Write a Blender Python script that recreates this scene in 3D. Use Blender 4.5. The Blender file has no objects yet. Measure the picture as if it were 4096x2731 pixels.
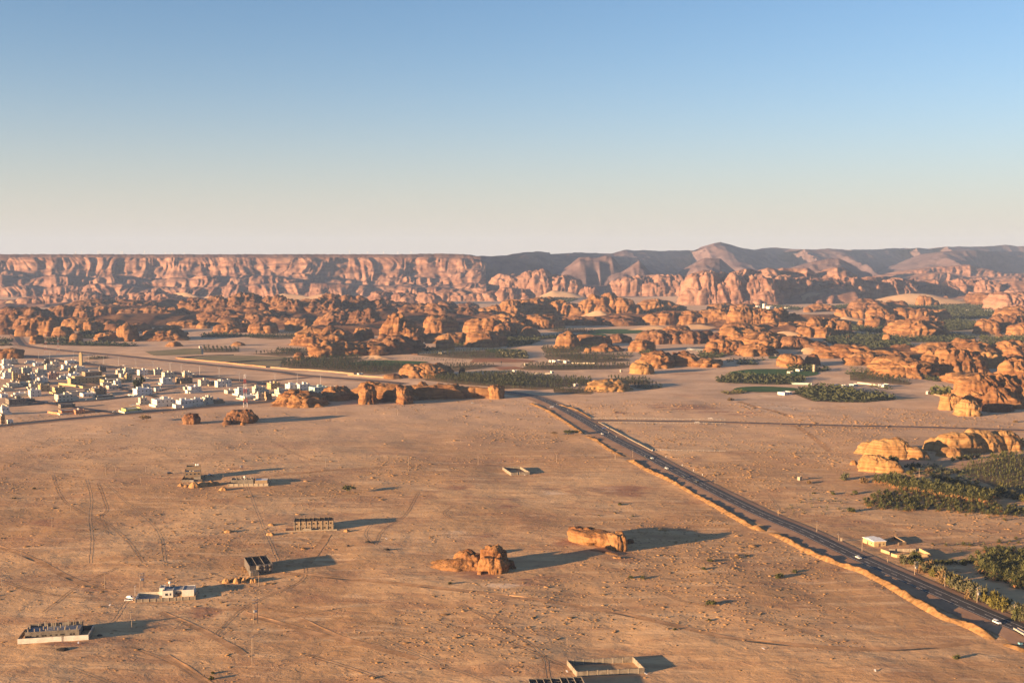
import bpy, math, random, bmesh
import numpy as np
from mathutils import Vector, Matrix

SC = bpy.context.scene
COL = SC.collection
# ------------------------------------------------------------------ camera, sky, sun, exposure
W0, H0, FPX, HOR, CAMH = 1024.0, 682.0, 1098.0, 254.0, 200.0
PITCH = math.atan((H0 / 2 - HOR) / FPX)
cam_d = bpy.data.cameras.new('camera')
cam = bpy.data.objects.new('camera', cam_d); COL.objects.link(cam)
cam.location = (0, 0, CAMH)
cam.rotation_euler = (math.pi / 2 - PITCH, 0, 0)
cam_d.sensor_width = 36.0
cam_d.lens = 36.0 * FPX / W0
cam_d.clip_start = 1.0; cam_d.clip_end = 120000.0
SC.camera = cam

SUN_EL, SUN_TRAVEL = math.radians(7.4), math.radians(28.0)   # light travels towards +x and a little away from the camera
world = bpy.data.worlds.new('World'); SC.world = world; world.use_nodes = True
wn, wl = world.node_tree.nodes, world.node_tree.links
wn.clear()
sky = wn.new('ShaderNodeTexSky'); sky.sky_type = 'NISHITA'; sky.sun_disc = False
sky.sun_elevation = SUN_EL
# sun stands at azimuth opposite to the travel direction; Nishita rotation is measured clockwise from +Y
sky.sun_rotation = math.atan2(-math.cos(SUN_TRAVEL), -math.sin(SUN_TRAVEL))
sky.altitude = 700.0; sky.air_density = 1.0; sky.dust_density = 0.3; sky.ozone_density = 3.4
wbg = wn.new('ShaderNodeBackground'); wbg.inputs[1].default_value = 0.07
wout = wn.new('ShaderNodeOutputWorld')
# a pale dusty layer hugging the horizon, the same all the way round
wtc = wn.new('ShaderNodeTexCoord'); wsp = wn.new('ShaderNodeSeparateXYZ'); wl.new(wtc.outputs['Generated'], wsp.inputs[0])
def wmath(op, a, b=0.0):
    q = wn.new('ShaderNodeMath'); q.operation = op
    for k, v in enumerate((a, b)):
        if isinstance(v, bpy.types.NodeSocket): wl.new(v, q.inputs[k])
        else: q.inputs[k].default_value = v
    return q.outputs[0]
wf = wmath('EXPONENT', wmath('MULTIPLY', wmath('POWER', wmath('DIVIDE', wmath('ABSOLUTE', wsp.outputs[2]), 0.098), 1.5), -1.0))
wmx = wn.new('ShaderNodeMix'); wmx.data_type = 'RGBA'; wl.new(wmath('MULTIPLY', wf, 0.96), wmx.inputs[0])
whs = wn.new('ShaderNodeHueSaturation'); whs.inputs['Saturation'].default_value = 0.92; whs.inputs['Value'].default_value = 0.70; wl.new(sky.outputs[0], whs.inputs['Color'])
wl.new(whs.outputs[0], wmx.inputs[6]); wmx.inputs[7].default_value = (2.45, 2.14, 1.84, 1)
wl.new(wmx.outputs[2], wbg.inputs[0]); wl.new(wbg.outputs[0], wout.inputs[0])

sun_d = bpy.data.lights.new('sun', 'SUN'); sun_d.energy = 5.0; sun_d.angle = math.radians(0.55)
sun_d.color = (1.0, 0.64, 0.33)
sun = bpy.data.objects.new('sun', sun_d); COL.objects.link(sun)
sun.location = (-300, -100, 250)
sun.rotation_euler = Vector((math.cos(SUN_TRAVEL) * math.cos(SUN_EL), math.sin(SUN_TRAVEL) * math.cos(SUN_EL), -math.sin(SUN_EL))).to_track_quat('-Z', 'Y').to_euler()

SC.view_settings.view_transform = 'Standard'
SC.view_settings.look = 'None'
SC.view_settings.exposure = 2.13
SC.view_settings.gamma = 1.0
SC.view_settings.use_curve_mapping = False
SC.render.engine = 'CYCLES'
SC.cycles.max_bounces = 4; SC.cycles.diffuse_bounces = 2; SC.cycles.glossy_bounces = 2
SC.cycles.transparent_max_bounces = 4; SC.cycles.volume_bounces = 0
SC.cycles.use_denoising = True

# ------------------------------------------------------------------ noise and small maths
def _h(ix, iy, iz):
    n = (ix.astype(np.int64) * 374761393 + iy.astype(np.int64) * 668265263 + iz.astype(np.int64) * 2147483647 * 31) & 0xffffffff
    n = ((n ^ (n >> 13)) * 1274126177) & 0xffffffff
    n = (n ^ (n >> 16)) & 0xffffffff
    return n.astype(np.float64) * (2.0 / 4294967295.0) - 1.0
def vnoise(x, y, z=0.0):
    x = np.asarray(x, float); y = np.asarray(y, float); z = np.zeros_like(x) + z
    fx, fy, fz = np.floor(x), np.floor(y), np.floor(z)
    u, v, w = x - fx, y - fy, z - fz
    u = u * u * u * (u * (u * 6 - 15) + 10); v = v * v * v * (v * (v * 6 - 15) + 10); w = w * w * w * (w * (w * 6 - 15) + 10)
    def L(a, b, t): return a + (b - a) * t
    x0, y0, z0 = fx, fy, fz; x1, y1, z1 = fx + 1, fy + 1, fz + 1
    return L(L(L(_h(x0, y0, z0), _h(x1, y0, z0), u), L(_h(x0, y1, z0), _h(x1, y1, z0), u), v),
             L(L(_h(x0, y0, z1), _h(x1, y0, z1), u), L(_h(x0, y1, z1), _h(x1, y1, z1), u), v), w)
def fbm(x, y, z=0.0, o=4, g=0.5):
    s = 0.0; a = 1.0; t = 0.0; f = 1.0
    for i in range(o):
        s = s + a * vnoise(np.asarray(x) * f + 17.3 * i, np.asarray(y) * f - 9.1 * i, np.asarray(z) * f + 5.7 * i); t += a
        a *= g; f *= 2.03
    return s / t
def sstep(a, b, x):
    t = np.clip((np.asarray(x, float) - a) / (b - a), 0, 1); return t * t * (3 - 2 * t)

# pixel (of a 1024 x 682 picture) -> a point of the place, at height z above the plain
def P(px, py, z=0.0):
    dx, dyp = (px - W0 / 2) / FPX, (H0 / 2 - py) / FPX
    c, s = math.cos(PITCH), math.sin(PITCH)
    vy, vz = c + dyp * s, -s + dyp * c
    t = (z - CAMH) / vz
    return dx * t, vy * t
def PD(px, py, depth):                     # height of the thing seen at a pixel when it stands at that depth
    dx, dyp = (px - W0 / 2) / FPX, (H0 / 2 - py) / FPX
    c, s = math.cos(PITCH), math.sin(PITCH)
    vy, vz = c + dyp * s, -s + dyp * c
    t = depth / vy
    return dx * t, CAMH + vz * t
def mpp(depth): return depth / FPX         # metres per pixel
# measuring frames: (x0, y0, scale) of the enlarged views the layout was measured in
FR = {1: (0, 237.5, 8.145), 2: (250, 237.5, 8.145), 3: (500, 237.5, 8.145), 4: (749, 237.5, 8.145),
      5: (0, 425, 6.084), 6: (250, 425, 6.084), 7: (500, 425, 6.084), 8: (749, 425, 6.084),
      'a': (0, 350, 13.44), 'b': (162.5, 350, 13.44), 'c': (0, 570, 10.453), 'd': (160, 457.5, 12.063),
      'e': (437.5, 512.5, 9.209), 'f': (850, 525, 9.943), 'g': (837.5, 420, 12.611), 'h': (495, 380, 10.226),
      'i': (937.5, 582.5, 23.225), 'j': (750, 495, 18.816), 'k': (500, 325, 13.44), 'l': (275, 325, 13.44),
      'm': (850, 345, 13.517), 'n': (662.5, 345, 12.544), 'o': (0, 0, 2.2969)}
def Z(r, x, y):
    a = FR[r]; return a[0] + x / a[2], a[1] + y / a[2]
def ZP(r, x, y, z=0.0): return P(*Z(r, x, y), z)

# ------------------------------------------------------------------ ground height
PADS = []                                   # (x, y, radius): levelled building plots
def gh(x, y):
    x = np.asarray(x, float); y = np.asarray(y, float)
    d = np.hypot(x, y)
    near = sstep(5200, 1500, d)
    z = 1.6 * fbm(x / 210, y / 210, 3.1, 2) + 0.85 * fbm(x / 46 + 3, y / 46, 8.2, 2)
    z = z + 0.17 * fbm(x / 10, y / 10, 1.2, 2) * sstep(1600, 700, d)
    return z * (0.25 + 0.75 * near) * sstep(60000, 9000, d)
def g1(x, y): return float(gh(np.array([x]), np.array([y]))[0])

# ------------------------------------------------------------------ mesh helpers
def mesh_np(name, V, F, smooth=False, mats=None, mi=None):
    V = np.asarray(V, np.float32); F = np.asarray(F, np.int32)
    me = bpy.data.meshes.new(name)
    k = F.shape[1]
    me.vertices.add(len(V)); me.vertices.foreach_set('co', V.ravel())
    me.loops.add(F.size); me.loops.foreach_set('vertex_index', F.ravel())
    me.polygons.add(len(F)); me.polygons.foreach_set('loop_start', np.arange(0, F.size, k, dtype=np.int32))
    if mats:
        for m in mats: me.materials.append(m)
    if mi is not None: me.polygons.foreach_set('material_index', np.asarray(mi, np.int32))
    me.update(calc_edges=True)
    if smooth: me.shade_smooth()
    return me
def grid_faces(nu, nv, wrap=False):
    i = np.arange(nu if wrap else nu - 1)[:, None]; j = np.arange(nv - 1)[None, :]
    i2 = (i + 1) % nu
    a = i * nv + j; b = i2 * nv + j; c = i2 * nv + j + 1; d = i * nv + j + 1
    return np.stack([a, b, c, d], -1).reshape(-1, 4)
def link(name, me, parent=None, loc=(0, 0, 0), rz=0.0, scale=None):
    o = bpy.data.objects.new(name, me); COL.objects.link(o)
    o.location = loc; o.rotation_euler = (0, 0, rz)
    if scale is not None: o.scale = scale
    if parent is not None: o.parent = parent
    return o
def tag(o, label=None, cat=None, group=None, kind=None):
    if label: o['label'] = label
    if cat: o['category'] = cat
    if group: o['group'] = group
    if kind: o['kind'] = kind
    return o
def empty(name, loc, rz=0.0):
    o = bpy.data.objects.new(name, None); COL.objects.link(o); o.location = loc; o.rotation_euler = (0, 0, rz)
    o.empty_display_size = 0.5
    return o
class MB:                                   # collects simple solids into one mesh
    def __init__(s): s.v = []; s.f = []; s.m = []
    def box(s, x0, y0, z0, x1, y1, z1, m=0):
        n = len(s.v)
        s.v += [(x0, y0, z0), (x1, y0, z0), (x1, y1, z0), (x0, y1, z0), (x0, y0, z1), (x1, y0, z1), (x1, y1, z1), (x0, y1, z1)]
        s.f += [(n, n + 3, n + 2, n + 1), (n + 4, n + 5, n + 6, n + 7), (n, n + 1, n + 5, n + 4), (n + 1, n + 2, n + 6, n + 5), (n + 2, n + 3, n + 7, n + 6), (n + 3, n, n + 4, n + 7)]
        s.m += [m] * 6; return s
    def bar(s, a, b, w, t=None, m=0):        # a square bar from a to b
        a = Vector(a); b = Vector(b); d = (b - a); t = t or w
        d.normalize(); up = Vector((0, 0, 1)) if abs(d.z) < 0.95 else Vector((1, 0, 0))
        r = d.cross(up).normalized(); u = r.cross(d)
        n = len(s.v)
        for p in (a, b):
            for i, j in ((-1, -1), (1, -1), (1, 1), (-1, 1)): s.v.append(tuple(p + r * (w / 2 * i) + u * (t / 2 * j)))
        s.f += [(n, n + 1, n + 2, n + 3), (n + 7, n + 6, n + 5, n + 4)] + [(n + i, n + 4 + i, n + 4 + (i + 1) % 4, n + (i + 1) % 4) for i in range(4)]
        s.m += [m] * 6; return s
    def cyl(s, x, y, z0, z1, r0, r1=None, k=8, m=0):
        r1 = r0 if r1 is None else r1; n = len(s.v)
        for z, r in ((z0, r0), (z1, r1)):
            for i in range(k):
                a = 2 * math.pi * i / k; s.v.append((x + r * math.cos(a), y + r * math.sin(a), z))
        s.f += [(n + i, n + (i + 1) % k, n + k + (i + 1) % k, n + k + i) for i in range(k)]
        s.f += [tuple(n + k + i for i in range(k)), tuple(n + k - 1 - i for i in range(k))]
        s.m += [m] * (k + 2); return s
    def ball(s, x, y, z, rx, rz, m=0, k=8, rows=5):
        n = len(s.v)
        for j in range(1, rows):
            a = math.pi * j / rows
            for i in range(k):
                b = 2 * math.pi * i / k; s.v.append((x + rx * math.sin(a) * math.cos(b), y + rx * math.sin(a) * math.sin(b), z + rz * math.cos(a)))
        t = len(s.v); s.v += [(x, y, z + rz), (x, y, z - rz)]
        for j in range(rows - 2):
            for i in range(k):
                s.f.append((n + j * k + i, n + (j + 1) * k + i, n + (j + 1) * k + (i + 1) % k, n + j * k + (i + 1) % k)); s.m.append(m)
        for i in range(k):
            s.f.append((t, n + i, n + (i + 1) % k)); s.m.append(m)
            e = n + (rows - 2) * k; s.f.append((t + 1, e + (i + 1) % k, e + i)); s.m.append(m)
        return s
    def mesh(s, name, mats):
        me = bpy.data.meshes.new(name); me.from_pydata(s.v, [], s.f)
        for q in (mats if isinstance(mats, (list, tuple)) else [mats]): me.materials.append(q)
        me.polygons.foreach_set('material_index', s.m); me.update()
        return me
    def build(s, name, mats, parent=None, loc=(0, 0, 0), rz=0.0):
        return link(name, s.mesh(name, mats), parent, loc, rz)

# ------------------------------------------------------------------ materials
class NT:
    def __init__(s, name, rough=0.9, spec=0.1):
        s.m = bpy.data.materials.new(name); s.m.use_nodes = True
        s.t = s.m.node_tree; s.b = s.t.nodes['Principled BSDF']
        s.b.inputs['Roughness'].default_value = rough
        s.b.inputs['Specular IOR Level'].default_value = spec
        s.g = s.t.nodes.new('ShaderNodeNewGeometry')
    def n(s, kind, **kw):
        q = s.t.nodes.new('ShaderNode' + kind)
        for k, v in kw.items(): setattr(q, k, v)
        return q
    def put(s, sock, v):
        if hasattr(v, 'links') or isinstance(v, bpy.types.NodeSocket): s.t.links.new(v, sock)
        else:
            if isinstance(v, tuple) and len(v) == 3 and sock.type == 'RGBA': v = v + (1,)
            sock.default_value = v
    def pos(s, sx=1.0, sy=None, sz=None):
        q = s.n('VectorMath', operation='MULTIPLY'); s.put(q.inputs[0], s.g.outputs['Position'])
        q.inputs[1].default_value = (sx, sx if sy is None else sy, sx if sz is None else sz); return q.outputs[0]
    def noise(s, vec, scale=1.0, detail=3.0, rough=0.5, dist=0.0):
        q = s.n('TexNoise'); s.put(q.inputs['Vector'], vec); q.inputs['Scale'].default_value = scale
        q.inputs['Detail'].default_value = detail; q.inputs['Roughness'].default_value = rough; q.inputs['Distortion'].default_value = dist
        return q.outputs['Fac']
    def ramp(s, f, a, b):                    # smooth 0..1 between a and b
        q = s.n('MapRange', interpolation_type='SMOOTHSTEP'); s.put(q.inputs[0], f)
        q.inputs[1].default_value = a; q.inputs[2].default_value = b; return q.outputs[0]
    def mix(s, f, a, b):
        q = s.n('Mix', data_type='RGBA'); s.put(q.inputs[0], f); s.put(q.inputs[6], a); s.put(q.inputs[7], b); return q.outputs[2]
    def math(s, op, a, b=0.0):
        q = s.n('Math', operation=op); s.put(q.inputs[0], a); s.put(q.inputs[1], b); return q.outputs[0]
    def attr(s, name):
        q = s.n('Attribute'); q.attribute_name = name; return q.outputs['Fac']
    def bump(s, h, dist=1.0, strength=1.0):
        q = s.n('Bump'); q.inputs['Strength'].default_value = strength; q.inputs['Distance'].default_value = dist
        s.put(q.inputs['Height'], h)
        if getattr(s, '_nb', None) is not None: s.put(q.inputs['Normal'], s._nb)
        s._nb = q.outputs[0]; s.put(s.b.inputs['Normal'], s._nb)
    def color(s, c): s.put(s.b.inputs['Base Color'], c); return s.m

def plain(name, c, rough=0.85, var=0.12, scale=0.6, spec=0.15, streak=0.0):
    t = NT(name, rough, spec)
    f = t.noise(t.pos(scale), 1.0, 4.0, 0.6)
    a = tuple(v * (1 - var * 1.6) for v in c); b = tuple(min(1, v * (1 + var)) for v in c)
    col = t.mix(t.ramp(f, 0.3, 0.7), a, b)
    if streak:
        g = t.noise(t.pos(1.2, 1.2, 0.12), 1.0, 3.0, 0.6)
        col = t.mix(t.math('MULTIPLY', t.ramp(g, 0.5, 0.75), streak), col, tuple(v * 0.5 for v in c))
    return t.color(col)

def rock_mat(name, c_mid, c_dark, c_light, band=0.35, varnish=0.5, bump=0.8, k=1.0):
    t = NT(name, 0.95, 0.03)
    warp = t.noise(t.pos(0.02 * k), 1.0, 2.0)
    v = t.n('CombineXYZ'); s = t.n('SeparateXYZ'); t.put(s.inputs[0], t.g.outputs['Position'])
    t.put(v.inputs[0], t.math('MULTIPLY', s.outputs[0], 0.012 * k)); t.put(v.inputs[1], t.math('MULTIPLY', s.outputs[1], 0.012 * k))
    t.put(v.inputs[2], t.math('ADD', t.math('MULTIPLY', s.outputs[2], band * k), t.math('MULTIPLY', warp, 2.2)))
    strata = t.noise(v.outputs[0], 1.0, 4.0, 0.62)
    blot = t.noise(t.pos(0.035 * k, 0.035 * k, 0.05 * k), 1.0, 5.0, 0.6)
    streak = t.noise(t.pos(0.16 * k, 0.16 * k, 0.02 * k), 1.0, 3.0, 0.6)
    fine = t.noise(t.pos(0.5 * k), 1.0, 4.0, 0.65)
    c = t.mix(t.ramp(strata, 0.34, 0.66), c_mid, c_light)
    c = t.mix(t.math('MULTIPLY', t.ramp(strata, 0.5, 0.36), 0.55), c, c_dark)
    c = t.mix(t.math('MULTIPLY', t.ramp(blot, 0.47, 0.66), varnish), c, c_dark)
    c = t.mix(t.math('MULTIPLY', t.ramp(streak, 0.52, 0.7), varnish * 0.6), c, c_dark)
    c = t.mix(t.math('MULTIPLY', t.ramp(fine, 0.45, 0.7), 0.22), c, c_light)
    h = t.math('ADD', t.math('MULTIPLY', strata, 1.6), t.math('MULTIPLY', fine, 0.7))
    t.bump(h, 1.0 * bump, 0.8)
    return t.color(c)

# ------------------------------------------------------------------ haze (one closed box of even air)
def add_haze(density=3.5e-5):
    t = bpy.data.materials.new('hazy_air'); t.use_nodes = True
    t.node_tree.nodes.clear()
    o = t.node_tree.nodes.new('ShaderNodeOutputMaterial'); v = t.node_tree.nodes.new('ShaderNodeVolumePrincipled')
    v.inputs['Color'].default_value = (0.44, 0.62, 1.0, 1); v.inputs['Density'].default_value = density
    v.inputs['Anisotropy'].default_value = 0.0
    t.node_tree.links.new(v.outputs[0], o.inputs['Volume'])
    m = MB().box(-14900, -14900, -14, 14900, 14900, 420)
    h = m.build('haze', t)
    tag(h, kind='stuff', label='pale bluish haze lying over the whole desert plain')
    return h
# ================================================================== the setting: ground, roads, fields, dunes
SAND = (0.40, 0.235, 0.135)
def ground_mat(name, hum=1.0):
    t = NT(name, 0.97, 0.02)
    p = t.pos(1.0)
    big = t.noise(t.pos(0.0035, 0.005), 1.0, 5.0, 0.6, 0.6)
    mid = t.noise(t.pos(0.014, 0.03), 1.0, 5.0, 0.62, 0.8)
    streak = t.noise(t.pos(0.02, 0.11), 1.0, 4.0, 0.6, 0.4)
    fine = t.noise(t.pos(0.35), 1.0, 4.0, 0.7)
    c = t.mix(t.ramp(big, 0.40, 0.60), (0.41, 0.240, 0.122), (0.55, 0.350, 0.188))
    c = t.mix(t.math('MULTIPLY', t.ramp(mid, 0.48, 0.64), 0.6), c, (0.33, 0.175, 0.10))
    c = t.mix(t.math('MULTIPLY', t.ramp(streak, 0.52, 0.68), 0.6), c, (0.66, 0.44, 0.25))
    c = t.mix(t.math('MULTIPLY', t.ramp(streak, 0.48, 0.34), 0.5), c, (0.34, 0.19, 0.11))
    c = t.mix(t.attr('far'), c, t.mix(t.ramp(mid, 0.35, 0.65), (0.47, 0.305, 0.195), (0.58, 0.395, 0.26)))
    edge = t.math('ADD', t.math('ADD', t.attr('dark'), t.math('MULTIPLY', t.math('SUBTRACT', streak, 0.5), 2.2)), t.math('MULTIPLY', t.math('SUBTRACT', mid, 0.5), 1.6))
    c = t.mix(t.math('MULTIPLY', t.math('MULTIPLY', t.ramp(edge, 0.32, 0.75), t.ramp(t.attr('dark'), 0.02, 0.3)), 0.8), c, (0.25, 0.125, 0.085))
    edge2 = t.math('ADD', t.attr('pale'), t.math('MULTIPLY', t.math('SUBTRACT', streak, 0.5), 1.6))
    c = t.mix(t.math('MULTIPLY', t.math('MULTIPLY', t.ramp(edge2, 0.3, 0.75), t.ramp(t.attr('pale'), 0.02, 0.3)), 0.7), c, (0.70, 0.52, 0.36))
    edge3 = t.math('ADD', t.attr('scrub'), t.math('MULTIPLY', t.math('SUBTRACT', mid, 0.5), 1.3))
    c = t.mix(t.math('MULTIPLY', t.ramp(edge3, 0.4, 0.8), 0.6), c, (0.20, 0.165, 0.085))
    c = t.mix(t.math('MULTIPLY', t.ramp(fine, 0.45, 0.75), 0.30), c, (0.60, 0.385, 0.22))
    rip = t.noise(t.pos(0.10, 0.16), 1.0, 5.0, 0.65, 0.5)
    h = t.math('ADD', t.math('MULTIPLY', rip, 1.5), t.math('MULTIPLY', fine, 0.28))
    t.bump(h, 0.55 * hum, 0.75)
    return t.color(c)
M = {}
M['ground'] = ground_mat('desert_sand')
M['dune'] = None
def dune_mat():
    t = NT('dune_sand', 0.97, 0.02)
    a = t.noise(t.pos(0.012, 0.02), 1.0, 3.0); b = t.noise(t.pos(0.2, 0.2), 1.0, 3.0)
    c = t.mix(t.ramp(a, 0.35, 0.65), (0.31, 0.205, 0.128), (0.37, 0.255, 0.16))
    t.bump(b, 0.4, 0.4); return t.color(c)
M['dune'] = dune_mat()
def asphalt_mat():
    t = NT('worn_asphalt', 0.8, 0.25)
    a = t.noise(t.pos(0.05, 0.02), 1.0, 4.0, 0.6); b = t.noise(t.pos(1.2), 1.0, 3.0)
    c = t.mix(t.ramp(a, 0.3, 0.7), (0.036, 0.034, 0.036), (0.060, 0.054, 0.052))
    c = t.mix(t.math('MULTIPLY', t.ramp(b, 0.5, 0.8), 0.3), c, (0.10, 0.08, 0.065)); t.bump(b, 0.02, 0.3)
    return t.color(c)
M['asphalt'] = asphalt_mat()
def verge_mat():
    t = NT('compacted_verge_dirt', 0.95, 0.04)
    a = t.noise(t.pos(0.06, 0.04), 1.0, 5.0, 0.65, 0.5); b = t.noise(t.pos(0.6), 1.0, 4.0, 0.6)
    c = t.mix(t.ramp(a, 0.35, 0.65), (0.26, 0.155, 0.10), (0.36, 0.22, 0.14))
    c = t.mix(t.math('MULTIPLY', t.ramp(b, 0.45, 0.75), 0.35), c, (0.36, 0.225, 0.14)); t.bump(b, 0.12, 0.5)
    return t.color(c)
M['verge'] = verge_mat()
M['paint'] = plain('road_paint', (0.62, 0.58, 0.52), 0.6, 0.25, 0.8)
M['track'] = plain('rutted_track_sand', (0.43, 0.248, 0.13), 0.96, 0.2, 0.12, 0.02)
M['bank'] = plain('bulldozed_sand', (0.27, 0.152, 0.066), 0.96, 0.25, 0.35, 0.02)

def smooth_path(pts, step):
    pts = np.array(pts, float); n = len(pts)
    if n == 2: dense = np.linspace(pts[0], pts[1], 60)
    else:
        q = np.vstack([2 * pts[0] - pts[1], pts, 2 * pts[-1] - pts[-2]]); out = []
        for i in range(n - 1):
            p0, p1, p2, p3 = q[i], q[i + 1], q[i + 2], q[i + 3]
            for t in np.linspace(0, 1, 40, endpoint=False):
                out.append(0.5 * ((2 * p1) + (-p0 + p2) * t + (2 * p0 - 5 * p1 + 4 * p2 - p3) * t * t + (-p0 + 3 * p1 - 3 * p2 + p3) * t ** 3))
        out.append(pts[-1]); dense = np.array(out)
    s = np.r_[0, np.cumsum(np.hypot(*np.diff(dense, axis=0).T))]
    m = max(2, int(s[-1] / step) + 1); t = np.linspace(0, s[-1], m)
    return np.stack([np.interp(t, s, dense[:, 0]), np.interp(t, s, dense[:, 1])], 1)
def normals_of(p):
    d = np.gradient(p, axis=0); d /= np.linalg.norm(d, axis=1, keepdims=True)
    return np.stack([-d[:, 1], d[:, 0]], 1)            # to the left of the walking direction
ROADS = []                                             # (path, z, halfwidth): the ground sheet dips under these
def road_z(p):
    z = gh(p[:, 0], p[:, 1]); k = 25
    zp = np.pad(z, k, mode='edge'); return np.convolve(zp, np.ones(2 * k + 1) / (2 * k + 1), 'valid')
def strip(name, p, z, offs, lift, mat, smooth=True):   # offs: cross-section [(offset, height)...]
    n = normals_of(p); k = len(offs)
    V = np.concatenate([np.stack([p[:, 0] + n[:, 0] * o, p[:, 1] + n[:, 1] * o, z + lift + hh], 1)[:, None, :] for o, hh in offs], 1).reshape(-1, 3)
    return link(name, mesh_np(name, V, grid_faces(len(p), k)[:, ::-1], smooth, [mat]))

# --- the highway (measured by its centre line in the photograph), running away to the upper left
hw_pts = [P(1046, 646), ZP('i', 2009, 1215 - 40), ZP('i', 1000, 750 - 25), ZP('i', 0, 275), ZP('j', 1900, 1130), ZP('j', 1000, 690), ZP('j', 0, 255),
          ZP('h', 1900, 960), ZP('h', 1500, 745), ZP('h', 1180, 580), ZP('h', 950, 435), ZP('h', 760, 330), ZP('h', 560, 230), ZP('h', 400, 172), ZP('h', 230, 140), ZP('h', 60, 118), ZP('h', -120, 104), ZP('h', -420, 92)]
HW = smooth_path(hw_pts, 6.0); HWZ = road_z(HW) + 0.5
ROADS.append((HW, HWZ - 0.12, 15.0))
tag(strip('road_verge', HW, HWZ, [(-13.5, -0.25), (-8, 0), (8, 0), (17, -0.2)], -0.06, M['verge']), kind='structure')
o = strip('highway', HW, HWZ, [(-7.6, 0), (0, 0.05), (5.6, 0)], 0.03, M['asphalt']); tag(o, kind='structure')
def sub(p, z, a, b): return p[a:b], z[a:b]
def line_along(name, off, w, dash=None, lift=0.075):
    p = smooth_path(HW, 2.0); z = np.interp(np.arange(len(p)), np.linspace(0, len(p) - 1, len(HWZ)), HWZ)
    n = normals_of(p)
    a = np.stack([p + n * (off - w / 2), p + n * (off + w / 2)], 1)
    V = np.concatenate([a, np.repeat(z[:, None, None] + lift, 2, 1)], 2).reshape(-1, 3)
    F = grid_faces(len(p), 2)[:, ::-1]
    if dash: F = F[(np.arange(len(F)) % dash[1]) < dash[0]]
    return tag(link(name, mesh_np(name, V, F, False, [M['paint']])), kind='structure')
line_along('road_edge_line', 4.6, 0.28); line_along('road_edge_line', -3.2, 0.28); line_along('road_lane_dashes', 0.75, 0.30, (3, 7))

# --- the straight side road, the town roads and the far roads
def simple_road(name, pts, hw, verge=2.5, lift=0.35, mat='asphalt', step=10.0):
    p = smooth_path(pts, step); z = road_z(p) + lift
    ROADS.append((p, z - 0.1, hw + verge))
    if verge: tag(strip('road_verge', p, z, [(-hw - verge, -0.3), (-hw, 0), (hw, 0), (hw + verge, -0.3)], -0.05, M['verge']), kind='structure')
    return tag(strip(name, p, z, [(-hw, 0), (0, 0.04), (hw, 0)], 0.04, M[mat]), kind='structure')
simple_road('side_road', [ZP('h', 930, 404), ZP('h', 1500, 411), ZP('h', 2352, 428), ZP('g', 0, 66), ZP('g', 1200, 92), ZP('g', 2400, 130), ZP('g', 3000, 150)], 3.6, 4.0)
simple_road('town_road', [ZP('a', -400, 1050), ZP('a', 0, 1005), ZP('a', 800, 925), ZP('a', 1600, 855), ZP('a', 2352, 795), ZP('b', 600, 755), ZP('b', 1200, 710), ZP('b', 1650, 665), ZP('b', 2250, 590), ZP('b', 2600, 545)], 7.0, 5.0)
simple_road('town_road', [ZP('a', 430, 668), ZP('a', 1000, 760), ZP('a', 1640, 850)], 4.5, 3.0)
simple_road('valley_road', [ZP(1, 95, 745), ZP(1, 130, 800), ZP(1, 165, 855), ZP(1, 230, 885), ZP(1, 600, 925), ZP(1, 1000, 960), ZP(1, 1500, 1010), ZP(1, 2240, 1085), ZP(2, 400, 1115), ZP(2, 1010, 1165), ZP(2, 1250, 1190)], 6.0, 8.0)
simple_road('valley_road', [ZP(1, 180, 955), ZP(1, 500, 1000), ZP(1, 1000, 1062), ZP(1, 1500, 1110), ZP(1, 2100, 1175), ZP(2, 120, 1190), ZP(2, 620, 1225)], 8.5, 10.0)
simple_road('link_road', [ZP(2, 0, 1175), ZP(2, 330, 1145), ZP(2, 560, 1128)], 5.0, 4.0)
for pts in ([ZP('a', 60, 735), ZP('a', 800, 690), ZP('a', 1500, 640), ZP('a', 2300, 500), ZP('b', 300, 500)],
            [ZP('a', 0, 520), ZP('a', 700, 455), ZP('a', 1700, 470)], [ZP('a', 250, 270), ZP('a', 900, 380), ZP('a', 1500, 480), ZP('a', 2100, 620)]):
    simple_road('town_street', pts, 4.5, 2.0)
def dirt_track(name, pts, w, ruts=True, step=4.0):     # two worn wheel ruts with low shoulders
    p = smooth_path(pts, step); z = gh(p[:, 0], p[:, 1])
    n = normals_of(p); rng = np.random.RandomState(len(ROADS) * 7 + 3)
    offs = [(-w / 2 - 0.9, 0.02), (-w / 2 - 0.35, 0.03), (-w / 2, 0.0), (-w / 6, 0.01), (w / 6, 0.01), (w / 2, 0.0), (w / 2 + 0.35, 0.03), (w / 2 + 0.9, 0.02)]
    V = []
    for o_, h_ in offs:
        jit = 0.35 * vnoise(np.arange(len(p)) * 0.35, np.full(len(p), o_ * 3.0), 2.0)
        q = p + n * (o_ + jit)[:, None]
        V.append(np.stack([q[:, 0], q[:, 1], gh(q[:, 0], q[:, 1]) + 0.08 + h_ * (0.7 + 0.5 * vnoise(np.arange(len(p)) * 0.2, np.full(len(p), o_), 9.0))], 1)[:, None, :])
    V = np.concatenate(V, 1).reshape(-1, 3)
    return tag(link(name, mesh_np(name, V, grid_faces(len(p), len(offs))[:, ::-1], True, [M['track']])), kind='structure')
dirt_track('dirt_track', [ZP('o', 560, 1305), ZP('o', 800, 1325), ZP('o', 1000, 1352), ZP('o', 1250, 1382), ZP('o', 1400, 1404), ZP('o', 1560, 1440), ZP('o', 1690, 1468), ZP('o', 1850, 1486), ZP('o', 2000, 1494), ZP('o', 2130, 1490), ZP('o', 2235, 1478)], 3.4)
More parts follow.
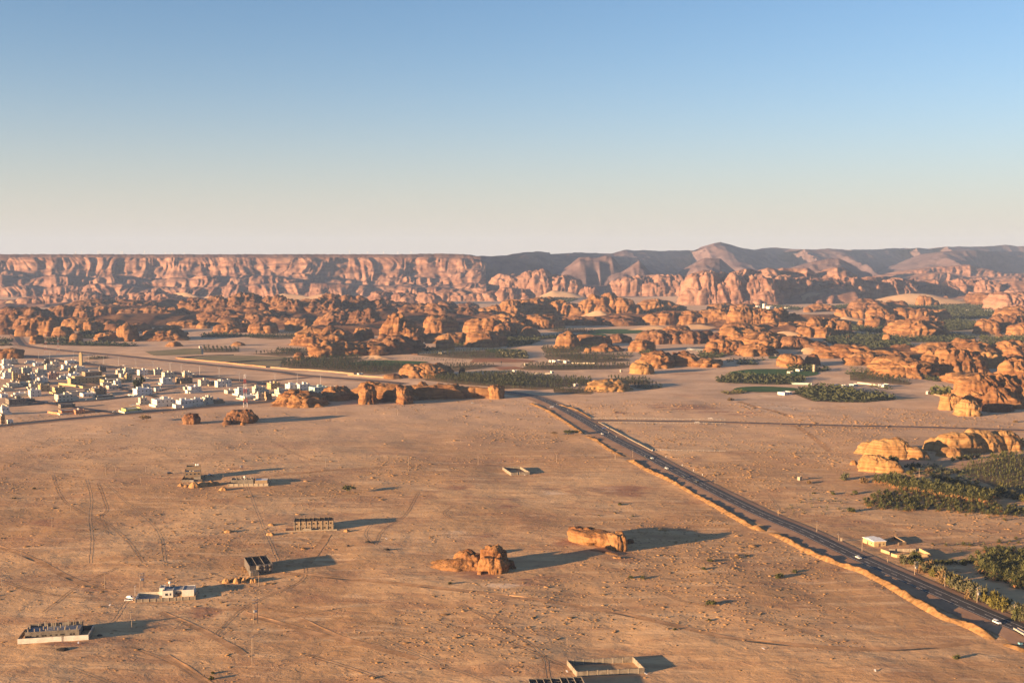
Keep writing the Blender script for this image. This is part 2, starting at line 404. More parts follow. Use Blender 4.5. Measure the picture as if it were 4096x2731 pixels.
dirt_track('dirt_track', [ZP('o', -30, 1240), ZP('o', 90, 1288), ZP('o', 180, 1330), ZP('o', 265, 1355)], 3.2)
dirt_track('dirt_track', [ZP('o', 752, 1225), ZP('o', 735, 1250), ZP('o', 705, 1290)], 4.2)
dirt_track('dirt_track', [ZP('o', 470, 1120), ZP('o', 640, 1092), ZP('o', 900, 1070), ZP('o', 1150, 1062), ZP('o', 1420, 1048)], 4.5)
dirt_track('dirt_track', [ZP('o', 690, 1418), ZP('o', 800, 1470), ZP('o', 960, 1512)], 3.0)
dirt_track('dirt_track', [ZP('o', 560, 1400), ZP('o', 720, 1450), ZP('o', 880, 1490)], 3.0)
dirt_track('dirt_track', [ZP('o', 380, 1500), ZP('o', 480, 1568), ZP('o', 540, 1620)], 3.0)
dirt_track('dirt_track', [ZP('o', 370, 1400), ZP('o', 460, 1440), ZP('o', 560, 1500)], 3.0)
dirt_track('dirt_track', [ZP('o', 1370, 968), ZP('o', 1450, 1010), ZP('o', 1560, 1032), ZP('o', 1700, 1040), ZP('o', 1900, 1040)], 3.0)
dirt_track('dirt_track', [ZP('n', 960, 705), ZP('n', 1150, 770), ZP('n', 1400, 830), ZP('n', 1620, 905)], 6.0)
dirt_track('dirt_track', [ZP(8, 270, 0), ZP(8, 370, 60), ZP(8, 495, 160)], 5.0)

# faint wheel marks criss-crossing the plain
M['wheelmark'] = plain('pressed_wheel_mark', (0.40, 0.232, 0.122), 0.96, 0.2, 0.1, 0.02)
M['wheelpale'] = plain('pale_wheel_mark', (0.54, 0.345, 0.19), 0.96, 0.15, 0.1, 0.02)
def wheel_marks(pts, mat='wheelmark', gap=1.9, w=0.42):
    p = smooth_path(pts, 5.0); n = normals_of(p); V = []; F = []; m = len(p); j = np.arange(m)
    for o_ in (-gap / 2, gap / 2):
        for s_ in (-w / 2, w / 2):
            q = p + n * (o_ + s_ + 0.12 * vnoise(j * .3, j * 0 + o_, 1.0))[:, None]; V.append(np.c_[q, gh(q[:, 0], q[:, 1]) + 0.09])
    F = np.vstack([np.stack([np.arange(m - 1) + a * m, np.arange(m - 1) + b * m, np.arange(1, m) + b * m, np.arange(1, m) + a * m], 1) for a, b in ((0, 1), (2, 3))])
    tag(link('wheel_marks', mesh_np('wheel_marks', np.vstack(V), F[:, ::-1], False, [M[mat]])), kind='structure')
for k_, pts in enumerate([[(198, 1100), (208, 1140), (205, 1190), (210, 1240), (207, 1290)], [(225, 1110), (245, 1165), (232, 1185), (250, 1225)], [(120, 1090), (150, 1150), (260, 1210), (330, 1290)], [(240, 1110), (300, 1160), (360, 1215), (380, 1300)], [(100, 1400), (180, 1340), (270, 1300)], [(0, 1330), (120, 1360), (290, 1370)], [(290, 1375), (260, 1420), (220, 1440)], [(460, 1395), (620, 1395), (800, 1420), (960, 1440)],
        [(700, 1290), (690, 1330), (560, 1390), (480, 1470)], [(860, 1190), (840, 1230), (900, 1270)], [(960, 1130), (930, 1180), (880, 1215), (860, 1250)], [(620, 1010), (700, 1050), (800, 1065)], [(560, 1100), (600, 1200), (640, 1290)], [(1000, 1430), (1150, 1470), (1300, 1530)], [(1060, 1390), (1150, 1440), (1240, 1500), (1260, 1560)],
        [(880, 1470), (1000, 1520), (1130, 1568)], [(700, 1500), (860, 1550), (960, 1600)], [(300, 1480), (420, 1530), (520, 1600)], [(160, 1530), (260, 1570), (320, 1620)], [(1500, 1350), (1560, 1380), (1650, 1400)], [(1700, 1420), (1800, 1440), (1950, 1490)], [(30, 1000), (160, 1030), (300, 1020), (420, 1060)], [(0, 1060), (100, 1080), (200, 1100)], [(1040, 1160), (1020, 1180), (1060, 1195), (1110, 1190)], [(1700, 1090), (1760, 1130), (1790, 1170)]]):
    wheel_marks([ZP('o', *q) for q in pts], 'wheelmark' if k_ % 3 else 'wheelpale')
# --- the bulldozed bank of sand along the highway (broken into lengths by the crossings)
def sand_bank(pts, hgt, wid, seed, label):
    p = smooth_path(pts, 1.6); n = normals_of(p); N = len(p); i = np.arange(N)
    ends = np.clip(np.minimum(i, N - 1 - i) / 8.0, 0, 1) ** 0.6
    hh = hgt * ends * (0.72 + 0.30 * vnoise(i * 0.16, np.full(N, seed * 3.1), 0.5) + 0.30 * vnoise(i * 0.5, np.full(N, seed * 1.7), 4.5))
    K = 13; V = np.zeros((N, K, 3)); t = np.linspace(-1, 1, K)
    for k in range(K):
        prof = max(0.0, 1 - abs(t[k]) ** 1.35)
        o_ = t[k] * wid / 2 * (1 + 0.16 * vnoise(i * 0.12, np.full(N, seed + (1 if t[k] > 0 else 2)), 7.7))
        q = p + n * o_[:, None]
        V[:, k, 0] = q[:, 0]; V[:, k, 1] = q[:, 1]
        V[:, k, 2] = gh(q[:, 0], q[:, 1]) - 0.15 + hh * prof + 0.30 * prof * ends * vnoise(i * 0.8, np.full(N, k * 0.9), seed)
    o_ = link('sand_bank', mesh_np('sand_bank', V.reshape(-1, 3), grid_faces(N, K)[:, ::-1], True, [M['bank']]))
    return tag(o_, label, 'sand bank', 'bulldozed sand banks along the highway')
sand_bank([ZP('i', 2250, 1700), ZP('i', 1850, 1560), ZP('i', 1500, 1440)], 3.0, 7.5, 1, 'bright sand bank at the lower right corner, past the track crossing')
sand_bank([ZP('i', 1330, 1375), ZP('i', 1000, 1190), ZP('i', 500, 960), ZP('i', 0, 775), ZP('j', 2300, 1535), ZP('j', 1900, 1380), ZP('j', 1550, 1250), ZP('j', 1100, 1060), ZP('j', 700, 830), ZP('j', 370, 690)], 3.0, 7.5, 2, 'long glowing orange sand bank beside the lower highway')
sand_bank([ZP('j', 330, 670), ZP('j', 0, 545), ZP('h', 2352, 1330), ZP('h', 2100, 1190), ZP('h', 1850, 1050), ZP('h', 1600, 930), ZP('h', 1370, 812)], 2.8, 7.5, 3, 'sand bank beside the middle of the highway, in front of the cars')
sand_bank([ZP('h', 1310, 778), ZP('h', 1180, 705), ZP('h', 1050, 615), ZP('h', 930, 560)], 2.0, 8, 4, 'broken clayey sand bank beyond the road crossing')
sand_bank([ZP('h', 900, 540), ZP('h', 760, 440), ZP('h', 640, 365), ZP('h', 520, 295), ZP('h', 440, 265), ZP('h', 360, 230)], 2.2, 8, 5, 'farthest sand bank curving with the highway towards the rocks')
sand_bank([ZP('h', 640, 245), ZP('h', 830, 300), ZP('h', 990, 385)], 1.8, 7, 6, 'low sand bank on the far side of the highway before the side road')

# --- the ground sheet
def patch_field(x, y, lst):
    f = np.zeros_like(x)
    for fr, cx, cy, rx, ry, st in lst:
        px, py = Z(fr, cx, cy); s = FR[fr][2]
        wx, wy = P(px, py); a = rx / s * mpp(wy); b = 0.5 * (P(px, py - ry / s)[1] - P(px, py + ry / s)[1])
        q = ((x - wx) / a) ** 2 + ((y - wy) / b) ** 2
        f = np.maximum(f, st * np.clip(1.15 - 0.75 * np.sqrt(q), 0, 1))
    return f
DARKP = [('n', 350, 790, 560, 55, 0.8), ('n', 900, 870, 500, 40, 0.55), ('n', 200, 640, 300, 30, 0.5), ('n', 300, 350, 350, 25, 0.6), ('h', 1280, 330, 120, 18, 0.6), ('h', 1350, 1120, 260, 70, 0.7), ('h', 700, 1100, 330, 45, 0.5),
         ('e', 850, 650, 260, 55, 0.75), ('e', 420, 560, 330, 60, 0.6), ('e', 300, 440, 300, 80, 0.5), ('e', 1250, 270, 200, 60, 0.6), ('e', 560, 180, 300, 40, 0.5), (6, 1550, 480, 120, 40, 0.6), (6, 1280, 380, 110, 26, 0.6),
         (8, 560, 600, 260, 60, 0.45), ('o', 1550, 1190, 140, 14, 0.4), (5, 240, 610, 130, 90, 0.4), (5, 1240, 1120, 110, 40, 0.6), ('c', 640, 770, 360, 26, 0.75), (5, 560, 1000, 160, 40, 0.3), ('o', 560, 1080, 110, 14, 0.35), ('o', 700, 1360, 80, 30, 0.3), (5, 1350, 330, 300, 30, 0.4)]
PALEP = [('e', 600, 690, 200, 40, 0.7), ('e', 160, 400, 130, 50, 0.5), ('h', 580, 1140, 160, 30, 0.6), ('h', 1170, 1100, 200, 25, 0.6), ('n', 1500, 780, 500, 60, 0.6), ('n', 1300, 640, 500, 40, 0.5), ('n', 700, 905, 600, 40, 0.4),
         (5, 600, 60, 400, 40, 0.35), (6, 1250, 650, 160, 40, 0.5), ('m', 1200, 560, 400, 60, 0.5), (3, 1500, 500, 260, 45, 0.7), ('m', 300, 900, 500, 90, 0.3), ('e', 1500, 600, 260, 30, 0.35), ('m', 1900, 900, 400, 60, 0.4)]
SCRUB = [('n', 300, 670, 400, 30, 0.5), ('m', 700, 720, 500, 60, 0.7), ('g', 600, 900, 500, 220, 0.5), ('f', 1300, 300, 400, 120, 0.5), ('g', 1500, 620, 500, 80, 0.5), (8, 500, 450, 300, 60, 0.35), ('m', 700, 320, 300, 40, 0.8), (4, 1300, 700, 600, 130, 0.9), (4, 1900, 640, 300, 100, 0.7), (4, 850, 800, 260, 70, 0.9), (4, 1500, 830, 380, 40, 0.8)]
def build_ground():
    az = np.r_[np.linspace(-180, -40, 40)[:-1], np.linspace(-40, -33, 10)[:-1], np.linspace(-33, 33, 450), np.linspace(33, 40, 10)[1:], np.linspace(40, 180, 40)[1:]]
    r = np.r_[np.geomspace(5, 440, 16)[:-1], np.geomspace(440, 1500, 300)[:-1], np.geomspace(1500, 9000, 190)[:-1], np.geomspace(9000, 14600, 12)]
    A, R_ = np.meshgrid(np.radians(az), r, indexing='ij'); X = R_ * np.sin(A); Y = R_ * np.cos(A)
    Zg = gh(X, Y)
    for p, z, hwid in ROADS:                             # dip under the roads
        x0, y0 = p.min(0) - 60; x1, y1 = p.max(0) + 60
        m = (X > x0) & (X < x1) & (Y > y0) & (Y < y1)
        if not m.any(): continue
        xs, ys = X[m], Y[m]; best = np.full(len(xs), 1e9); bz = np.zeros(len(xs))
        st = max(1, len(p) // 150)
        pp = p[::st]; zz = z[::st]
        for i in range(len(pp) - 1):
            d = pp[i + 1] - pp[i]; L2 = (d ** 2).sum()
            t = np.clip(((xs - pp[i, 0]) * d[0] + (ys - pp[i, 1]) * d[1]) / L2, 0, 1)
            q = np.hypot(xs - pp[i, 0] - t * d[0], ys - pp[i, 1] - t * d[1])
            u = q < best; best[u] = q[u]; bz[u] = (zz[i] + t * (zz[i + 1] - zz[i]))[u]
        w = sstep(hwid + 14, hwid + 3, best)
        Zg[m] = Zg[m] * (1 - w) + (bz - 0.45) * w
    V = np.stack([X, Y, Zg], -1).reshape(-1, 3)
    me = mesh_np('ground', V, grid_faces(len(az), len(r)), True, [M['ground']])
    xf, yf = X.ravel(), Y.ravel()
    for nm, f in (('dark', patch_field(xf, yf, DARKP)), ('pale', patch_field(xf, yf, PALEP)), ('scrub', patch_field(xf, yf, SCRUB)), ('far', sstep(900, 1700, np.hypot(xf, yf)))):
        at = me.attributes.new(nm, 'FLOAT', 'POINT'); at.data.foreach_set('value', f.astype(np.float32))
    return tag(link('ground', me), kind='structure')
build_ground()

# --- fields: flat sown ground draped on the plain
def field_mat(name, c1, c2, row=0.0):
    t = NT(name, 0.9, 0.05)
    a = t.noise(t.pos(0.02, 0.03), 1.0, 4.0); b = t.noise(t.pos(0.5), 1.0, 3.0)
    c = t.mix(t.ramp(a, 0.3, 0.7), c1, c2); t.bump(b, 0.5, 0.6); return t.color(c)
M['green'] = field_mat('alfalfa_green', (0.035, 0.075, 0.022), (0.055, 0.105, 0.03))
M['olive'] = field_mat('thin_stubble', (0.17, 0.15, 0.075), (0.26, 0.20, 0.11))
M['red'] = field_mat('ploughed_red_soil', (0.27, 0.115, 0.06), (0.34, 0.16, 0.085))
M['grovefloor'] = field_mat('grove_floor_painted_shade', (0.13, 0.088, 0.047), (0.20, 0.13, 0.07))  # grove soil with the shadows of the trees put into its colour
def in_poly(x, y, poly):
    c = np.zeros(x.shape, bool); n = len(poly); j = n - 1
    for i in range(n):
        xi, yi = poly[i]; xj, yj = poly[j]
        c ^= ((yi > y) != (yj > y)) & (x < (xj - xi) * (y - yi) / (yj - yi + 1e-12) + xi); j = i
    return c
def drape(name, poly, mat, lift, res):                 # a polygon of ground, draped
    bm = bmesh.new(); pts = []
    n = len(poly)
    for i in range(n):
        a = np.array(poly[i]); b = np.array(poly[(i + 1) % n]); k = max(1, int(np.hypot(*(b - a)) / res))
        for t in range(k): pts.append(a + (b - a) * t / k)
    c = np.mean(pts, 0); rings = max(2, int(np.max(np.hypot(*(np.array(pts) - c).T)) / res))
    P_ = np.array(pts); V = []
    for r in range(rings):
        f = 1 - r / rings; q = c + (P_ - c) * f; V.append(q)
    V = np.vstack(V + [c[None, :]]); z = gh(V[:, 0], V[:, 1]) + lift
    m = len(pts); F = []
    i = np.arange(m); i2 = (i + 1) % m
    Q = [np.stack([r * m + i, r * m + i2, (r + 1) * m + i2, (r + 1) * m + i], 1) for r in range(rings - 1)]
    ce = rings * m; Q.append(np.stack([(rings - 1) * m + i, (rings - 1) * m + i2, np.full(m, ce), np.full(m, ce)], 1))
    F = np.vstack(Q).tolist(); F = [list(dict.fromkeys(f)) for f in F]
    me = bpy.data.meshes.new(name); me.from_pydata(np.c_[V, z].tolist(), [], F); me.materials.append(mat); me.update(); me.shade_smooth()
    bm.free()
    return tag(link(name, me), kind='structure')
def oval(fr, x0, x1, y0, y1, n=28):
    return [ZP(fr, (x0 + x1) / 2 + (x1 - x0) / 2 * math.cos(a), (y0 + y1) / 2 + (y1 - y0) / 2 * math.sin(a)) for a in np.linspace(0, 2 * math.pi, n, endpoint=False)]
def quad(fr, *pts): return [ZP(fr, *p) for p in pts]
drape('green_field', oval('n', 825, 1960, 298, 402), M['green'], 0.6, 14)
drape('green_field', oval('n', 890, 1700, 518, 590), M['green'], 0.6, 14)
drape('green_field', oval('k', 1180, 1930, 46, 116), M['green'], 0.8, 20)
drape('green_field', oval('k', 990, 1430, 104, 172), M['green'], 0.8, 20)
drape('green_field', quad('l', (960, 520), (1180, 480), (1500, 466), (2060, 490), (1860, 545), (1300, 545)), M['green'], 0.7, 14)
drape('green_field', quad(2, (1900, 905), (2180, 905), (2190, 935), (1960, 932)), M['green'], 0.8, 16)
drape('green_field', oval('k', -100, 240, 316, 380), M['green'], 0.8, 16)
drape('green_field', quad('n', (1330, 152), (1500, 152), (1490, 175), (1330, 176)), M['green'], 0.8, 16)
drape('stubble_field', quad('b', (260, 105), (560, 78), (980, 66), (1650, 82), (1780, 100), (900, 150), (820, 158)), M['olive'], 0.5, 16)
drape('stubble_field', quad('b', (900, 165), (1300, 140), (1640, 130), (1560, 205), (1390, 220)), M['olive'], 0.5, 16)
drape('stubble_field', quad(1, (1180, 930), (1500, 905), (1640, 905), (1640, 950), (1250, 960)), M['olive'], 0.6, 18)
drape('ploughed_field', quad('k', (-350, 455), (0, 452), (450, 470), (490, 492), (300, 500), (-400, 500)), M['red'], 0.6, 16)
drape('ploughed_field', quad('k', (-100, 560), (200, 560), (330, 585), (0, 605)), M['red'], 0.6, 14)

# --- dunes of pale sand against the cliffs
def dune(fr, x0, x1, ytop, ybase, depth=1.0, skew=0.5, seed=0):
    (ax, by), (bx, _) = Z(fr, x0, ybase), Z(fr, x1, ybase)
    xl, d = P(ax, by); xr, _ = P(bx, by); w = xr - xl; D = w * 0.55 * depth
    _, zt = PD((ax + bx) / 2, Z(fr, x0, ytop)[1], d + D * 0.45); zt = max(2.0, zt)
    nu, nv = 44, 26; u, v = np.meshgrid(np.linspace(0, 1, nu), np.linspace(0, 1, nv), indexing='ij')
    cu = skew + 0.10 * np.sin(v * 5 + seed)
    hu = np.where(u < cu, u / cu, (1 - u) / (1 - cu)); hv = np.clip(1 - np.abs(v - 0.5) * 2, 0, 1)
    h = sstep(0, 1, hu) * sstep(0, 1, hv)
    X = xl + w * (u * 1.5 - 0.25); Y = d - D * 0.12 + D * v
    h = zt * 0.8 * h * (1 + 0.16 * fbm(X / (w * 0.3), Y / (w * 0.3), seed, 2)) + 0.6 * sstep(0, .2, hu * hv) - 0.5
    o_ = link('sand_dune', mesh_np('sand_dune', np.stack([X, Y, h], -1).reshape(-1, 3), grid_faces(nu, nv), True, [M['dune']]))
    return tag(o_, kind='structure')
DUNES = [(3, 640, 900, 570, 668, 1, .55), (4, 385, 800, 428, 532, 1, .45), (4, 1040, 1850, 428, 545, .8, .55), (3, 350, 690, 412, 492, 1, .45), (3, 1250, 1560, 425, 470, .6, .5), (2, 150, 520, 440, 500, .6, .35), (2, 430, 760, 446, 502, .6, .4),
         (1, 1340, 1600, 425, 490, .7, .5), (1, 1620, 1850, 472, 505, .6, .5), (4, 740, 1000, 630, 690, .8, .4), (3, 1090, 1420, 706, 752, .6, .5), (2, 660, 830, 795, 852, .9, .5), (2, 880, 1050, 812, 868, .8, .5),
         (2, 930, 1120, 945, 985, .7, .4), (4, 180, 500, 748, 812, .7, .5), (4, 430, 660, 880, 950, .8, .4), (3, 1440, 1820, 692, 745, .6, .45), (4, 120, 220, 335, 380, .8, .5), (1, 20, 120, 500, 545, .8, .5), (2, 1640, 1760, 690, 770, .9, .5), (2, 2140, 2240, 720, 800, .9, .5)]
for i, dd in enumerate(DUNES): dune(*dd, seed=i)
# ================================================================== rocks, cliffs and mountains
M['rock'] = rock_mat('orange_sandstone', (0.1766, 0.08037, 0.03439), (0.07949, 0.03586, 0.01984), (0.2473, 0.1329, 0.05952), 0.20, 0.62, 1.3)
M['rock_brown'] = rock_mat('brown_varnished_sandstone', (0.1336, 0.0612, 0.03199), (0.05613, 0.0272, 0.0192), (0.1871, 0.09916, 0.05119), 0.14, 0.7, 1.6)
M['rock_pink'] = rock_mat('hazy_pink_sandstone', (0.183, 0.09336, 0.06402), (0.098, 0.05066, 0.04074), (0.2484, 0.1433, 0.1018), 0.10, 0.5, 3.0, 0.5)  # pinkish stone; part of the pink is distance haze put into the colour
M['rock_pale'] = rock_mat('pale_yellow_sandstone', (0.2371, 0.1233, 0.04717), (0.1248, 0.05841, 0.02752), (0.312, 0.1882, 0.0819), 0.55, 0.3, 0.7)
M['basalt'] = rock_mat('dark_basalt_cap', (0.088, 0.0496, 0.044), (0.056, 0.0336, 0.03344), (0.12, 0.072, 0.0616), 0.08, 0.4, 2.0, 0.5)
M['scree'] = rock_mat('purple_brown_scree', (0.107, 0.06851, 0.06852), (0.06758, 0.04484, 0.0478), (0.1464, 0.09961, 0.09723), 0.05, 0.35, 3.0, 0.4)

def blob(cx, cy, z0, rx, ry, h, rot, seed, res, er=0.5, ez=0.75, flute=0.12, ledge=0.07, lump=0.12, under=0.12, lean=(0, 0), topn=0.28, hollow=None):
    R_ = max(rx, ry); nt = int(np.clip(2 * math.pi * (rx + ry) / 2 / res, 14, 150)); nz = int(np.clip((h + 0.6 * min(rx, ry)) / res, 7, 70))
    nt = max(14, int(nt * .74)); th = np.linspace(0, 2 * math.pi, nt, endpoint=False); fa = -math.pi / 2 - rot; th = th - .40 * np.sin(th - fa); s = np.linspace(0, 1, nz)
    T, S = np.meshgrid(th, s, indexing='ij')
    ph = S * math.pi / 2
    rad = np.power(np.clip(np.cos(ph), 0, 1), er); zz = np.power(np.sin(ph), ez)
    sd = seed * 13.37
    c, sn = np.cos(T), np.sin(T)
    rad = rad * (1 + 0.30 * fbm(c * 1.5 + sd, sn * 1.5, 0.5, 3) + 0.10 * fbm(c * 1.6 + sd, sn * 1.6, zz * 1.5, 2))
    rad = rad * (1 - under * np.exp(-zz / 0.10))
    if hollow: rad = rad * (1 - hollow[2] * np.exp(-((T - hollow[0]) / hollow[1]) ** 2) * np.exp(-((zz - hollow[3]) / .40) ** 2))
    x = rad * c * rx; y = rad * sn * ry; z = zz * h
    # sculpting, all in metres: upright flutes, stepped beds, lumps
    k = 1.0 / max(4.0, 0.35 * R_); kl = 1.0 / max(3.0, 0.16 * h)
    fl = 1 - np.abs(vnoise(x * k * 1.6 + sd, y * k * 1.6, z * k * 0.22)) * 2
    fl2 = 1 - np.abs(vnoise(x * k * 3.7 - sd, y * k * 3.7, z * k * 0.5 + sd)) * 2
    bd = vnoise(x * kl * 0.10 + 5, y * kl * 0.10 + sd, z * kl + 0.6 * vnoise(x * k, y * k, 3.3))
    bd2 = vnoise(x * kl * 0.25, y * kl * 0.25 + sd, z * kl * 2.7)
    bd = np.tanh(bd * 3.5) * 0.7 + np.tanh(bd2 * 3) * 0.3
    lp = fbm(x * k * 1.1, y * k * 1.1, z * k * 1.1 + sd, 3)
    crk = np.exp(-(vnoise(x * k * 0.8 + sd, y * k * 0.8 + 4.4, z * k * 0.12) / 0.06) ** 2) + 0.6 * np.exp(-(vnoise(x * k * 2.1 + sd, y * k * 2.1, z * k * 0.2 + 8) / 0.07) ** 2)
    fac = np.round(3 * vnoise(x * k * 2.2 + sd, y * k * 2.2, z * k * 1.4)) / 3 + .6 * np.round(3 * vnoise(x * k * 4.8 - sd, y * k * 4.8, z * k * 3.5)) / 3
    off = -0.09 * crk + 0.05 * fac + flute * (0.65 * fl + 0.35 * fl2) + ledge * bd + lump * lp
    edge = np.clip(rad * 1.4, 0, 1)
    m = min(rx, ry)
    x = x + off * c * m * edge; y = y + off * sn * m * edge
    z = z * (1 + 0.10 * lp + topn * fbm(x * k * .75 + sd, y * k * .75, 2.2, 3)) + (0.6 * ledge * bd2 + 0.35 * lump * lp) * m * (1 - edge * 0.7) * (zz > 0.02)
    x = x + lean[0] * z; y = y + lean[1] * z
    z = z - 0.02 * h * (S == 0) - 0.8
    cr, sr = math.cos(rot), math.sin(rot)
    V = np.stack([cx + x * cr - y * sr, cy + x * sr + y * cr, z0 + z], -1).reshape(-1, 3)
    return V, grid_faces(nt, nz, True)
class Rock:
    def __init__(s): s.V = []; s.F = []; s.n = 0
    def add(s, vf):
        s.V.append(vf[0]); s.F.append(vf[1] + s.n); s.n += len(vf[0])
    def done(s, name, mat, label, cat='rock', group=None, smooth=False):
        V = np.vstack(s.V); F = np.vstack(s.F)
        c = np.array([V[:, 0].mean(), V[:, 1].mean(), 0.0]); c[2] = 0
        o_ = link(name, mesh_np(name, V - c, F, smooth, [mat]), None, tuple(c))
        return tag(o_, label, cat, group)
STY = dict(dome=dict(er=.58, ez=.85, flute=.07, ledge=.045, lump=.10, under=-.12, topn=.16),
           bold=dict(er=.42, ez=.74, flute=.13, ledge=.045, lump=.10, under=-.12, topn=.22),
           tower=dict(er=.45, ez=1.0, flute=.18, ledge=.04, lump=.08, under=.02),
           slab=dict(er=.42, ez=.62, flute=.07, ledge=.11, lump=.13, under=.16),
           layered=dict(er=.85, ez=.85, flute=.06, ledge=.12, lump=.14, under=-.15),
           cone=dict(er=.95, ez=1.0, flute=.12, ledge=.06, lump=.10, under=0.0))
RN = [0]
def rock(label, fr, prof, yb, style='dome', mat='rock', deep=0.55, n=None, front=None, seed=None, cat='rock outcrop', name='sandstone_outcrop', group=None, resk=1.0, spread=1.0):
    """prof: [(x, ytop)...] skyline in the measuring frame; yb: y of the foot (number, or two for its ends)."""
    RN[0] += 1; seed = RN[0] if seed is None else seed
    rg = random.Random(seed * 101 + 7); st = dict(STY[style]); sc = FR[fr][2]
    xs = np.array([p[0] for p in prof], float); ys = np.array([p[1] for p in prof], float)
    x0, x1 = xs[0], xs[-1]; yb = (yb, yb) if not isinstance(yb, tuple) else yb
    foot = lambda x: yb[0] + (yb[1] - yb[0]) * (x - x0) / (x1 - x0)
    top = lambda x: float(np.interp(x, xs, ys))
    px0, pyb = Z(fr, (x0 + x1) / 2, foot((x0 + x1) / 2)); _, dm = P(px0, pyb)
    W = (x1 - x0) / sc * mpp(dm); res = mpp(dm) * 1.34 * resk
    Hm = max(foot(x) - top(x) for x in np.linspace(x0, x1, 15)) / sc * mpp(dm)
    R_ = Rock()
    if n is None: n = int(np.clip(round(W / (Hm * 1.8)), 1, 14))
    lay = style in ('layered', 'slab'); n = n if n <= 2 else max(2, int(round(n * (0.62 if lay else 0.72))))
    step = (x1 - x0) / n
    for i in range(n):
        r_px = step * (0.5 if n == 1 else rg.uniform(0.60, 0.85) * (1.55 if lay else 1.25))
        u = x0 + step * (i + 0.5) + (0 if n == 1 else rg.uniform(-.15, .15) * step)
        u = min(max(u, x0 + r_px * 0.92), x1 - r_px * 0.92)
        px, py = Z(fr, u, foot(u)); _, d0 = P(px, py)
        r = r_px / sc * mpp(d0); ry = min(r * rg.uniform(0.8, 1.2) * (deep / 0.55), 3.0 * Hm + 5)
        d = d0 + ry * 0.85 + (0 if n == 1 else rg.uniform(0, 0.5) * ry * spread)
        tx = np.linspace(u - r_px * .5, u + r_px * .5, 7); yt = float(np.mean([top(q) for q in tx])) * .5 + min(top(q) for q in tx) * .5
        X, zt = PD(px, Z(fr, u, yt)[1], d)
        h = max(zt - g1(X, d) + 0.5, 1.2) * (1.0 if n == 1 else rg.uniform(0.94, 1.04))
        R_.add(blob(X, d, g1(X, d), r * 1.04, ry, h, rg.uniform(-.4, .4), seed + i * 7.1, res, lean=(rg.uniform(-.28, .28) * r / max(h, r), rg.uniform(-.1, .3) * r / max(h, r)), **st))
    nf = (n * 2 if n > 1 else 2) if front is None else (front if n == 1 else max(1, int(front * (0.62 if lay else 0.7))))
    for j in range(nf):                                   # lower bosses and fallen lumps before the main mass
        u = rg.uniform(x0, x1); fh = rg.choice([0.25, 0.4, 0.55, 0.7, 0.8]) if n > 1 else rg.uniform(.2, .45)
        px, py = Z(fr, u, foot(u)); _, d0 = P(px, py)
        hh = max((foot(u) - top(u)) / sc * mpp(d0) * fh, 0.8); r = hh * (rg.uniform(1.1, 2.4) if lay else rg.uniform(0.6, 1.2))
        r = min(r, (x1 - x0) / sc * mpp(d0) * 0.3); rp = r / mpp(d0) * sc
        u = min(max(u, x0 + rp), x1 - rp); px, py = Z(fr, u, foot(u)); X, d0 = P(px, py)
        d = d0 + r * 0.7 + rg.uniform(0, 0.5) * r
        R_.add(blob(X * d / d0, d, g1(X, d), r * rg.uniform(1, 1.5), r * rg.uniform(.6, 1.0), hh, rg.uniform(-.6, .6), seed + 50 + j * 3.3, res, **st))
    return R_.done(name, M[mat], label, cat, group)
def dm(x0, x1, yt, yb, sk=0.45):                          # a plain domed skyline
    w, h = x1 - x0, yb - yt
    return [(x0, yb - .45 * h), (x0 + w * .15, yb - .78 * h), (x0 + w * sk, yt), (x0 + w * .8, yb - .85 * h), (x1, yb - .40 * h)]
# --- nearest rocks of the plain
def hero(label, parts, mat='rock', fr='e', resk=0.9, name='sandstone_outcrop', cat='rock outcrop'):
    """parts: (x, y of foot, half-width, depth half, top y, style, rot, overrides)"""
    R_ = Rock(); sc = FR[fr][2]
    for i, (x, yf, hw, dp, yt, sty, rot, ov) in enumerate(parts):
        RN[0] += 1
        px, py = Z(fr, x, yf); X, d0 = P(px, py); k = mpp(d0) / sc
        d = d0 + dp * k * 0.9; X2, zt = PD(px, Z(fr, x, yt)[1], d)
        st = dict(STY[sty]); st.update(ov)
        R_.add(blob(X2, d, g1(X2, d), hw * k, dp * k, max(1.0, zt - g1(X2, d)), rot, RN[0], mpp(d0) * resk, **st))
    return R_.done(name, M[mat], label, cat)
hero('lone orange rock with a dark crest, left of the pair on the plain',
     [(280, 530, 300, 130, 400, 'layered', -.12, dict(er=1.3, lump=.15, topn=.15)), (150, 480, 220, 100, 410, 'layered', -.1, dict(er=1.4, topn=.15)), (330, 510, 150, 80, 350, 'layered', -.2, dict(er=.9, ledge=.12)), (265, 420, 110, 60, 325, 'layered', .1, dict(er=.8)),
      (520, 566, 138, 95, 390, 'bold', 0.1, dict(under=.08, lump=.14, topn=.1, er=.36)), (525, 530, 128, 90, 296, 'bold', -.25, dict(er=.5, ez=.8, under=.04, lump=.16, topn=.12, lean=(-.10, 0))), (580, 545, 62, 80, 360, 'bold', 0.0, dict(lump=.16)), (455, 548, 70, 50, 440, 'bold', 0, dict(lump=.2))], 'rock')
hero('small broken boulder at the foot of the crested rock', [(390, 575, 27, 22, 520, 'bold', 0, {}), (425, 570, 16, 15, 545, 'bold', 0, {})], 'rock', name='boulder', cat='boulder')
hero('dark boulders in the shade behind the crested rock', [(675, 515, 40, 35, 430, 'bold', 0, {}), (700, 520, 26, 26, 475, 'bold', 0, {})], 'rock_brown', name='boulder', cat='boulder')
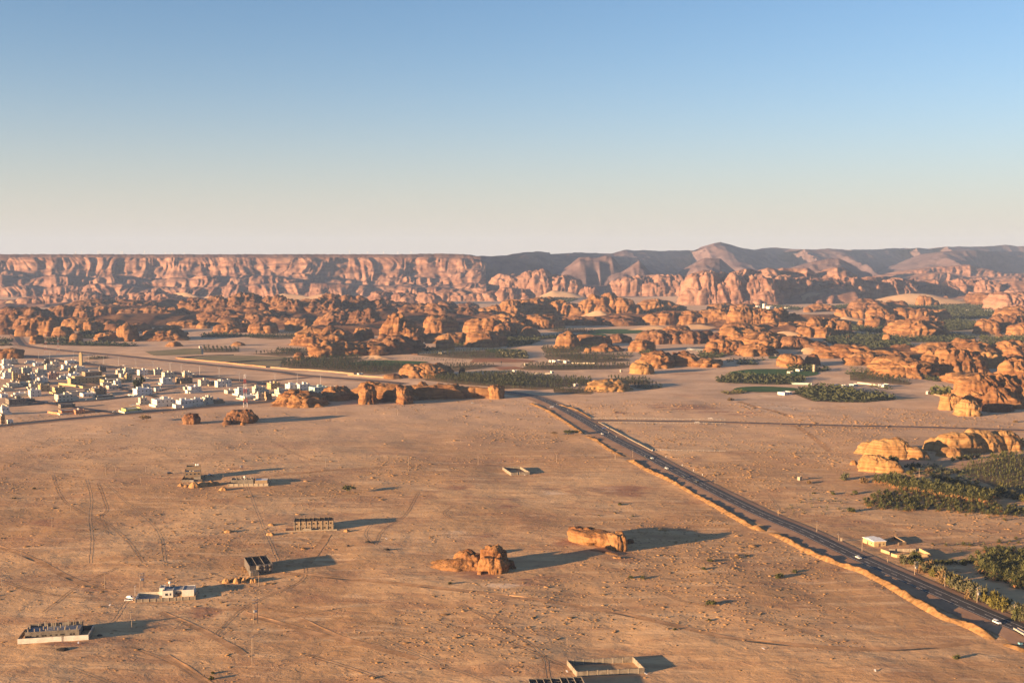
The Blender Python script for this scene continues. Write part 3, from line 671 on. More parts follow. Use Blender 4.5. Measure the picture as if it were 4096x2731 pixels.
hero('long orange slab rock with a hollow face, right of the pair on the plain',
     [(1445, 318, 262, 125, 158, 'slab', -.62, dict(er=.30, ez=.42, under=.10, lump=.10, topn=.12, hollow=(5.0, .55, .95, -.12))), (1330, 268, 150, 70, 122, 'slab', -.5, dict(er=.32, ez=.45, under=.10)), (1640, 352, 110, 80, 172, 'bold', -.7, dict(er=.34, ez=.5, under=.12, lump=.16)), (1480, 375, 150, 60, 335, 'layered', -.4, dict(er=1.3)), (1590, 392, 110, 40, 350, 'layered', -.5, dict(er=1.2))], 'rock')
hero('flat fallen slab before the hollow faced rock', [(1655, 430, 52, 26, 388, 'slab', -.2, {})], 'rock', name='boulder', cat='boulder')
hero('dark boulder behind the hollow faced rock', [(1775, 280, 36, 30, 230, 'bold', 0, {})], 'rock_brown', name='boulder', cat='boulder')
hero('rounded boulder on the plain, left of the two near the town road', [(390, 1000, 128, 90, 838, 'dome', .1, dict(under=.2, ledge=.10, lump=.2)), (330, 1000, 60, 45, 920, 'layered', 0, {})], 'rock_brown', 'b')
hero('larger hump of brown layered rock below the lattice mast', [(1060, 985, 225, 120, 775, 'layered', .1, dict(under=.15)), (910, 990, 95, 80, 860, 'layered', .2, {}), (1180, 935, 95, 70, 840, 'layered', 0, dict(under=.2)), (860, 1005, 55, 40, 930, 'layered', 0, {})], 'rock_brown', 'b')
hero('small upright stone beside the brown layered hump', [(1080, 1005, 30, 24, 955, 'bold', 0, {})], 'rock', 'b', name='boulder', cat='boulder')
# rock wall left of the highway
rock('pointed dome of banded rock nearest the white houses', 2, [(250, 1340), (310, 1285), (430, 1238), (520, 1280), (600, 1330)], 1385, 'layered', 'rock', n=4, front=7)
rock('low banded knoll between the pointed dome and the big wall', 2, [(610, 1300), (660, 1225), (760, 1208), (810, 1240)], 1332, 'layered', 'rock', n=3, front=5)
hero('long shadowed rock wall beside the highway bend, with two buttresses lit orange',
     [(1100, 1325, 280, 75, 1192, 'layered', 0, dict(er=.6, topn=.15)), (1450, 1316, 300, 62, 1190, 'layered', 0, dict(er=.55, topn=.18)), (1740, 1308, 280, 52, 1206, 'layered', 0, dict(er=.55, topn=.18)), (960, 1360, 68, 90, 1185, 'bold', .1, dict(ledge=.12, er=.6, topn=.1)), (1010, 1300, 120, 90, 1172, 'layered', 0, {}), (1110, 1310, 130, 80, 1195, 'layered', 0, {}), (1230, 1352, 60, 120, 1192, 'bold', .25, dict(ledge=.13, er=.6, topn=.1)), (1262, 1357, 62, 55, 1275, 'bold', 0, dict(ledge=.12, er=.6, topn=.1)),
      (1380, 1315, 160, 70, 1185, 'layered', 0, {}), (1520, 1310, 160, 70, 1195, 'layered', 0, {}), (1450, 1318, 110, 45, 1240, 'layered', 0, {}), (1680, 1305, 160, 60, 1205, 'layered', 0, {}), (1820, 1300, 120, 50, 1218, 'layered', 0, {}), (1915, 1302, 45, 40, 1240, 'dome', 0, {}), (860, 1290, 120, 60, 1230, 'layered', 0, {}), (1600, 1300, 120, 70, 1188, 'slab', 0, {})], 'rock', 2)
rock('blunt orange knob where the highway meets the rock wall', 2, [(1945, 1230), (1975, 1190), (2030, 1200), (2066, 1240)], 1312, 'bold', 'rock', n=2, front=2)
rock('arched hump of striped rock behind the rock wall', 2, [(1228, 1110), (1262, 1055), (1350, 1035), (1440, 1018), (1530, 1030), (1600, 1070), (1640, 1110)], 1142, 'layered', 'rock', n=5, front=5)
rock('small low lobe at the foot of the arched hump', 2, [(1100, 1118), (1150, 1104), (1232, 1125)], 1152, 'layered', 'rock', n=2, front=2)
rock('slender leaning pinnacle behind the arched hump', 2, [(1698, 1095), (1715, 1046), (1735, 1060), (1748, 1095)], 1117, 'tower', 'rock', n=1, front=1)
rock('bright orange whaleback rock standing in the palm grove', 3, [(745, 1165), (780, 1145), (850, 1143), (895, 1150), (930, 1190), (1050, 1225)], 1258, 'layered', 'rock_pale', n=4, front=4)
# rock group in mid plain
rock('cracked cubic block at the near end of the twin peaked rock', 3, [(1070, 1045), (1100, 1022), (1180, 1020), (1240, 1060)], 1108, 'bold', 'rock_pale', n=2, front=2)
rock('left hump of the twin peaked rock in the mid plain', 3, [(1150, 1010), (1200, 945), (1260, 922), (1320, 940), (1400, 1020)], 1060, 'layered', 'rock', n=3, front=5)
rock('right hump of the twin peaked rock, with a tilted head', 3, [(1392, 1000), (1405, 940), (1455, 918), (1500, 950), (1560, 955), (1625, 1000)], 1050, 'layered', 'rock', n=3, front=4)
rock('long low tail rock to the right of the twin peaked rock', 3, [(1600, 995), (1680, 980), (1760, 990), (1800, 1020)], 1056, 'slab', 'rock', n=3, front=2)
rock('tall egg shaped rock with a dark crest above the orchards', 3, [(455, 845), (480, 795), (535, 766), (590, 790), (640, 860)], 900, 'dome', 'rock', n=1, front=3)
rock('pale faced hollow rock beside the tall egg shaped rock', 3, [(640, 850), (690, 800), (780, 795), (870, 812), (895, 850)], 888, 'dome', 'rock', n=3, front=2)
rock('low capped mound behind the hollow rock', 3, [(860, 820), (905, 780), (960, 790), (1060, 830)], 852, 'layered', 'rock_brown', n=2, front=2)
rock('small round knob in the orchard below the egg shaped rock', 3, dm(678, 742, 893, 942), 942, 'dome', 'rock', n=1, front=1)
rock('broken orange ledge right of the small round knob', 3, [(790, 900), (850, 862), (910, 880), (962, 900)], 930, 'layered', 'rock', n=3, front=3)
rock('squat dome with a sloping right shoulder', 3, [(1060, 870), (1090, 832), (1135, 824), (1190, 850), (1245, 885)], 926, 'dome', 'rock', n=2, front=3)
rock('long striped wall of rock facing the green fields', 3, [(1108, 790), (1160, 755), (1300, 750), (1420, 760), (1560, 765), (1700, 775), (1820, 800)], (868, 862), 'bold', 'rock_brown', n=8, front=14)
rock('group of lit bosses at the end of the striped wall', 3, [(1676, 900), (1740, 865), (1820, 828), (1900, 835), (1990, 880)], 950, 'dome', 'rock', n=4, front=6)
rock('tall stepped crag right of the lit bosses', 3, [(1975, 900), (2030, 850), (2100, 870), (2180, 900), (2245, 930)], 970, 'layered', 'rock', n=3, front=5)
rock('broad stepped massif above the stepped crag', 3, [(1790, 790), (1850, 745), (1960, 735), (2080, 765), (2180, 800), (2300, 820)], 870, 'layered', 'rock', n=5, front=9)
# the right-hand side
rock('rounded boulder with vertical clefts beside the green field', 4, [(255, 1000), (300, 960), (380, 952), (445, 985)], 1055, 'bold', 'rock', n=2, front=2)
rock('dark globe shaped boulder beside the cleft boulder', 4, [(448, 985), (490, 946), (540, 948), (572, 990)], 1040, 'dome', 'rock_brown', n=1, front=2)
rock('low orange ledges spreading below the valley palms', 4, [(550, 950), (640, 925), (700, 880), (800, 872), (900, 890), (1020, 915)], 985, 'layered', 'rock', n=5, front=8)
rock('striped dome with a dark face near the farm road', 4, [(990, 1010), (1030, 968), (1090, 965), (1160, 1010)], 1075, 'bold', 'rock', n=2, front=2)
rock('long low lit shelf behind the striped dome', 4, [(800, 985), (900, 950), (1050, 925), (1200, 935), (1330, 950)], 1040, 'layered', 'rock', n=5, front=6)
rock('great bulging orange massif above the farm', 4, [(1090, 1085), (1150, 1020), (1250, 988), (1380, 985), (1480, 1040), (1500, 1090)], 1142, 'layered', 'rock', n=3, front=6)
rock('dark ribbed shoulder joining the great orange massif', 4, [(1400, 1010), (1480, 940), (1600, 900), (1720, 900), (1820, 980), (1920, 1070)], 1118, 'bold', 'rock', n=5, front=9)
rock('stepped crest rising behind the great orange massif', 4, [(1340, 900), (1450, 865), (1560, 870), (1620, 845), (1720, 838), (1860, 845), (1990, 900)], 985, 'layered', 'rock', n=6, front=9)
rock('small knob rock at the edge of the valley palms', 4, [(1175, 890), (1215, 862), (1260, 870), (1350, 905)], 918, 'layered', 'rock', n=2, front=2)
rock('sunlit cliff band behind the ribbed shoulder', 4, [(1760, 950), (1850, 930), (1960, 940), (2050, 985), (2105, 1000)], 1070, 'bold', 'rock_pale', n=4, front=3)
rock('upper terrace of rock at the right edge', 4, [(1990, 900), (2060, 860), (2160, 850), (2280, 870)], 985, 'layered', 'rock', n=4, front=5)
rock('shadowed lower terrace at the right edge', 4, [(2080, 970), (2180, 960), (2300, 965)], 1075, 'layered', 'rock_brown', n=3, front=3)
rock('low undercut ledge in front of the sunlit cliff band', 4, [(1588, 1130), (1640, 1108), (1780, 1102), (1920, 1115), (2010, 1120)], 1184, 'slab', 'rock', n=5, front=3)
rock('steep crag cut by the right edge of the picture', 4, [(2050, 1180), (2120, 1060), (2200, 1005), (2330, 960)], 1245, 'layered', 'rock', n=3, front=5)
rock('big pyramid shaped orange crag at the right', 4, [(1715, 1270), (1760, 1180), (1850, 1112), (1930, 1100), (2030, 1130), (2140, 1180), (2280, 1230)], 1385, 'layered', 'rock', n=5, front=10, resk=.9)
rock('cracked orange lobe at the foot of the pyramid crag, left', 4, [(1565, 1325), (1620, 1278), (1680, 1275), (1715, 1300)], 1405, 'bold', 'rock_pale', n=2, front=2, resk=.8)
rock('double boulder standing forward of the pyramid crag', 4, [(1700, 1385), (1725, 1325), (1790, 1318), (1820, 1350), (1872, 1395)], 1452, 'dome', 'rock_pale', n=2, front=3, resk=.8)
rock('dark shadowed block right of the double boulder', 4, [(1920, 1375), (1960, 1352), (2080, 1350), (2132, 1380)], 1420, 'bold', 'rock_brown', n=3, front=1, resk=.8)
# pale outcrops by the near palms
hero('smooth pale whaleback rock above the near palms', [(660, 490, 330, 140, 212, 'dome', -.15, dict(er=.85, ez=.9, flute=.04, lump=.12, ledge=.05, topn=.08)), (420, 430, 190, 110, 262, 'dome', .1, dict(er=.7, flute=.05, topn=.08)), (330, 430, 130, 90, 330, 'layered', 0, dict(flute=.05, topn=.08)), (930, 500, 240, 90, 320, 'dome', -.2, dict(er=.95, flute=.04, topn=.08)), (1020, 500, 140, 60, 400, 'dome', -.3, dict(er=.9, flute=.04, topn=.08))], 'rock_pale', 'g')
hero('bulging striped pale rock at the head of the palm row', [(470, 655, 200, 110, 418, 'layered', -.1, dict(flute=.04, under=.05, topn=.08)), (640, 670, 190, 90, 500, 'layered', -.25, dict(flute=.04, under=.03, topn=.08)), (360, 620, 90, 80, 430, 'layered', 0, dict(flute=.04, topn=.08)), (370, 590, 110, 80, 425, 'layered', 0, dict(flute=.04, topn=.08))], 'rock_pale', 'g')
hero('lone boulder leaning at the left end of the striped pale rock', [(205, 565, 48, 34, 492, 'dome', .2, {})], 'rock_pale', 'g', name='boulder', cat='boulder')
hero('long pale ridge of smooth rock at the right edge below the side road', [(1330, 400, 260, 120, 195, 'dome', -.1, dict(er=.75, flute=.04, topn=.08)), (1500, 420, 300, 120, 140, 'dome', 0, dict(er=.7, flute=.05, topn=.08)), (1780, 400, 330, 130, 112, 'dome', 0, dict(er=.65, flute=.05, topn=.08)), (2080, 380, 240, 110, 112, 'dome', 0, dict(er=.6, flute=.05, topn=.08)), (1420, 470, 180, 90, 320, 'dome', -.1, dict(er=.9, flute=.03, topn=.08)), (1950, 400, 160, 90, 240, 'dome', .3, dict(er=.8, flute=.05, topn=.08)), (1700, 420, 200, 90, 270, 'dome', .3, dict(er=.9, flute=.04, topn=.08))], 'rock_pale', 'g')
hero('round cap boulder at the end of the pale ridge', [(2190, 380, 110, 70, 228, 'dome', -.3, dict(flute=.04, topn=.08))], 'rock_pale', 'g', name='boulder', cat='boulder')
hero('grey boulder cut by the right edge behind the pale ridge', [(2330, 330, 70, 60, 240, 'dome', 0, {})], 'rock_pale', 'g', name='boulder', cat='boulder')
# left edge
rock('dark block of rock at the left edge above the town', 1, [(-40, 925), (40, 902), (120, 905), (165, 945)], 985, 'bold', 'rock', n=2, front=3)
# --- middle belts, left to right
B = 'rock_brown'
rock('cluster of fluted orange domes at the left, beside the valley road', 1, [(160, 740), (200, 690), (270, 660), (350, 655), (430, 690), (470, 740)], 805, 'bold', 'rock', n=4, front=5)
rock('conical bosses right of the fluted domes', 1, [(425, 780), (490, 720), (560, 740), (580, 790)], 810, 'bold', 'rock', n=2, front=2)
rock('small rock by the fields below the fluted domes', 1, dm(250, 348, 790, 865), 865, 'bold', 'rock', n=2, front=1)
rock('cubic orange boulder standing in the palm belt', 1, dm(560, 665, 773, 856), 856, 'bold', 'rock', n=1, front=1)
rock('low scatter of orange rock beside the tall stack', 1, [(780, 815), (860, 790), (930, 765), (970, 790)], 842, 'layered', 'rock', n=4, front=4)
rock('tall rock stack with a pointed top standing before the belt', 1, [(960, 780), (990, 730), (1030, 698), (1055, 740), (1110, 815)], 842, 'tower', 'rock', n=2, front=4)
rock('dark hump behind the tall rock stack', 1, [(1030, 720), (1100, 690), (1180, 705), (1235, 750)], 775, 'dome', B, n=3, front=3)
rock('wide sloping orange rock right of the tall stack', 1, [(1238, 770), (1270, 728), (1340, 735), (1420, 770), (1515, 815)], 838, 'layered', 'rock', n=3, front=5)
rock('small detached rock on the plain near the fields', 1, [(1355, 865), (1400, 845), (1440, 842), (1472, 868)], 886, 'layered', 'rock', n=2, front=1)
rock('tiny rock heap on the fields beyond the town', 1, [(1890, 865), (1930, 842), (1985, 860)], 882, 'layered', 'rock', n=2, front=2)
rock('flat topped wall of orange rock above the palm belt', 1, [(550, 700), (580, 655), (680, 655), (780, 665), (800, 700)], 760, 'bold', 'rock', n=3, front=4)
rock('smooth dark dome ending the flat topped wall', 1, [(760, 710), (830, 660), (900, 665), (990, 715)], 758, 'dome', B, n=2, front=1)
rock('dark massif at the left edge, second row', 1, [(-40, 600), (60, 580), (200, 565), (330, 590), (410, 650), (450, 700)], 745, 'layered', B, n=5, front=8)
rock('low rock at the left edge by the valley road', 1, [(-30, 745), (40, 732), (100, 760)], 792, 'dome', B, n=2, front=2)
rock('square browed dome in the second row', 1, [(390, 610), (430, 560), (520, 548), (600, 590)], 690, 'bold', B, n=2, front=3)
rock('row of rounded towers in the second row', 1, [(590, 600), (680, 560), (760, 580), (870, 570), (950, 600)], 690, 'bold', B, n=5, front=6)
rock('long broken ridge of brown rock, upper second row', 1, [(560, 540), (700, 520), (800, 500), (950, 520), (1060, 510), (1180, 530), (1300, 545)], 620, 'layered', B, n=8, front=10)
rock('jumbled brown ledges in the middle of the left belt', 1, [(940, 600), (1050, 570), (1200, 585), (1350, 560), (1480, 590), (1560, 640)], 700, 'layered', B, n=8, front=14)
rock('rounded lit boss with a long dark tail', 1, [(1420, 695), (1480, 668), (1560, 675), (1640, 700)], 735, 'layered', 'rock', n=3, front=3)
rock('cone shaped rock between the bosses', 1, [(1595, 725), (1640, 672), (1670, 690), (1710, 730)], 738, 'cone', 'rock', n=1, front=2)
rock('low orange knoll before the brown belt', 1, [(1750, 735), (1800, 700), (1900, 690), (1980, 720)], 775, 'layered', 'rock', n=4, front=4)
rock('square chimney rock on the orange knoll', 1, [(1968, 690), (1990, 674), (2030, 680), (2042, 700)], 765, 'bold', 'rock', n=1, front=1)
rock('twin round headed rocks right of the chimney rock', 1, [(2050, 720), (2090, 685), (2150, 700), (2200, 690), (2240, 720)], 780, 'bold', 'rock', n=3, front=3)
rock('wide stepped massif of brown ledges, left centre', 1, [(1470, 520), (1650, 480), (1850, 470), (2050, 462), (2240, 475), (2400, 500)], 660, 'layered', B, n=12, front=26)
rock('dark stepped slope below the wide brown massif', 1, [(1650, 640), (1800, 590), (2000, 580), (2200, 600), (2380, 630)], 715, 'layered', B, n=7, front=14)
rock('mushroom shaped rock at the foot of the brown belt', 2, [(305, 700), (330, 660), (400, 655), (465, 700)], 765, 'bold', 'rock', n=2, front=2)
rock('thin upright fin beside the mushroom shaped rock', 2, [(428, 745), (450, 712), (468, 730), (482, 760)], 772, 'tower', 'rock', n=1, front=0)
rock('peaked crag in the centre left belt', 2, [(535, 680), (600, 632), (650, 630), (710, 680)], 735, 'layered', 'rock', n=3, front=4)
rock('brown stepped ledges above the peaked crag', 2, [(150, 560), (350, 515), (560, 500), (700, 520), (850, 560)], 690, 'layered', B, n=8, front=16)
rock('long rough brown slope in the centre of the belt', 2, [(560, 500), (640, 472), (800, 480), (960, 500), (1100, 560), (1200, 610)], 680, 'layered', B, n=8, front=18)
rock('knotted brown crags behind the great peak', 2, [(600, 640), (760, 590), (900, 585), (1050, 630)], 745, 'layered', B, n=6, front=12)
rock('front apron of orange ledges left of the great peak', 2, [(380, 840), (420, 790), (520, 755), (640, 740), (760, 745), (870, 800)], 880, 'layered', 'rock', n=5, front=9)
rock('square faced orange block in the sand bay', 2, [(850, 790), (890, 745), (960, 730), (1005, 790)], 845, 'bold', 'rock', n=2, front=3)
rock('great orange peak with a long dark right flank', 2, [(1055, 760), (1080, 670), (1150, 640), (1230, 680), (1330, 750), (1410, 840)], 865, 'layered', 'rock', n=5, front=9)
rock('dark spur running down from the great peak to the palms', 2, [(1020, 860), (1080, 780), (1160, 800), (1260, 880), (1380, 930)], 950, 'layered', B, n=4, front=7)
rock('low glowing ledges in front of the great peak', 2, [(480, 900), (540, 845), (700, 850), (850, 845), (1000, 865), (1110, 890)], (975, 955), 'slab', 'rock', n=7, front=8)
rock('single boulder at the corner of the palm orchard', 2, dm(356, 440, 930, 988), 988, 'dome', 'rock', n=1, front=1)
rock('head shaped overhanging rock in the belt centre', 2, [(1418, 670), (1450, 635), (1540, 632), (1620, 690), (1670, 740)], 782, 'bold', 'rock', n=3, front=2)
rock('low dark saddle below the head shaped rock', 2, [(1395, 810), (1450, 780), (1540, 790), (1600, 820)], 860, 'layered', 'rock', n=3, front=3)
rock('egg shaped boulder standing in front of the belt', 2, dm(1520, 1664, 786, 912), 912, 'dome', 'rock', n=1, front=0)
rock('low lit rock behind the egg shaped boulder', 2, [(1600, 800), (1660, 772), (1740, 785), (1795, 830)], 862, 'bold', 'rock', n=2, front=2)
rock('big fluted dome beside the palm orchards', 2, [(1780, 850), (1830, 790), (1900, 757), (1960, 765), (2065, 860)], 892, 'dome', 'rock', n=2, front=4)
rock('broad flat topped dome above the fluted dome', 2, [(1738, 740), (1790, 690), (1880, 668), (2000, 690), (2100, 720), (2165, 780)], 812, 'bold', 'rock', n=4, front=5)
rock('brown terraces behind the flat topped dome', 2, [(1180, 620), (1330, 560), (1450, 540), (1600, 560), (1750, 590), (1900, 600)], 690, 'layered', B, n=8, front=14)
rock('paired blocks on the skyline of the belt', 2, [(1010, 560), (1090, 518), (1200, 530), (1350, 545), (1520, 530)], 600, 'layered', B, n=6, front=6)
rock('shadowed cubic rocks below the far cliff', 2, [(1515, 560), (1570, 520), (1650, 530), (1680, 570)], 605, 'bold', B, n=2, front=2)
rock('small ragged rocks right of the cubic rocks', 2, [(1710, 555), (1780, 525), (1870, 545)], 585, 'layered', B, n=3, front=3)
rock('banded wall left of the fluted block', 2, [(1850, 620), (1960, 560), (2060, 540), (2150, 510), (2240, 530)], 665, 'bold', 'rock', n=5, front=6)
rock('large fluted block in the centre belt', 3, [(30, 590), (80, 520), (200, 505), (330, 508), (420, 500), (540, 560), (650, 570)], 655, 'bold', 'rock', n=6, front=7)
rock('humped crags around the high dune', 3, [(630, 560), (720, 500), (830, 490), (900, 470), (1000, 500), (1100, 560), (1165, 600)], 655, 'bold', 'rock', n=7, front=9)
rock('overhanging dark block below the fluted block', 3, [(225, 680), (280, 632), (420, 628), (495, 680)], 742, 'bold', 'rock', n=3, front=3)
rock('low dark ledges before the high dune', 3, [(480, 670), (640, 640), (760, 660), (860, 690)], 715, 'layered', B, n=5, front=4)
rock('left hand shoulder of layered rock in the centre belt', 3, [(-60, 660), (40, 620), (130, 625), (210, 680)], 745, 'layered', 'rock', n=3, front=4)
rock('dark fluted block beside the palms', 3, [(-40, 740), (20, 700), (90, 705), (125, 760)], 812, 'bold', B, n=2, front=2)
rock('fan shaped rock with a lit left face', 3, [(158, 780), (205, 718), (260, 745), (315, 780)], 812, 'dome', 'rock', n=2, front=1)
rock('flat dark shelf right of the high dune', 3, [(840, 680), (950, 640), (1080, 645), (1180, 680)], 720, 'layered', B, n=4, front=4)
rock('row of blunt towers on the belt skyline', 3, [(1100, 560), (1180, 515), (1290, 508), (1400, 560), (1500, 580)], 625, 'bold', 'rock', n=5, front=5)
rock('sunlit knobbly ridge in the right centre', 3, [(1180, 660), (1290, 615), (1420, 600), (1560, 600), (1700, 590), (1900, 580)], 712, 'bold', 'rock', n=9, front=16)
rock('little balanced pillar before the knobbly ridge', 3, [(1645, 680), (1660, 650), (1680, 670)], 722, 'tower', 'rock', n=1, front=1)
rock('short spires on the crest of the right centre ridge', 3, [(1690, 560), (1740, 540), (1830, 535), (1920, 560), (1990, 530), (2060, 560)], 610, 'tower', 'rock', n=6, front=4)
rock('great dark sided block in the right centre', 3, [(1880, 650), (1930, 590), (2040, 565), (2140, 565), (2240, 600), (2300, 660)], 750, 'bold', 'rock', n=4, front=6)
rock('huddle of round rocks at the foot of the dark sided block', 3, [(1790, 740), (1860, 690), (1960, 690), (2080, 720), (2200, 740)], 775, 'dome', 'rock', n=6, front=6)
rock('crag on the small plain before the knobbly ridge', 3, [(1360, 745), (1420, 708), (1480, 720), (1530, 755)], 775, 'layered', 'rock', n=2, front=3)
rock('dark cleft wall with lit ribs, centre right', 4, [(150, 640), (200, 590), (300, 600), (400, 640), (480, 660)], 740, 'bold', 'rock', n=5, front=5)
rock('row of stubby pillars below the cleft wall', 4, [(60, 730), (160, 690), (300, 690), (420, 690), (560, 680)], 760, 'tower', 'rock', n=9, front=6)
rock('domed towers closing the right centre belt', 4, [(480, 720), (560, 650), (660, 655), (740, 665), (812, 740)], 790, 'bold', 'rock', n=5, front=6)
rock('lower lit wall under the domed towers', 4, [(380, 760), (480, 720), (600, 715), (690, 760)], 812, 'bold', 'rock', n=4, front=4)
rock('brown slope of ledges right of the striped wall', 4, [(-60, 790), (40, 760), (140, 800), (260, 850)], 905, 'layered', 'rock', n=4, front=7)
rock('domed rock in shadow above the sand bay', 4, [(250, 850), (300, 805), (380, 798), (470, 830), (560, 860), (640, 890)], 912, 'dome', B, n=4, front=4)
rock('stack of ledges on the skyline before the dunes', 4, [(500, 560), (560, 535), (650, 540), (700, 575)], 600, 'layered', 'rock', n=3, front=3)
rock('small cone rock left of the skyline ledges', 4, [(440, 600), (480, 560), (520, 600)], 605, 'cone', 'rock', n=1, front=1)
rock('long dark capped hill before the wide dune', 4, [(800, 570), (860, 520), (960, 500), (1060, 520), (1140, 545)], 600, 'layered', B, n=5, front=5)
rock('dark block continuing the capped hill', 4, [(1120, 540), (1160, 512), (1270, 512), (1300, 560)], 590, 'bold', B, n=2, front=2)
rock('lit bluffs below the capped hill', 4, [(720, 620), (800, 580), (880, 570), (960, 590), (1010, 620)], 655, 'bold', 'rock', n=5, front=5)
rock('hooded dome right of the lit bluffs', 4, [(985, 640), (1030, 565), (1090, 570), (1200, 640)], 685, 'bold', 'rock', n=3, front=3)
rock('square rock tower standing in the palm valley', 4, [(958, 690), (985, 645), (1040, 640), (1085, 650), (1110, 700)], 738, 'bold', 'rock', n=2, front=1)
rock('low dark wall right of the square rock tower', 4, [(1080, 690), (1140, 678), (1230, 690)], 722, 'slab', B, n=3, front=1)
rock('small egg rock left of the square rock tower', 4, dm(874, 938, 664, 726), 726, 'dome', 'rock', n=1, front=0)
rock('fluted bluff on the far side of the palm valley', 4, [(1195, 620), (1230, 575), (1330, 575), (1440, 575), (1490, 610)], 682, 'bold', 'rock', n=4, front=4)
rock('two domed pillars at the end of the fluted bluff', 4, [(1500, 620), (1540, 580), (1600, 590), (1625, 630)], 668, 'bold', 'rock', n=2, front=2)
rock('low ledge before the two domed pillars', 4, [(1360, 655), (1430, 632), (1560, 640)], 686, 'slab', 'rock', n=3, front=2)
rock('large hooded rock with a cave, in the palm valley', 4, [(1203, 730), (1250, 680), (1330, 668), (1430, 680), (1550, 760)], 815, 'layered', 'rock', n=3, front=4)
rock('small cube of rock right of the hooded rock', 4, dm(1480, 1520, 745, 785), 785, 'bold', 'rock', n=1, front=0)
rock('upright boulder among the valley palms', 4, dm(1088, 1158, 775, 848), 848, 'dome', 'rock', n=1, front=1)
rock('tiny round stone among the valley palms', 4, dm(790, 824, 792, 822), 822, 'dome', 'rock', n=1, front=0)
rock('cluster of stones before the wide dune', 4, [(1362, 530), (1400, 500), (1440, 460), (1480, 500), (1540, 520)], 560, 'tower', 'rock', n=4, front=3)
rock('single stone on the wide dune', 4, dm(1575, 1625, 472, 512), 512, 'dome', 'rock', n=1, front=0)
rock('shadowed bluff at the end of the wide dune', 4, [(1795, 520), (1860, 470), (1960, 450), (2045, 470)], 552, 'bold', B, n=3, front=3)
rock('great smooth dome at the right edge', 4, [(1968, 520), (2030, 470), (2130, 442), (2240, 460), (2330, 500)], 592, 'dome', 'rock_pink', n=3, front=3)
rock('stepped rock below the great smooth dome', 4, [(2025, 610), (2080, 560), (2160, 575), (2280, 600)], 672, 'layered', 'rock', n=3, front=4)
rock('cone topped rock with a cave at the right of the palm valley', 4, [(1848, 750), (1890, 680), (1935, 660), (1990, 700), (2030, 750)], 785, 'dome', 'rock', n=2, front=3)
rock('dark crags behind the cone topped rock', 4, [(1980, 670), (2060, 640), (2150, 650), (2260, 680)], 770, 'bold', B, n=4, front=5)
rock('orange heap at the right edge of the palm valley', 4, [(2120, 745), (2180, 705), (2280, 690)], 795, 'dome', 'rock', n=2, front=3)
rock('little knob before the orange heap', 4, dm(2005, 2075, 782, 820), 820, 'layered', 'rock', n=1, front=1)
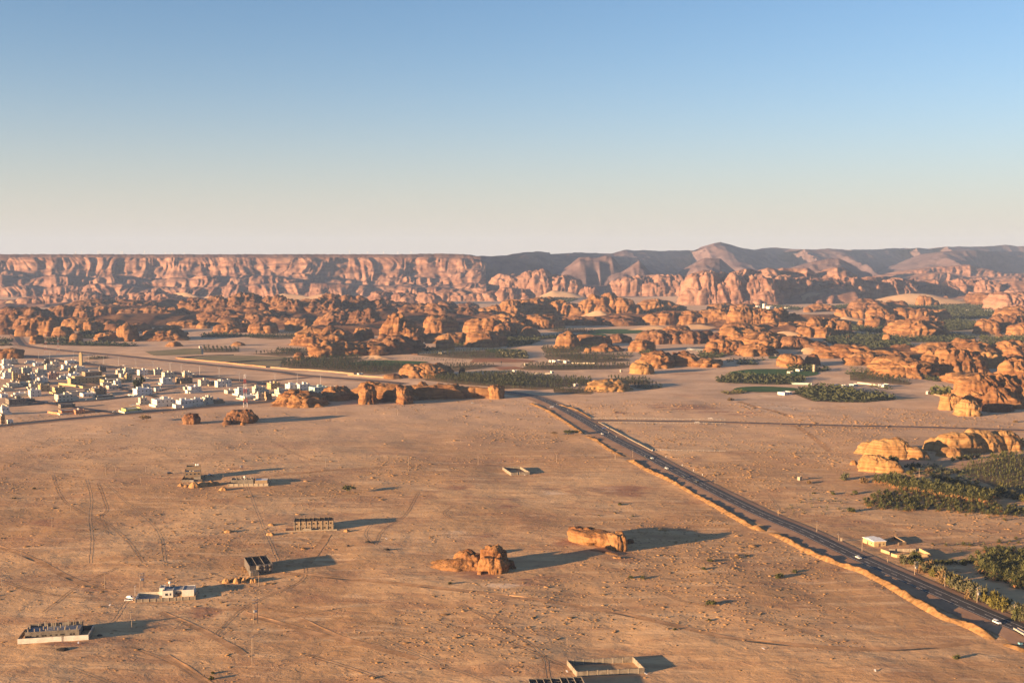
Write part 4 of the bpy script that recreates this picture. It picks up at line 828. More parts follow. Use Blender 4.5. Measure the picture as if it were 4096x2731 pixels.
# --- the far cliffs: a plateau on the left, towers and domes to the right, mountains behind
K_ = 'rock_pink'
def cliff(label, fr, prof, yb, back, n, rows, mat=K_, seed=0, style='tower', name='cliff', cat='cliff', sizes=(0.5, 1.0), flat=False):
    """an escarpment: carved walls standing one behind the other, each rising to buttresses and towers."""
    rg = random.Random(900 + seed); sc = FR[fr][2]; R_ = Rock()
    xs = np.array([p[0] for p in prof], float); ys = np.array([p[1] for p in prof], float); x0, x1 = xs[0], xs[-1]
    _, pyb = Z(fr, x0, yb); _, d0 = P(512, pyb)
    for r in range(rows):
        f = r / (rows - 1.0) if rows > 1 else 1.0
        d = d0 + back * (0.05 + 0.9 * f); nu = max(20, int((x1 - x0) / sc / 0.9)); nv = 34
        u = np.linspace(x0, x1, nu); v = np.linspace(0, 1, nv); X1 = (Z(fr, 0, 0)[0] + u / sc - 512) / FPX * d
        zt = np.array([PD(512, Z(fr, 0, float(q))[1], d)[1] for q in np.interp(u, xs, ys)])
        s_ = seed * 7.7 + r * 3.3
        t = 1.5 * fbm(X1 / 150 + s_, X1 * 0 + s_, 0.3, 4, .55); big = vnoise(X1 / 430 + s_, X1 * 0, 2.2)
        hf = ((0.26 if flat else 0.36) + 0.50 * f) * (0.88 + 0.34 * t + 0.42 * big)
        if r == rows - 1: hf = np.full_like(hf, .985) if flat else 0.94 + 0.14 * t
        h = np.clip(zt * np.clip(hf, 0.06, .985), 3, None)
        ends = np.clip(np.minimum(u - x0, x1 - u) / ((x1 - x0) * .05), 0, 1) if not flat else np.ones(nu)
        h = h * (0.25 + 0.75 * np.sqrt(ends))
        X, Vv = np.meshgrid(X1, v, indexing='ij'); T = t[:, None] + 0 * Vv; Hh = h[:, None] + 0 * Vv
        z = Hh * np.sin(np.pi / 2 * Vv ** 0.85); rel = z / np.maximum(zt[:, None], 1)
        w1 = vnoise(X / 110 + s_, z / 70, s_); w2 = vnoise(X / 60, z / 50 + s_, s_ + 3)
        xa = X + 42 * w1 + 0.35 * z * vnoise(X / 300 + s_, X * 0, 7.7)
        n1 = fbm(xa / 130 + s_, z / 120, s_, 3); n2 = 1 - np.abs(fbm(xa / 52 - s_, z / 150 + w2 * .4, s_ + 2, 2)) * 3.2; n3 = 1 - np.abs(vnoise(xa / 19 + s_, z / 90, s_ + 4)) * 2
        bed = np.tanh(vnoise(X / 260, z / 13 + .8 * w1, s_ + 1) * 3); lum = fbm(xa / 30, z / 26, s_ + 5, 3)
        cr = np.exp(-(vnoise(xa / 46 + s_, z / 200, 6.6) / .06) ** 2)
        y = d - 30 * T - 40 * big[:, None] + (110 + 60 * rg.random()) * rel ** 1.3 + 70 * (1 - np.sqrt(np.clip(1 - Vv ** 2.2, 0, 1)))
        y = y - 70 * n1 - 15 * n2 * (1 - .35 * Vv) - 6 * n3 - 7 * bed - 16 * lum + 14 * cr + (40 * sstep(.50, .58, rel + .14 * w1) if r == rows - 1 else 0) - 35 * (1 - Vv) ** 3
        V = np.stack([X * y / d, y, z - 3], -1)
        last = V[:, -1:, :].copy(); last[:, :, 1] += back * .45; last[:, :, 2] *= .9; V = np.concatenate([V, last], 1)
        R_.add((V.reshape(-1, 3), grid_faces(nu, nv + 1)))
    return R_.done(name, M[mat], label, cat)
c1 = cliff('long fluted pink cliff under the flat plateau, left half of the skyline', 1, [(-260, 150), (2240, 150), (3000, 150), (3500, 148), (3850, 160), (3960, 195)], 480, 620, 34, 4, seed=1, flat=True)
# the flat plateau with its dark cap rock
def plateau():
    D = P(512, Z(1, 0, 480)[1])[1] + 850
    nu = 700; xs = np.linspace(-260, 3920, nu); jag = 12 * fbm(xs / 60, xs * 0, 4.4, 4) + 20 * vnoise(xs / 300, xs * 0, 8.8)
    px = xs / 8.145; f = [(-60, -2.2), (-42, .0), (-26, .42), (-14, .55), (0, .92), (6, 1), (3600, 1.01)]
    V = []
    rim = np.interp(xs, [-260, 1150, 1200, 3300, 3420, 3600, 3750, 3850, 3920], [0, 0, -1, 0, 2.5, 3, 1, -6, -30])
    for dy, t in f:
        y = D - jag * (1 if dy < 100 else 0) + dy
        V.append(np.stack([(px - 512) / FPX * y, y, 188 + 13.0 * t + rim * max(t, 0) + 1.2 * vnoise(xs / 25, xs * 0 + t, 1)], 1)[:, None, :])
    V = np.concatenate(V, 1).reshape(-1, 3)
    o_ = link('plateau_cap', mesh_np('plateau_cap', V, grid_faces(nu, len(f)), False, [M['basalt']]), c1)
    o_.matrix_parent_inverse = Matrix.Translation(-c1.location)
    o_['label'] = 'thin dark cap rock along the plateau rim'
plateau()
rock('pale domes at the foot of the long cliff, far left', 1, [(-40, 520), (60, 500), (180, 530), (215, 465), (260, 530), (400, 460), (520, 480), (640, 445), (760, 450), (860, 510)], 545, 'tower', K_, n=12, front=12, cat='rock outcrop')
rock('pale bluffs at the foot of the long cliff, left', 1, [(900, 510), (1000, 470), (1120, 450), (1190, 445), (1300, 440), (1400, 470), (1480, 500)], 540, 'tower', K_, n=9, front=9)
rock('row of grooved bluffs at the foot of the long cliff, centre', 2, [(960, 500), (1050, 440), (1150, 445), (1260, 460), (1400, 440), (1550, 490)], 545, 'tower', K_, n=9, front=8)
rock('rounded spurs trailing off the end of the long cliff', 2, [(1500, 480), (1600, 420), (1760, 430), (1850, 470), (1950, 440), (2080, 410), (2200, 420), (2300, 450)], 515, 'dome', K_, n=9, front=10)
rock('broad smooth dome right of the long cliff', 3, [(20, 400), (60, 360), (150, 300), (230, 310), (300, 275), (400, 280), (480, 320), (560, 330), (640, 370), (690, 420)], 480, 'dome', K_, n=7, front=9)
rock('low ridge running left from the broad smooth dome', 2, [(1950, 350), (2050, 300), (2150, 310), (2300, 290), (2440, 330)], 460, 'dome', K_, n=5, front=7)
rock('little castle of rock beside the tall dune', 3, [(640, 450), (690, 420), (720, 395), (750, 430), (790, 470)], 490, 'tower', K_, n=4, front=4)
cliff('fluted pink bluff above the pale sand flat', 3, [(885, 390), (930, 350), (1050, 310), (1200, 300), (1350, 290), (1500, 300), (1600, 310)], 472, 260, 16, 3, seed=2, sizes=(.6, 1.0))
cliff('massed towers of pink rock, right of the pale sand flat', 3, [(1520, 400), (1560, 280), (1650, 225), (1760, 235), (1850, 280), (2000, 245), (2100, 260), (2180, 230), (2300, 240)], 545, 420, 15, 4, seed=3, sizes=(.5, .85), style='bold')
cliff('humped pink cliffs with three crests on the right', 4, [(-40, 330), (60, 300), (160, 240), (250, 230), (370, 215), (480, 240), (560, 300), (700, 230), (760, 235), (860, 290), (920, 330)], 530, 420, 16, 4, seed=4, sizes=(.5, .85), style='bold')
cliff('sheer pale cliff between the two right hand dunes', 4, [(850, 360), (950, 320), (1100, 310), (1230, 325), (1300, 380)], 505, 180, 9, 2, seed=5, sizes=(.7, 1.0))
cliff('broken pink crags right of the sheer pale cliff', 4, [(1280, 380), (1340, 345), (1480, 340), (1620, 365), (1700, 380), (1780, 340), (1900, 345), (2030, 400)], 470, 260, 12, 3, seed=6, sizes=(.6, 1.0), style='bold')
cliff('tall crags at the far right under the flat mountain', 4, [(1080, 340), (1200, 300), (1380, 250), (1560, 212), (1760, 208), (1950, 240), (2100, 280), (2360, 270)], 420, 700, 20, 4, seed=7, sizes=(.4, .8))
cliff('pink domes along the right edge of the far cliffs', 4, [(1980, 420), (2080, 350), (2160, 310), (2240, 320), (2360, 300)], 480, 240, 7, 3, seed=8, sizes=(.6, 1.0), style='bold')

rock('row of tall pink domes before the massed towers', 3, [(1500, 430), (1600, 330), (1700, 290), (1850, 330), (1980, 290), (2100, 330), (2260, 320)], 545, 'bold', K_, n=8, front=14)
rock('row of pink bastions along the pale sand flat', 3, [(880, 420), (960, 350), (1100, 322), (1300, 305), (1480, 330), (1600, 380)], 474, 'bold', K_, n=9, front=10)
rock('string of pink domes between the two right hand dunes', 4, [(-20, 400), (120, 320), (250, 300), (400, 330), (560, 390), (700, 310), (860, 335), (1000, 335), (1240, 345), (1320, 420)], (535, 500), 'bold', K_, n=12, front=16)
rock('pink bastions right of the sheer pale cliff', 4, [(1290, 420), (1400, 350), (1600, 365), (1750, 345), (1950, 345), (2060, 420)], 472, 'bold', K_, n=8, front=10)
def mountain(label, crest, D, front, foot_z, mat, seed, spur=1.0, cell=1.3, name='mountain', rib=0.35, toe=None):
    """crest: [(px, py)...] skyline in picture pixels, standing at depth D; slopes with spurs and gullies fall towards the camera."""
    xs = np.array([c[0] for c in crest], float); ys = np.array([c[1] for c in crest], float)
    nu = int((xs[-1] - xs[0]) / cell * 1.2); nv = 90
    u = np.linspace(xs[0], xs[-1], nu); v = np.linspace(-0.35, 1, nv)
    Du = np.interp(u, [q[0] for q in D], [q[1] for q in D]) if isinstance(D, list) else np.full(nu, float(D))
    zt = np.array([PD(512, float(q), float(e))[1] for q, e in zip(np.interp(u, xs, ys), Du)])
    zt = zt + 5 * fbm(u / 7, u * 0, seed, 3)
    U, Vv = np.meshgrid(u, v, indexing='ij')
    Dm = Du[:, None]; Y = Dm - front * np.clip(Vv, -1, 1); X = (U - 512) / FPX * Dm * (1 - 0.10 * np.clip(Vv, 0, 1))
    wl = front * 0.5
    a = vnoise(X / wl + seed * 3, Y / (wl * 3), seed); b = vnoise(X / (wl * .42) - seed, Y / wl * .4, seed + 2); c = vnoise(X / (wl * .16), Y / wl * .5 + .6 * b, seed + 5)
    ridge = 0.62 * (1 - np.abs(a) * 2) + 0.28 * (1 - np.abs(b) * 2) + 0.10 * (1 - np.abs(c) * 2)
    t = np.clip(Vv, 0, 1)
    steep = 1 - t / (0.30 + 0.95 * spur * np.clip(ridge, -.15, 1) * .8 + .05)
    cap = np.where(t < 0.06, 1 - t * 0.6, 1)
    prof = np.clip(steep, 0, 1) ** 0.8
    prof = np.maximum(prof, 0.18 * np.clip(1 - t, 0, 1))
    prof = np.where(Vv < 0, 1 + Vv * 0.25, prof)
    h = (zt[:, None] - foot_z) * prof * cap + foot_z + (18 * fbm(X / 110, Y / 90, seed, 4) + 16 * rib * (1 - np.abs(vnoise(X / 70, Y / 260, seed + 7)) * 2)) * np.clip(t * 8, 0, 1)
    h = np.where(Vv >= 0.97, -20, h)
    R_ = Rock(); R_.add((np.stack([X, Y, h], -1).reshape(-1, 3), grid_faces(nu, nv)[:, ::-1]))
    return R_.done(name, M[mat], label, 'mountain', 'mountains on the skyline', True)
def zc(fr, pts): return [Z(fr, *p) for p in pts]
mountain('low dark ridge at the end of the plateau, centre of the skyline', zc(2, [(1780, 160), (1870, 150), (2000, 145), (2100, 140), (2240, 120), (2330, 112), (2440, 120)]) + zc(3, [(400, 135), (480, 130), (560, 125), (640, 120), (780, 124), (900, 130)]), [(460, 6300), (520, 6900), (600, 8200), (625, 8300)], 1300, 0, 'scree', 11)
mountain('hazy ridge with the highest peak on the skyline', zc(3, [(620, 130), (720, 125), (900, 126), (970, 110), (1030, 95), (1080, 102), (1180, 98), (1300, 108), (1400, 104), (1520, 98), (1600, 102), (1680, 75), (1740, 45), (1790, 36), (1840, 48), (1900, 62), (1960, 82), (2060, 96), (2150, 82), (2240, 78)]) + zc(4, [(300, 90), (420, 94), (520, 96), (640, 88), (760, 95)]), [(570, 8200), (610, 8600), (690, 9700), (705, 8700), (740, 9000), (770, 10000), (790, 10100), (803, 9000), (845, 9200)], 1700, 0, 'scree', 12)
mountain('long hazy ridge on the right of the skyline', zc(4, [(560, 110), (660, 92), (760, 95), (900, 97), (1040, 93), (1160, 84), (1260, 86), (1370, 82), (1470, 92), (1560, 74), (1700, 72), (1900, 72), (2000, 62), (2080, 58), (2160, 66), (2300, 70), (2420, 74)]), [(815, 9400), (850, 9300), (905, 10500), (915, 9700), (935, 10700), (945, 10000), (1000, 10700), (1050, 11000)], 1700, 0, 'scree', 13)
mountain('flat topped brown mountain at the right edge', zc(4, [(1150, 300), (1260, 250), (1380, 200), (1480, 150), (1560, 112), (1640, 104), (1800, 104), (1960, 108), (2140, 112), (2240, 112), (2420, 118)]), [(880, 8000), (950, 8400), (975, 8500), (1020, 9600), (1050, 10000)], 1300, 0, 'scree', 14, spur=1.2)
mountain('striped hill with a square top in front of the dark ridge', zc(3, [(450, 300), (520, 260), (600, 200), (640, 162), (720, 158), (800, 162), (860, 140), (910, 150), (950, 200), (1000, 250), (1060, 290)]), 6300, 950, 0, 'scree', 15, spur=1.1, name='hill')
mountain('pyramid hill with a pointed top before the ridge', zc(3, [(880, 320), (980, 280), (1060, 240), (1110, 200), (1132, 184), (1150, 205), (1200, 260), (1250, 300), (1320, 330)]), 5900, 520, 0, 'scree', 16, spur=.8, name='hill')
mountain('ribbed hill below the highest peak', zc(3, [(1460, 290), (1540, 240), (1620, 190), (1660, 165), (1720, 165), (1790, 170), (1840, 210), (1900, 260), (1960, 300)]), 6600, 600, 0, 'scree', 17, spur=1.0, name='hill')
mountain('pale spur in the middle of the right hand ridge', zc(4, [(300, 290), (420, 230), (540, 190), (640, 165), (720, 170), (800, 200), (900, 260), (1000, 300)]), 6600, 650, 0, 'scree', 18, spur=1.0, name='hill')
# ================================================================== rocky floor of the rock belts, scree aprons
def rough(fr, poly, amp, mat, seed, label, res=None):
    pts = np.array([ZP(fr, *p) for p in poly]); x0, y0 = pts.min(0); x1, y1 = pts.max(0)
    d = pts[:, 1].mean(); res = res or mpp(d) * 1.6
    nx = int(min(225, max(8, (x1 - x0) / res))); ny = int(min(135, max(8, (y1 - y0) / (res * 2.2))))
    X, Y = np.meshgrid(np.linspace(x0, x1, nx), np.linspace(y0, y1, ny), indexing='ij')
    ins = np.full(X.shape, 1e9)
    for i in range(len(pts)):
        a, b = pts[i], pts[(i + 1) % len(pts)]; e = b - a; t = np.clip(((X - a[0]) * e[0] + (Y - a[1]) * e[1]) / (e ** 2).sum(), 0, 1)
        ins = np.minimum(ins, np.hypot(X - a[0] - t * e[0], Y - a[1] - t * e[1]))
    ins = np.where(in_poly(X, Y, pts.tolist()), ins, -ins)
    f = sstep(-amp, amp * 4, ins)
    n = 0.55 + 0.9 * fbm(X / (amp * 9), Y / (amp * 9), seed, 4) + 0.25 * (1 - np.abs(vnoise(X / (amp * 4), Y / (amp * 7), seed + 3)) * 2)
    k = 5.0; st = np.floor(n * k) / k; fr_ = (n * k) % 1.0; n = st + (1 / k) * sstep(.55, 1.0, fr_)
    h = amp * np.clip(n, -.2, 2) * f - 1.6 * (1 - f) - 0.3
    o_ = link('rock_shelf', mesh_np('rock_shelf', np.stack([X, Y, h], -1).reshape(-1, 3), grid_faces(nx, ny), False, [M[mat]]))
    return tag(o_, kind='structure')
rough(1, [(-60, 640), (300, 600), (900, 560), (1400, 560), (2300, 560), (2300, 690), (1700, 715), (1000, 735), (480, 745), (-60, 740)], 30, 'rock_brown', 1, '')
rough(2, [(-20, 590), (600, 560), (1200, 570), (1700, 590), (2200, 620), (2200, 720), (1700, 760), (1100, 800), (500, 790), (0, 700)], 28, 'rock_brown', 2, '')
rough(3, [(-60, 620), (600, 600), (1200, 590), (1900, 610), (2250, 640), (2250, 760), (1900, 770), (1200, 690), (640, 690), (100, 735)], 20, 'rock_brown', 3, '')
rough(4, [(-100, 640), (300, 640), (760, 640), (830, 700), (760, 780), (400, 800), (100, 780), (-100, 760)], 19, 'rock_brown', 4, '')
rough(4, [(560, 950), (900, 930), (1300, 910), (1700, 900), (2000, 960), (2000, 1060), (1700, 1120), (1300, 1110), (1000, 1040), (700, 985)], 13, 'rock', 5, '')
rough(2, [(380, 830), (700, 790), (1100, 830), (1380, 880), (1380, 940), (1000, 955), (600, 975), (470, 960)], 6, 'rock', 6, '')
rough(2, [(600, 1290), (900, 1240), (1300, 1225), (1800, 1225), (2040, 1240), (2060, 1300), (1500, 1318), (1100, 1350), (620, 1335)], 3.0, 'rock', 7, '')
rough(3, [(1660, 860), (1900, 800), (2240, 840), (2240, 950), (1950, 960), (1700, 950)], 6, 'rock', 8, '')
rough(1, [(-60, 525), (300, 505), (900, 500), (1500, 500), (2300, 490), (2300, 520), (1500, 540), (900, 560), (300, 570), (-60, 590)], 14, 'rock_pink', 9, '')
rough(3, [(1500, 520), (1800, 500), (2300, 510), (2300, 545), (1800, 548), (1560, 545)], 14, 'rock_pink', 10, '')
rough(4, [(-40, 500), (400, 480), (900, 470), (900, 520), (400, 540), (-40, 545)], 14, 'rock_pink', 12, '')
rough(4, [(1000, 480), (1700, 440), (2300, 430), (2300, 480), (1900, 500), (1300, 500)], 12, 'rock_pink', 13, '')

# ================================================================== loose sand: hummocks held by scrub
def joined(name, base_v, base_f, pos, scale, rot, mats, mi=None, smooth=False, tilt=None):
    """many copies of one small shape as ONE mesh (only for what nobody could count)."""
    bv = np.asarray(base_v, float); bf = np.asarray(base_f, int); N = len(pos)
    c, s = np.cos(rot)[:, None], np.sin(rot)[:, None]
    sc = np.asarray(scale, float); sc = sc if sc.ndim == 2 else np.repeat(sc[:, None], 3, 1)
    x = bv[None, :, 0] * sc[:, 0:1]; y = bv[None, :, 1] * sc[:, 1:2]; z = bv[None, :, 2] * sc[:, 2:3]
    V = np.stack([x * c - y * s + pos[:, 0:1], x * s + y * c + pos[:, 1:2], z + pos[:, 2:3]], -1).reshape(-1, 3)
    F = (bf[None, :, :] + (np.arange(N) * len(bv))[:, None, None]).reshape(-1, bf.shape[1])
    m = None if mi is None else np.tile(np.asarray(mi), N)
    return mesh_np(name, V, F, smooth, mats, m)
def keep_off(x, y, extra=0.0):                         # true where no road runs
    ok = np.ones(len(x), bool)
    for p, z, hwid in ROADS:
        q = p[::2]
        for i in range(0, len(q) - 1):
            m = (np.abs(x - q[i, 0]) < 40) & (np.abs(y - q[i, 1]) < 40)
            if m.any(): ok[m] &= np.hypot(x[m] - q[i, 0], y[m] - q[i, 1]) > hwid + 2 + extra
    return ok
PLOTS = [('c', 100, 1010, 540, 800), ('c', 1300, 2080, 120, 310), ('d', 1060, 1400, 1140, 1400), ('d', 1500, 2140, 700, 880), ('d', 250, 540, 70, 300), ('d', 800, 1320, 240, 360), ('e', 1180, 1920, 1330, 1500),
         ('e', 740, 1400, 1500, 1620), ('h', 70, 360, 880, 960), ('f', 110, 820, 100, 330), ('e', 150, 700, 290, 570), ('e', 1200, 1760, 110, 400), ('g', 150, 1100, 300, 680), ('b', 250, 520, 880, 1010), ('b', 800, 1280, 830, 1010)]
def off_plots(x, y):
    ok = np.ones(len(x), bool)
    for fr, a, b, c, d in PLOTS:
        q = [ZP(fr, a, d), ZP(fr, b, d), ZP(fr, b, c), ZP(fr, a, c)]; ok &= ~in_poly(x, y, q)
    return ok
rs = np.random.RandomState(4)
def scatter(n, d0, d1, a=28):
    d = np.sqrt(rs.uniform(d0 ** 2, d1 ** 2, n)); t = np.radians(rs.uniform(-a, a, n)); return d * np.sin(t), d * np.cos(t)
M['hummock'] = plain('loose_yellow_sand', (0.31, 0.178, 0.082), 0.97, 0.2, 0.05, 0.02)
def hummocks():
    x, y = scatter(90000, 500, 1500)
    den = fbm(x / 95, y / 120, 6.6, 3) * 0.9 + 0.25 * vnoise(x / 24, y / 24, 2.0)
    den = den + 0.5 * patch_field(x, y, [(7, 1300, 900, 420, 260, 1), (8, 300, 1150, 380, 220, 1), (6, 1300, 1200, 520, 200, 1), (8, 400, 60, 480, 110, 1), (5, 1300, 600, 420, 150, .8), (6, 500, 450, 420, 120, .8), (8, 1300, 600, 320, 110, .8), (8, 200, 380, 300, 110, .8)]) - 0.12
    east = x > np.interp(y, HW[:, 1][::-1] if HW[0, 1] > HW[-1, 1] else HW[:, 1], HW[:, 0][::-1] if HW[0, 1] > HW[-1, 1] else HW[:, 0])
    keep = rs.rand(len(x)) < np.clip(0.24 + 1.35 * den + 0.22 * east + 0.10 * (y < 700), 0.02, 1.0) * np.clip(1.2 - y / 2100, .25, 1)
    x, y = x[keep], y[keep]; k = keep_off(x, y) & off_plots(x, y); x, y = x[k], y[k]
    n = len(x); s = rs.lognormal(-0.45, 0.42, n) * np.interp(y, [500, 1400], [0.78, 1.3])
    K = 6; a = np.arange(K) * 2 * math.pi / K
    v = [(math.cos(t) * (1.0 if math.cos(t) < 0 else 1.9), math.sin(t) * 1.1, -0.10) for t in a] + [(math.cos(t) * (.55 if math.cos(t) < 0 else .8) - .05, math.sin(t) * .55, 0.20) for t in a] + [(-.08, 0, 0.30)]
    f = [(i, (i + 1) % K, K + (i + 1) % K) for i in range(K)] + [(i, K + (i + 1) % K, K + i) for i in range(K)] + [(K + i, K + (i + 1) % K, 2 * K) for i in range(K)]
    sc = np.stack([s * rs.uniform(.8, 1.3, n), s * rs.uniform(.7, 1.3, n), s * rs.uniform(.8, 1.6, n)], 1)
    me = joined('sand_hummocks', v, f, np.stack([x, y, gh(x, y)], 1), sc, rs.normal(0.35, 0.35, n), [M['hummock']], smooth=True)
    tag(link('sand_hummocks', me), 'low sand hummocks dotting the desert plain', kind='stuff')
    return x, y, s
HX, HY, HS = hummocks()
M['scrub'] = plain('dry_scrub', (0.12, 0.09, 0.042), 0.95, 0.3, 0.3, 0.02)
def tuft_shape(n, seed, flat=0.7, leaf=0.34):
    r = np.random.RandomState(seed); V = []; F = []
    for i in range(n):
        p = r.normal(0, .42, 3); p[2] = abs(p[2]) * flat + .06
        a, b = r.normal(0, leaf, 3), r.normal(0, leaf, 3); k = len(V)
        V += [p, p + a, p + b]; F.append((k, k + 1, k + 2))
    return np.array(V), np.array(F)
def scrub():
    i = rs.rand(len(HX)) < 0.16
    x, y, s = HX[i], HY[i], HS[i] * rs.uniform(.45, .95, i.sum())
    v, f = tuft_shape(9, 3)
    tag(link('dry_scrub', joined('dry_scrub', v, f, np.stack([x, y, gh(x, y) + .22 * s], 1), s, rs.uniform(0, 6.3, len(x)), [M['scrub']])), 'dry scrub tufts growing on the sand hummocks', kind='stuff')
scrub()

# ================================================================== palms, trees, groves
def leafmat(name, c1, c2, rough=0.7):
    t = NT(name, rough, 0.15)
    oi = t.n('ObjectInfo'); a = t.noise(t.pos(0.35), 1.0, 3.0)
    c = t.mix(t.ramp(a, .35, .65), c1, c2); c = t.mix(t.math('MULTIPLY', oi.outputs['Random'], 0.35), c, tuple(v * 0.6 for v in c1))
    t.b.inputs['Subsurface Weight'].default_value = 0.0
    return t.color(c)
M['frond'] = leafmat('palm_frond', (0.062, 0.068, 0.024), (0.112, 0.110, 0.040))
M['dead'] = leafmat('dead_frond', (0.24, 0.115, 0.045), (0.34, 0.17, 0.070))
M['trunk'] = plain('palm_trunk', (0.13, 0.08, 0.045), 0.95, 0.3, 1.5)
M['grove'] = leafmat('grove_foliage', (0.030, 0.037, 0.015), (0.058, 0.060, 0.025))
M['grove_dark'] = leafmat('dark_grove_foliage', (0.022, 0.029, 0.013), (0.044, 0.048, 0.021))
M['tamarisk'] = leafmat('grey_green_leaf', (0.062, 0.062, 0.032), (0.10, 0.092, 0.047))
M['acacia'] = leafmat('acacia_leaf', (0.050, 0.056, 0.018), (0.088, 0.085, 0.028))
M['yellowleaf'] = leafmat('yellow_green_leaf', (0.075, 0.068, 0.015), (0.115, 0.098, 0.022))
M['dryleaf'] = leafmat('brown_dry_leaf', (0.12, 0.078, 0.036), (0.17, 0.11, 0.05))

def frond_set(n, L, el0, el1, seed, width=0.34, droop=1.0, seg=4, roll=True):
    r = random.Random(seed); V = []; F = []
    for i in range(n):
        az = i * 2.39996 + r.uniform(-.2, .2); q = i / max(1, n - 1); el = math.radians(el0 + (el1 - el0) * q + r.uniform(-8, 8)); l = L * r.uniform(.82, 1.08)
        p = Vector((0, 0, 0)); d = Vector((math.cos(az) * math.cos(el), math.sin(az) * math.cos(el), math.sin(el))); side = Vector((-math.sin(az), math.cos(az), 0))
        k0 = len(V)
        for j in range(seg + 1):
            t = j / seg; w = width * (0.35 + 1.2 * t) * (1 - t) ** 0.55 + 0.03
            up = side.cross(d).normalized()
            V += [tuple(p + side * w - up * w * .45), tuple(p + up * 0.02), tuple(p - side * w - up * w * .45)]
            p = p + d * (l / seg); d = (d - Vector((0, 0, droop * (0.16 + 0.30 * t)))).normalized()
        for j in range(seg):
            a = k0 + j * 3; F += [(a, a + 1, a + 4, a + 3), (a + 1, a + 2, a + 5, a + 4)]
    return V, F
def me_of(name, V, F, mats):
    me = bpy.data.meshes.new(name); me.from_pydata(V, [], F)
    for m in mats: me.materials.append(m)
    me.update(); return me
PALM = []
for k in range(3):
    cr = me_of('crown', *frond_set(40, 3.9, 82, -22, 20 + k, .42, 1.0), [M['frond']])
    dd = me_of('dead_fronds', *frond_set(22, 3.3, -22, -66, 40 + k, .42, .8, 3), [M['dead']])
    tr = MB()
    for j in range(5): tr.cyl(0.12 * math.sin(j), 0.1 * math.cos(j * 2), j * 0.2, j * .2 + .2, .055 * 1.0, .05, 7)
    PALM.append((cr, dd, tr.mesh('trunk', M['trunk'])))
LOWP = []
for k in range(3):
    cr = me_of('crown', *frond_set(34, 2.6, 84, 2, 60 + k, .36, 1.15), [M['frond']]); dd = me_of('dead_fronds', *frond_set(9, 2.0, -8, -35, 80 + k, .32, .9, 3), [M['dead']])
    LOWP.append((cr, dd, PALM[k][2]))
prng = random.Random(77)
def palm(x, y, h, low, label, group, dead=True, s=None):
    k = prng.randrange(3); kit = (LOWP if low else PALM)[k]; z = g1(x, y); s = s or prng.uniform(.95, 1.3)
    t = empty('date_palm', (x, y, z), prng.uniform(0, 6.28)); tag(t, label, 'palm tree', group)
    link('trunk', kit[2], t, (0, 0, -0.2), 0, (4.5 if not low else 6, 4.5 if not low else 6, h + .3))
    link('crown', kit[0], t, (0, 0, h), 0, (s, s, s))
    if dead: link('dead_fronds', kit[1], t, (0, 0, h - .05), 0, (s, s, s))
    return t
def poly_points(fr, poly, sp, ang, jit, seed, skip=0.0):
    pts = np.array([ZP(fr, *p) for p in poly]); c = pts.mean(0); R_ = np.max(np.hypot(*(pts - c).T))
    r = np.random.RandomState(seed); g = np.arange(-R_, R_, sp); A, B_ = np.meshgrid(g, g * 1.0, indexing='ij')
    A = A.ravel() + r.normal(0, jit * sp, A.size); B_ = B_.ravel() + r.normal(0, jit * sp, B_.size)
    x = c[0] + A * math.cos(ang) - B_ * math.sin(ang); y = c[1] + A * math.sin(ang) + B_ * math.cos(ang)
    k = in_poly(x, y, pts.tolist()) & (r.rand(len(x)) >= skip); return x[k], y[k]
# the tall row beside the pale rock: three files deep
rowp = smooth_path([ZP('g', 470, 815), ZP('g', 700, 865), ZP('g', 1050, 925), ZP('g', 1400, 985), ZP('g', 1880, 1060)], 5.2); rn = normals_of(rowp)
for j in range(4):
    for i in range(len(rowp)):
        q = rowp[i] + rn[i] * (-6.8 * j if rn[i][1] < 0 else 6.5 * j) + np.array([prng.uniform(-1.1, 1.1), prng.uniform(-1.3, 1.3)])
        if j and prng.random() < .1: continue
        palm(q[0], q[1], prng.uniform(4.8, 7.0), False, 'tall date palm with brown skirt in the dense row', 'tall palms in the row', s=prng.uniform(1.2, 1.5))
for x, y in zip(*poly_points('g', [(290, 1080), (400, 960), (650, 885), (1000, 920), (1300, 975), (1700, 1040), (2100, 1075), (2380, 1110), (2380, 1200), (1900, 1200), (1200, 1125), (700, 1135), (420, 1115)], 6.0, .5, .22, 5, .06)):
    palm(x, y, prng.uniform(.9, 2.2), True, 'low bushy date palm in the dark band', 'low palms below the row')
for x, y in zip(*poly_points('g', [(330, 910), (600, 880), (1000, 950), (1250, 990), (900, 985), (450, 1000)], 8.5, .3, .3, 6, .25)):
    palm(x, y, prng.uniform(.4, 1.4), True, 'young date palm above the dark band', 'young palms between the rows', s=prng.uniform(.6, .95))
for x, y in zip(*poly_points('g', [(1150, 1160), (1700, 1190), (2380, 1230), (2380, 1300), (1900, 1230), (1300, 1200)], 11, .3, .35, 8, .35)):
    palm(x, y, prng.uniform(.3, .9), True, 'small stunted palm on the sandy fringe', 'stunted palms on the fringe', s=prng.uniform(.5, .85))
for x, y in zip(*poly_points('f', [(1270, 380), (1480, 300), (1800, 320), (1800, 690), (1640, 660), (1480, 590), (1310, 555)], 5.4, .4, .25, 9, .12)):
    palm(x, y, prng.uniform(2.2, 4.4), False, 'date palm in the thicket above the highway', 'palms in the thicket above the highway')
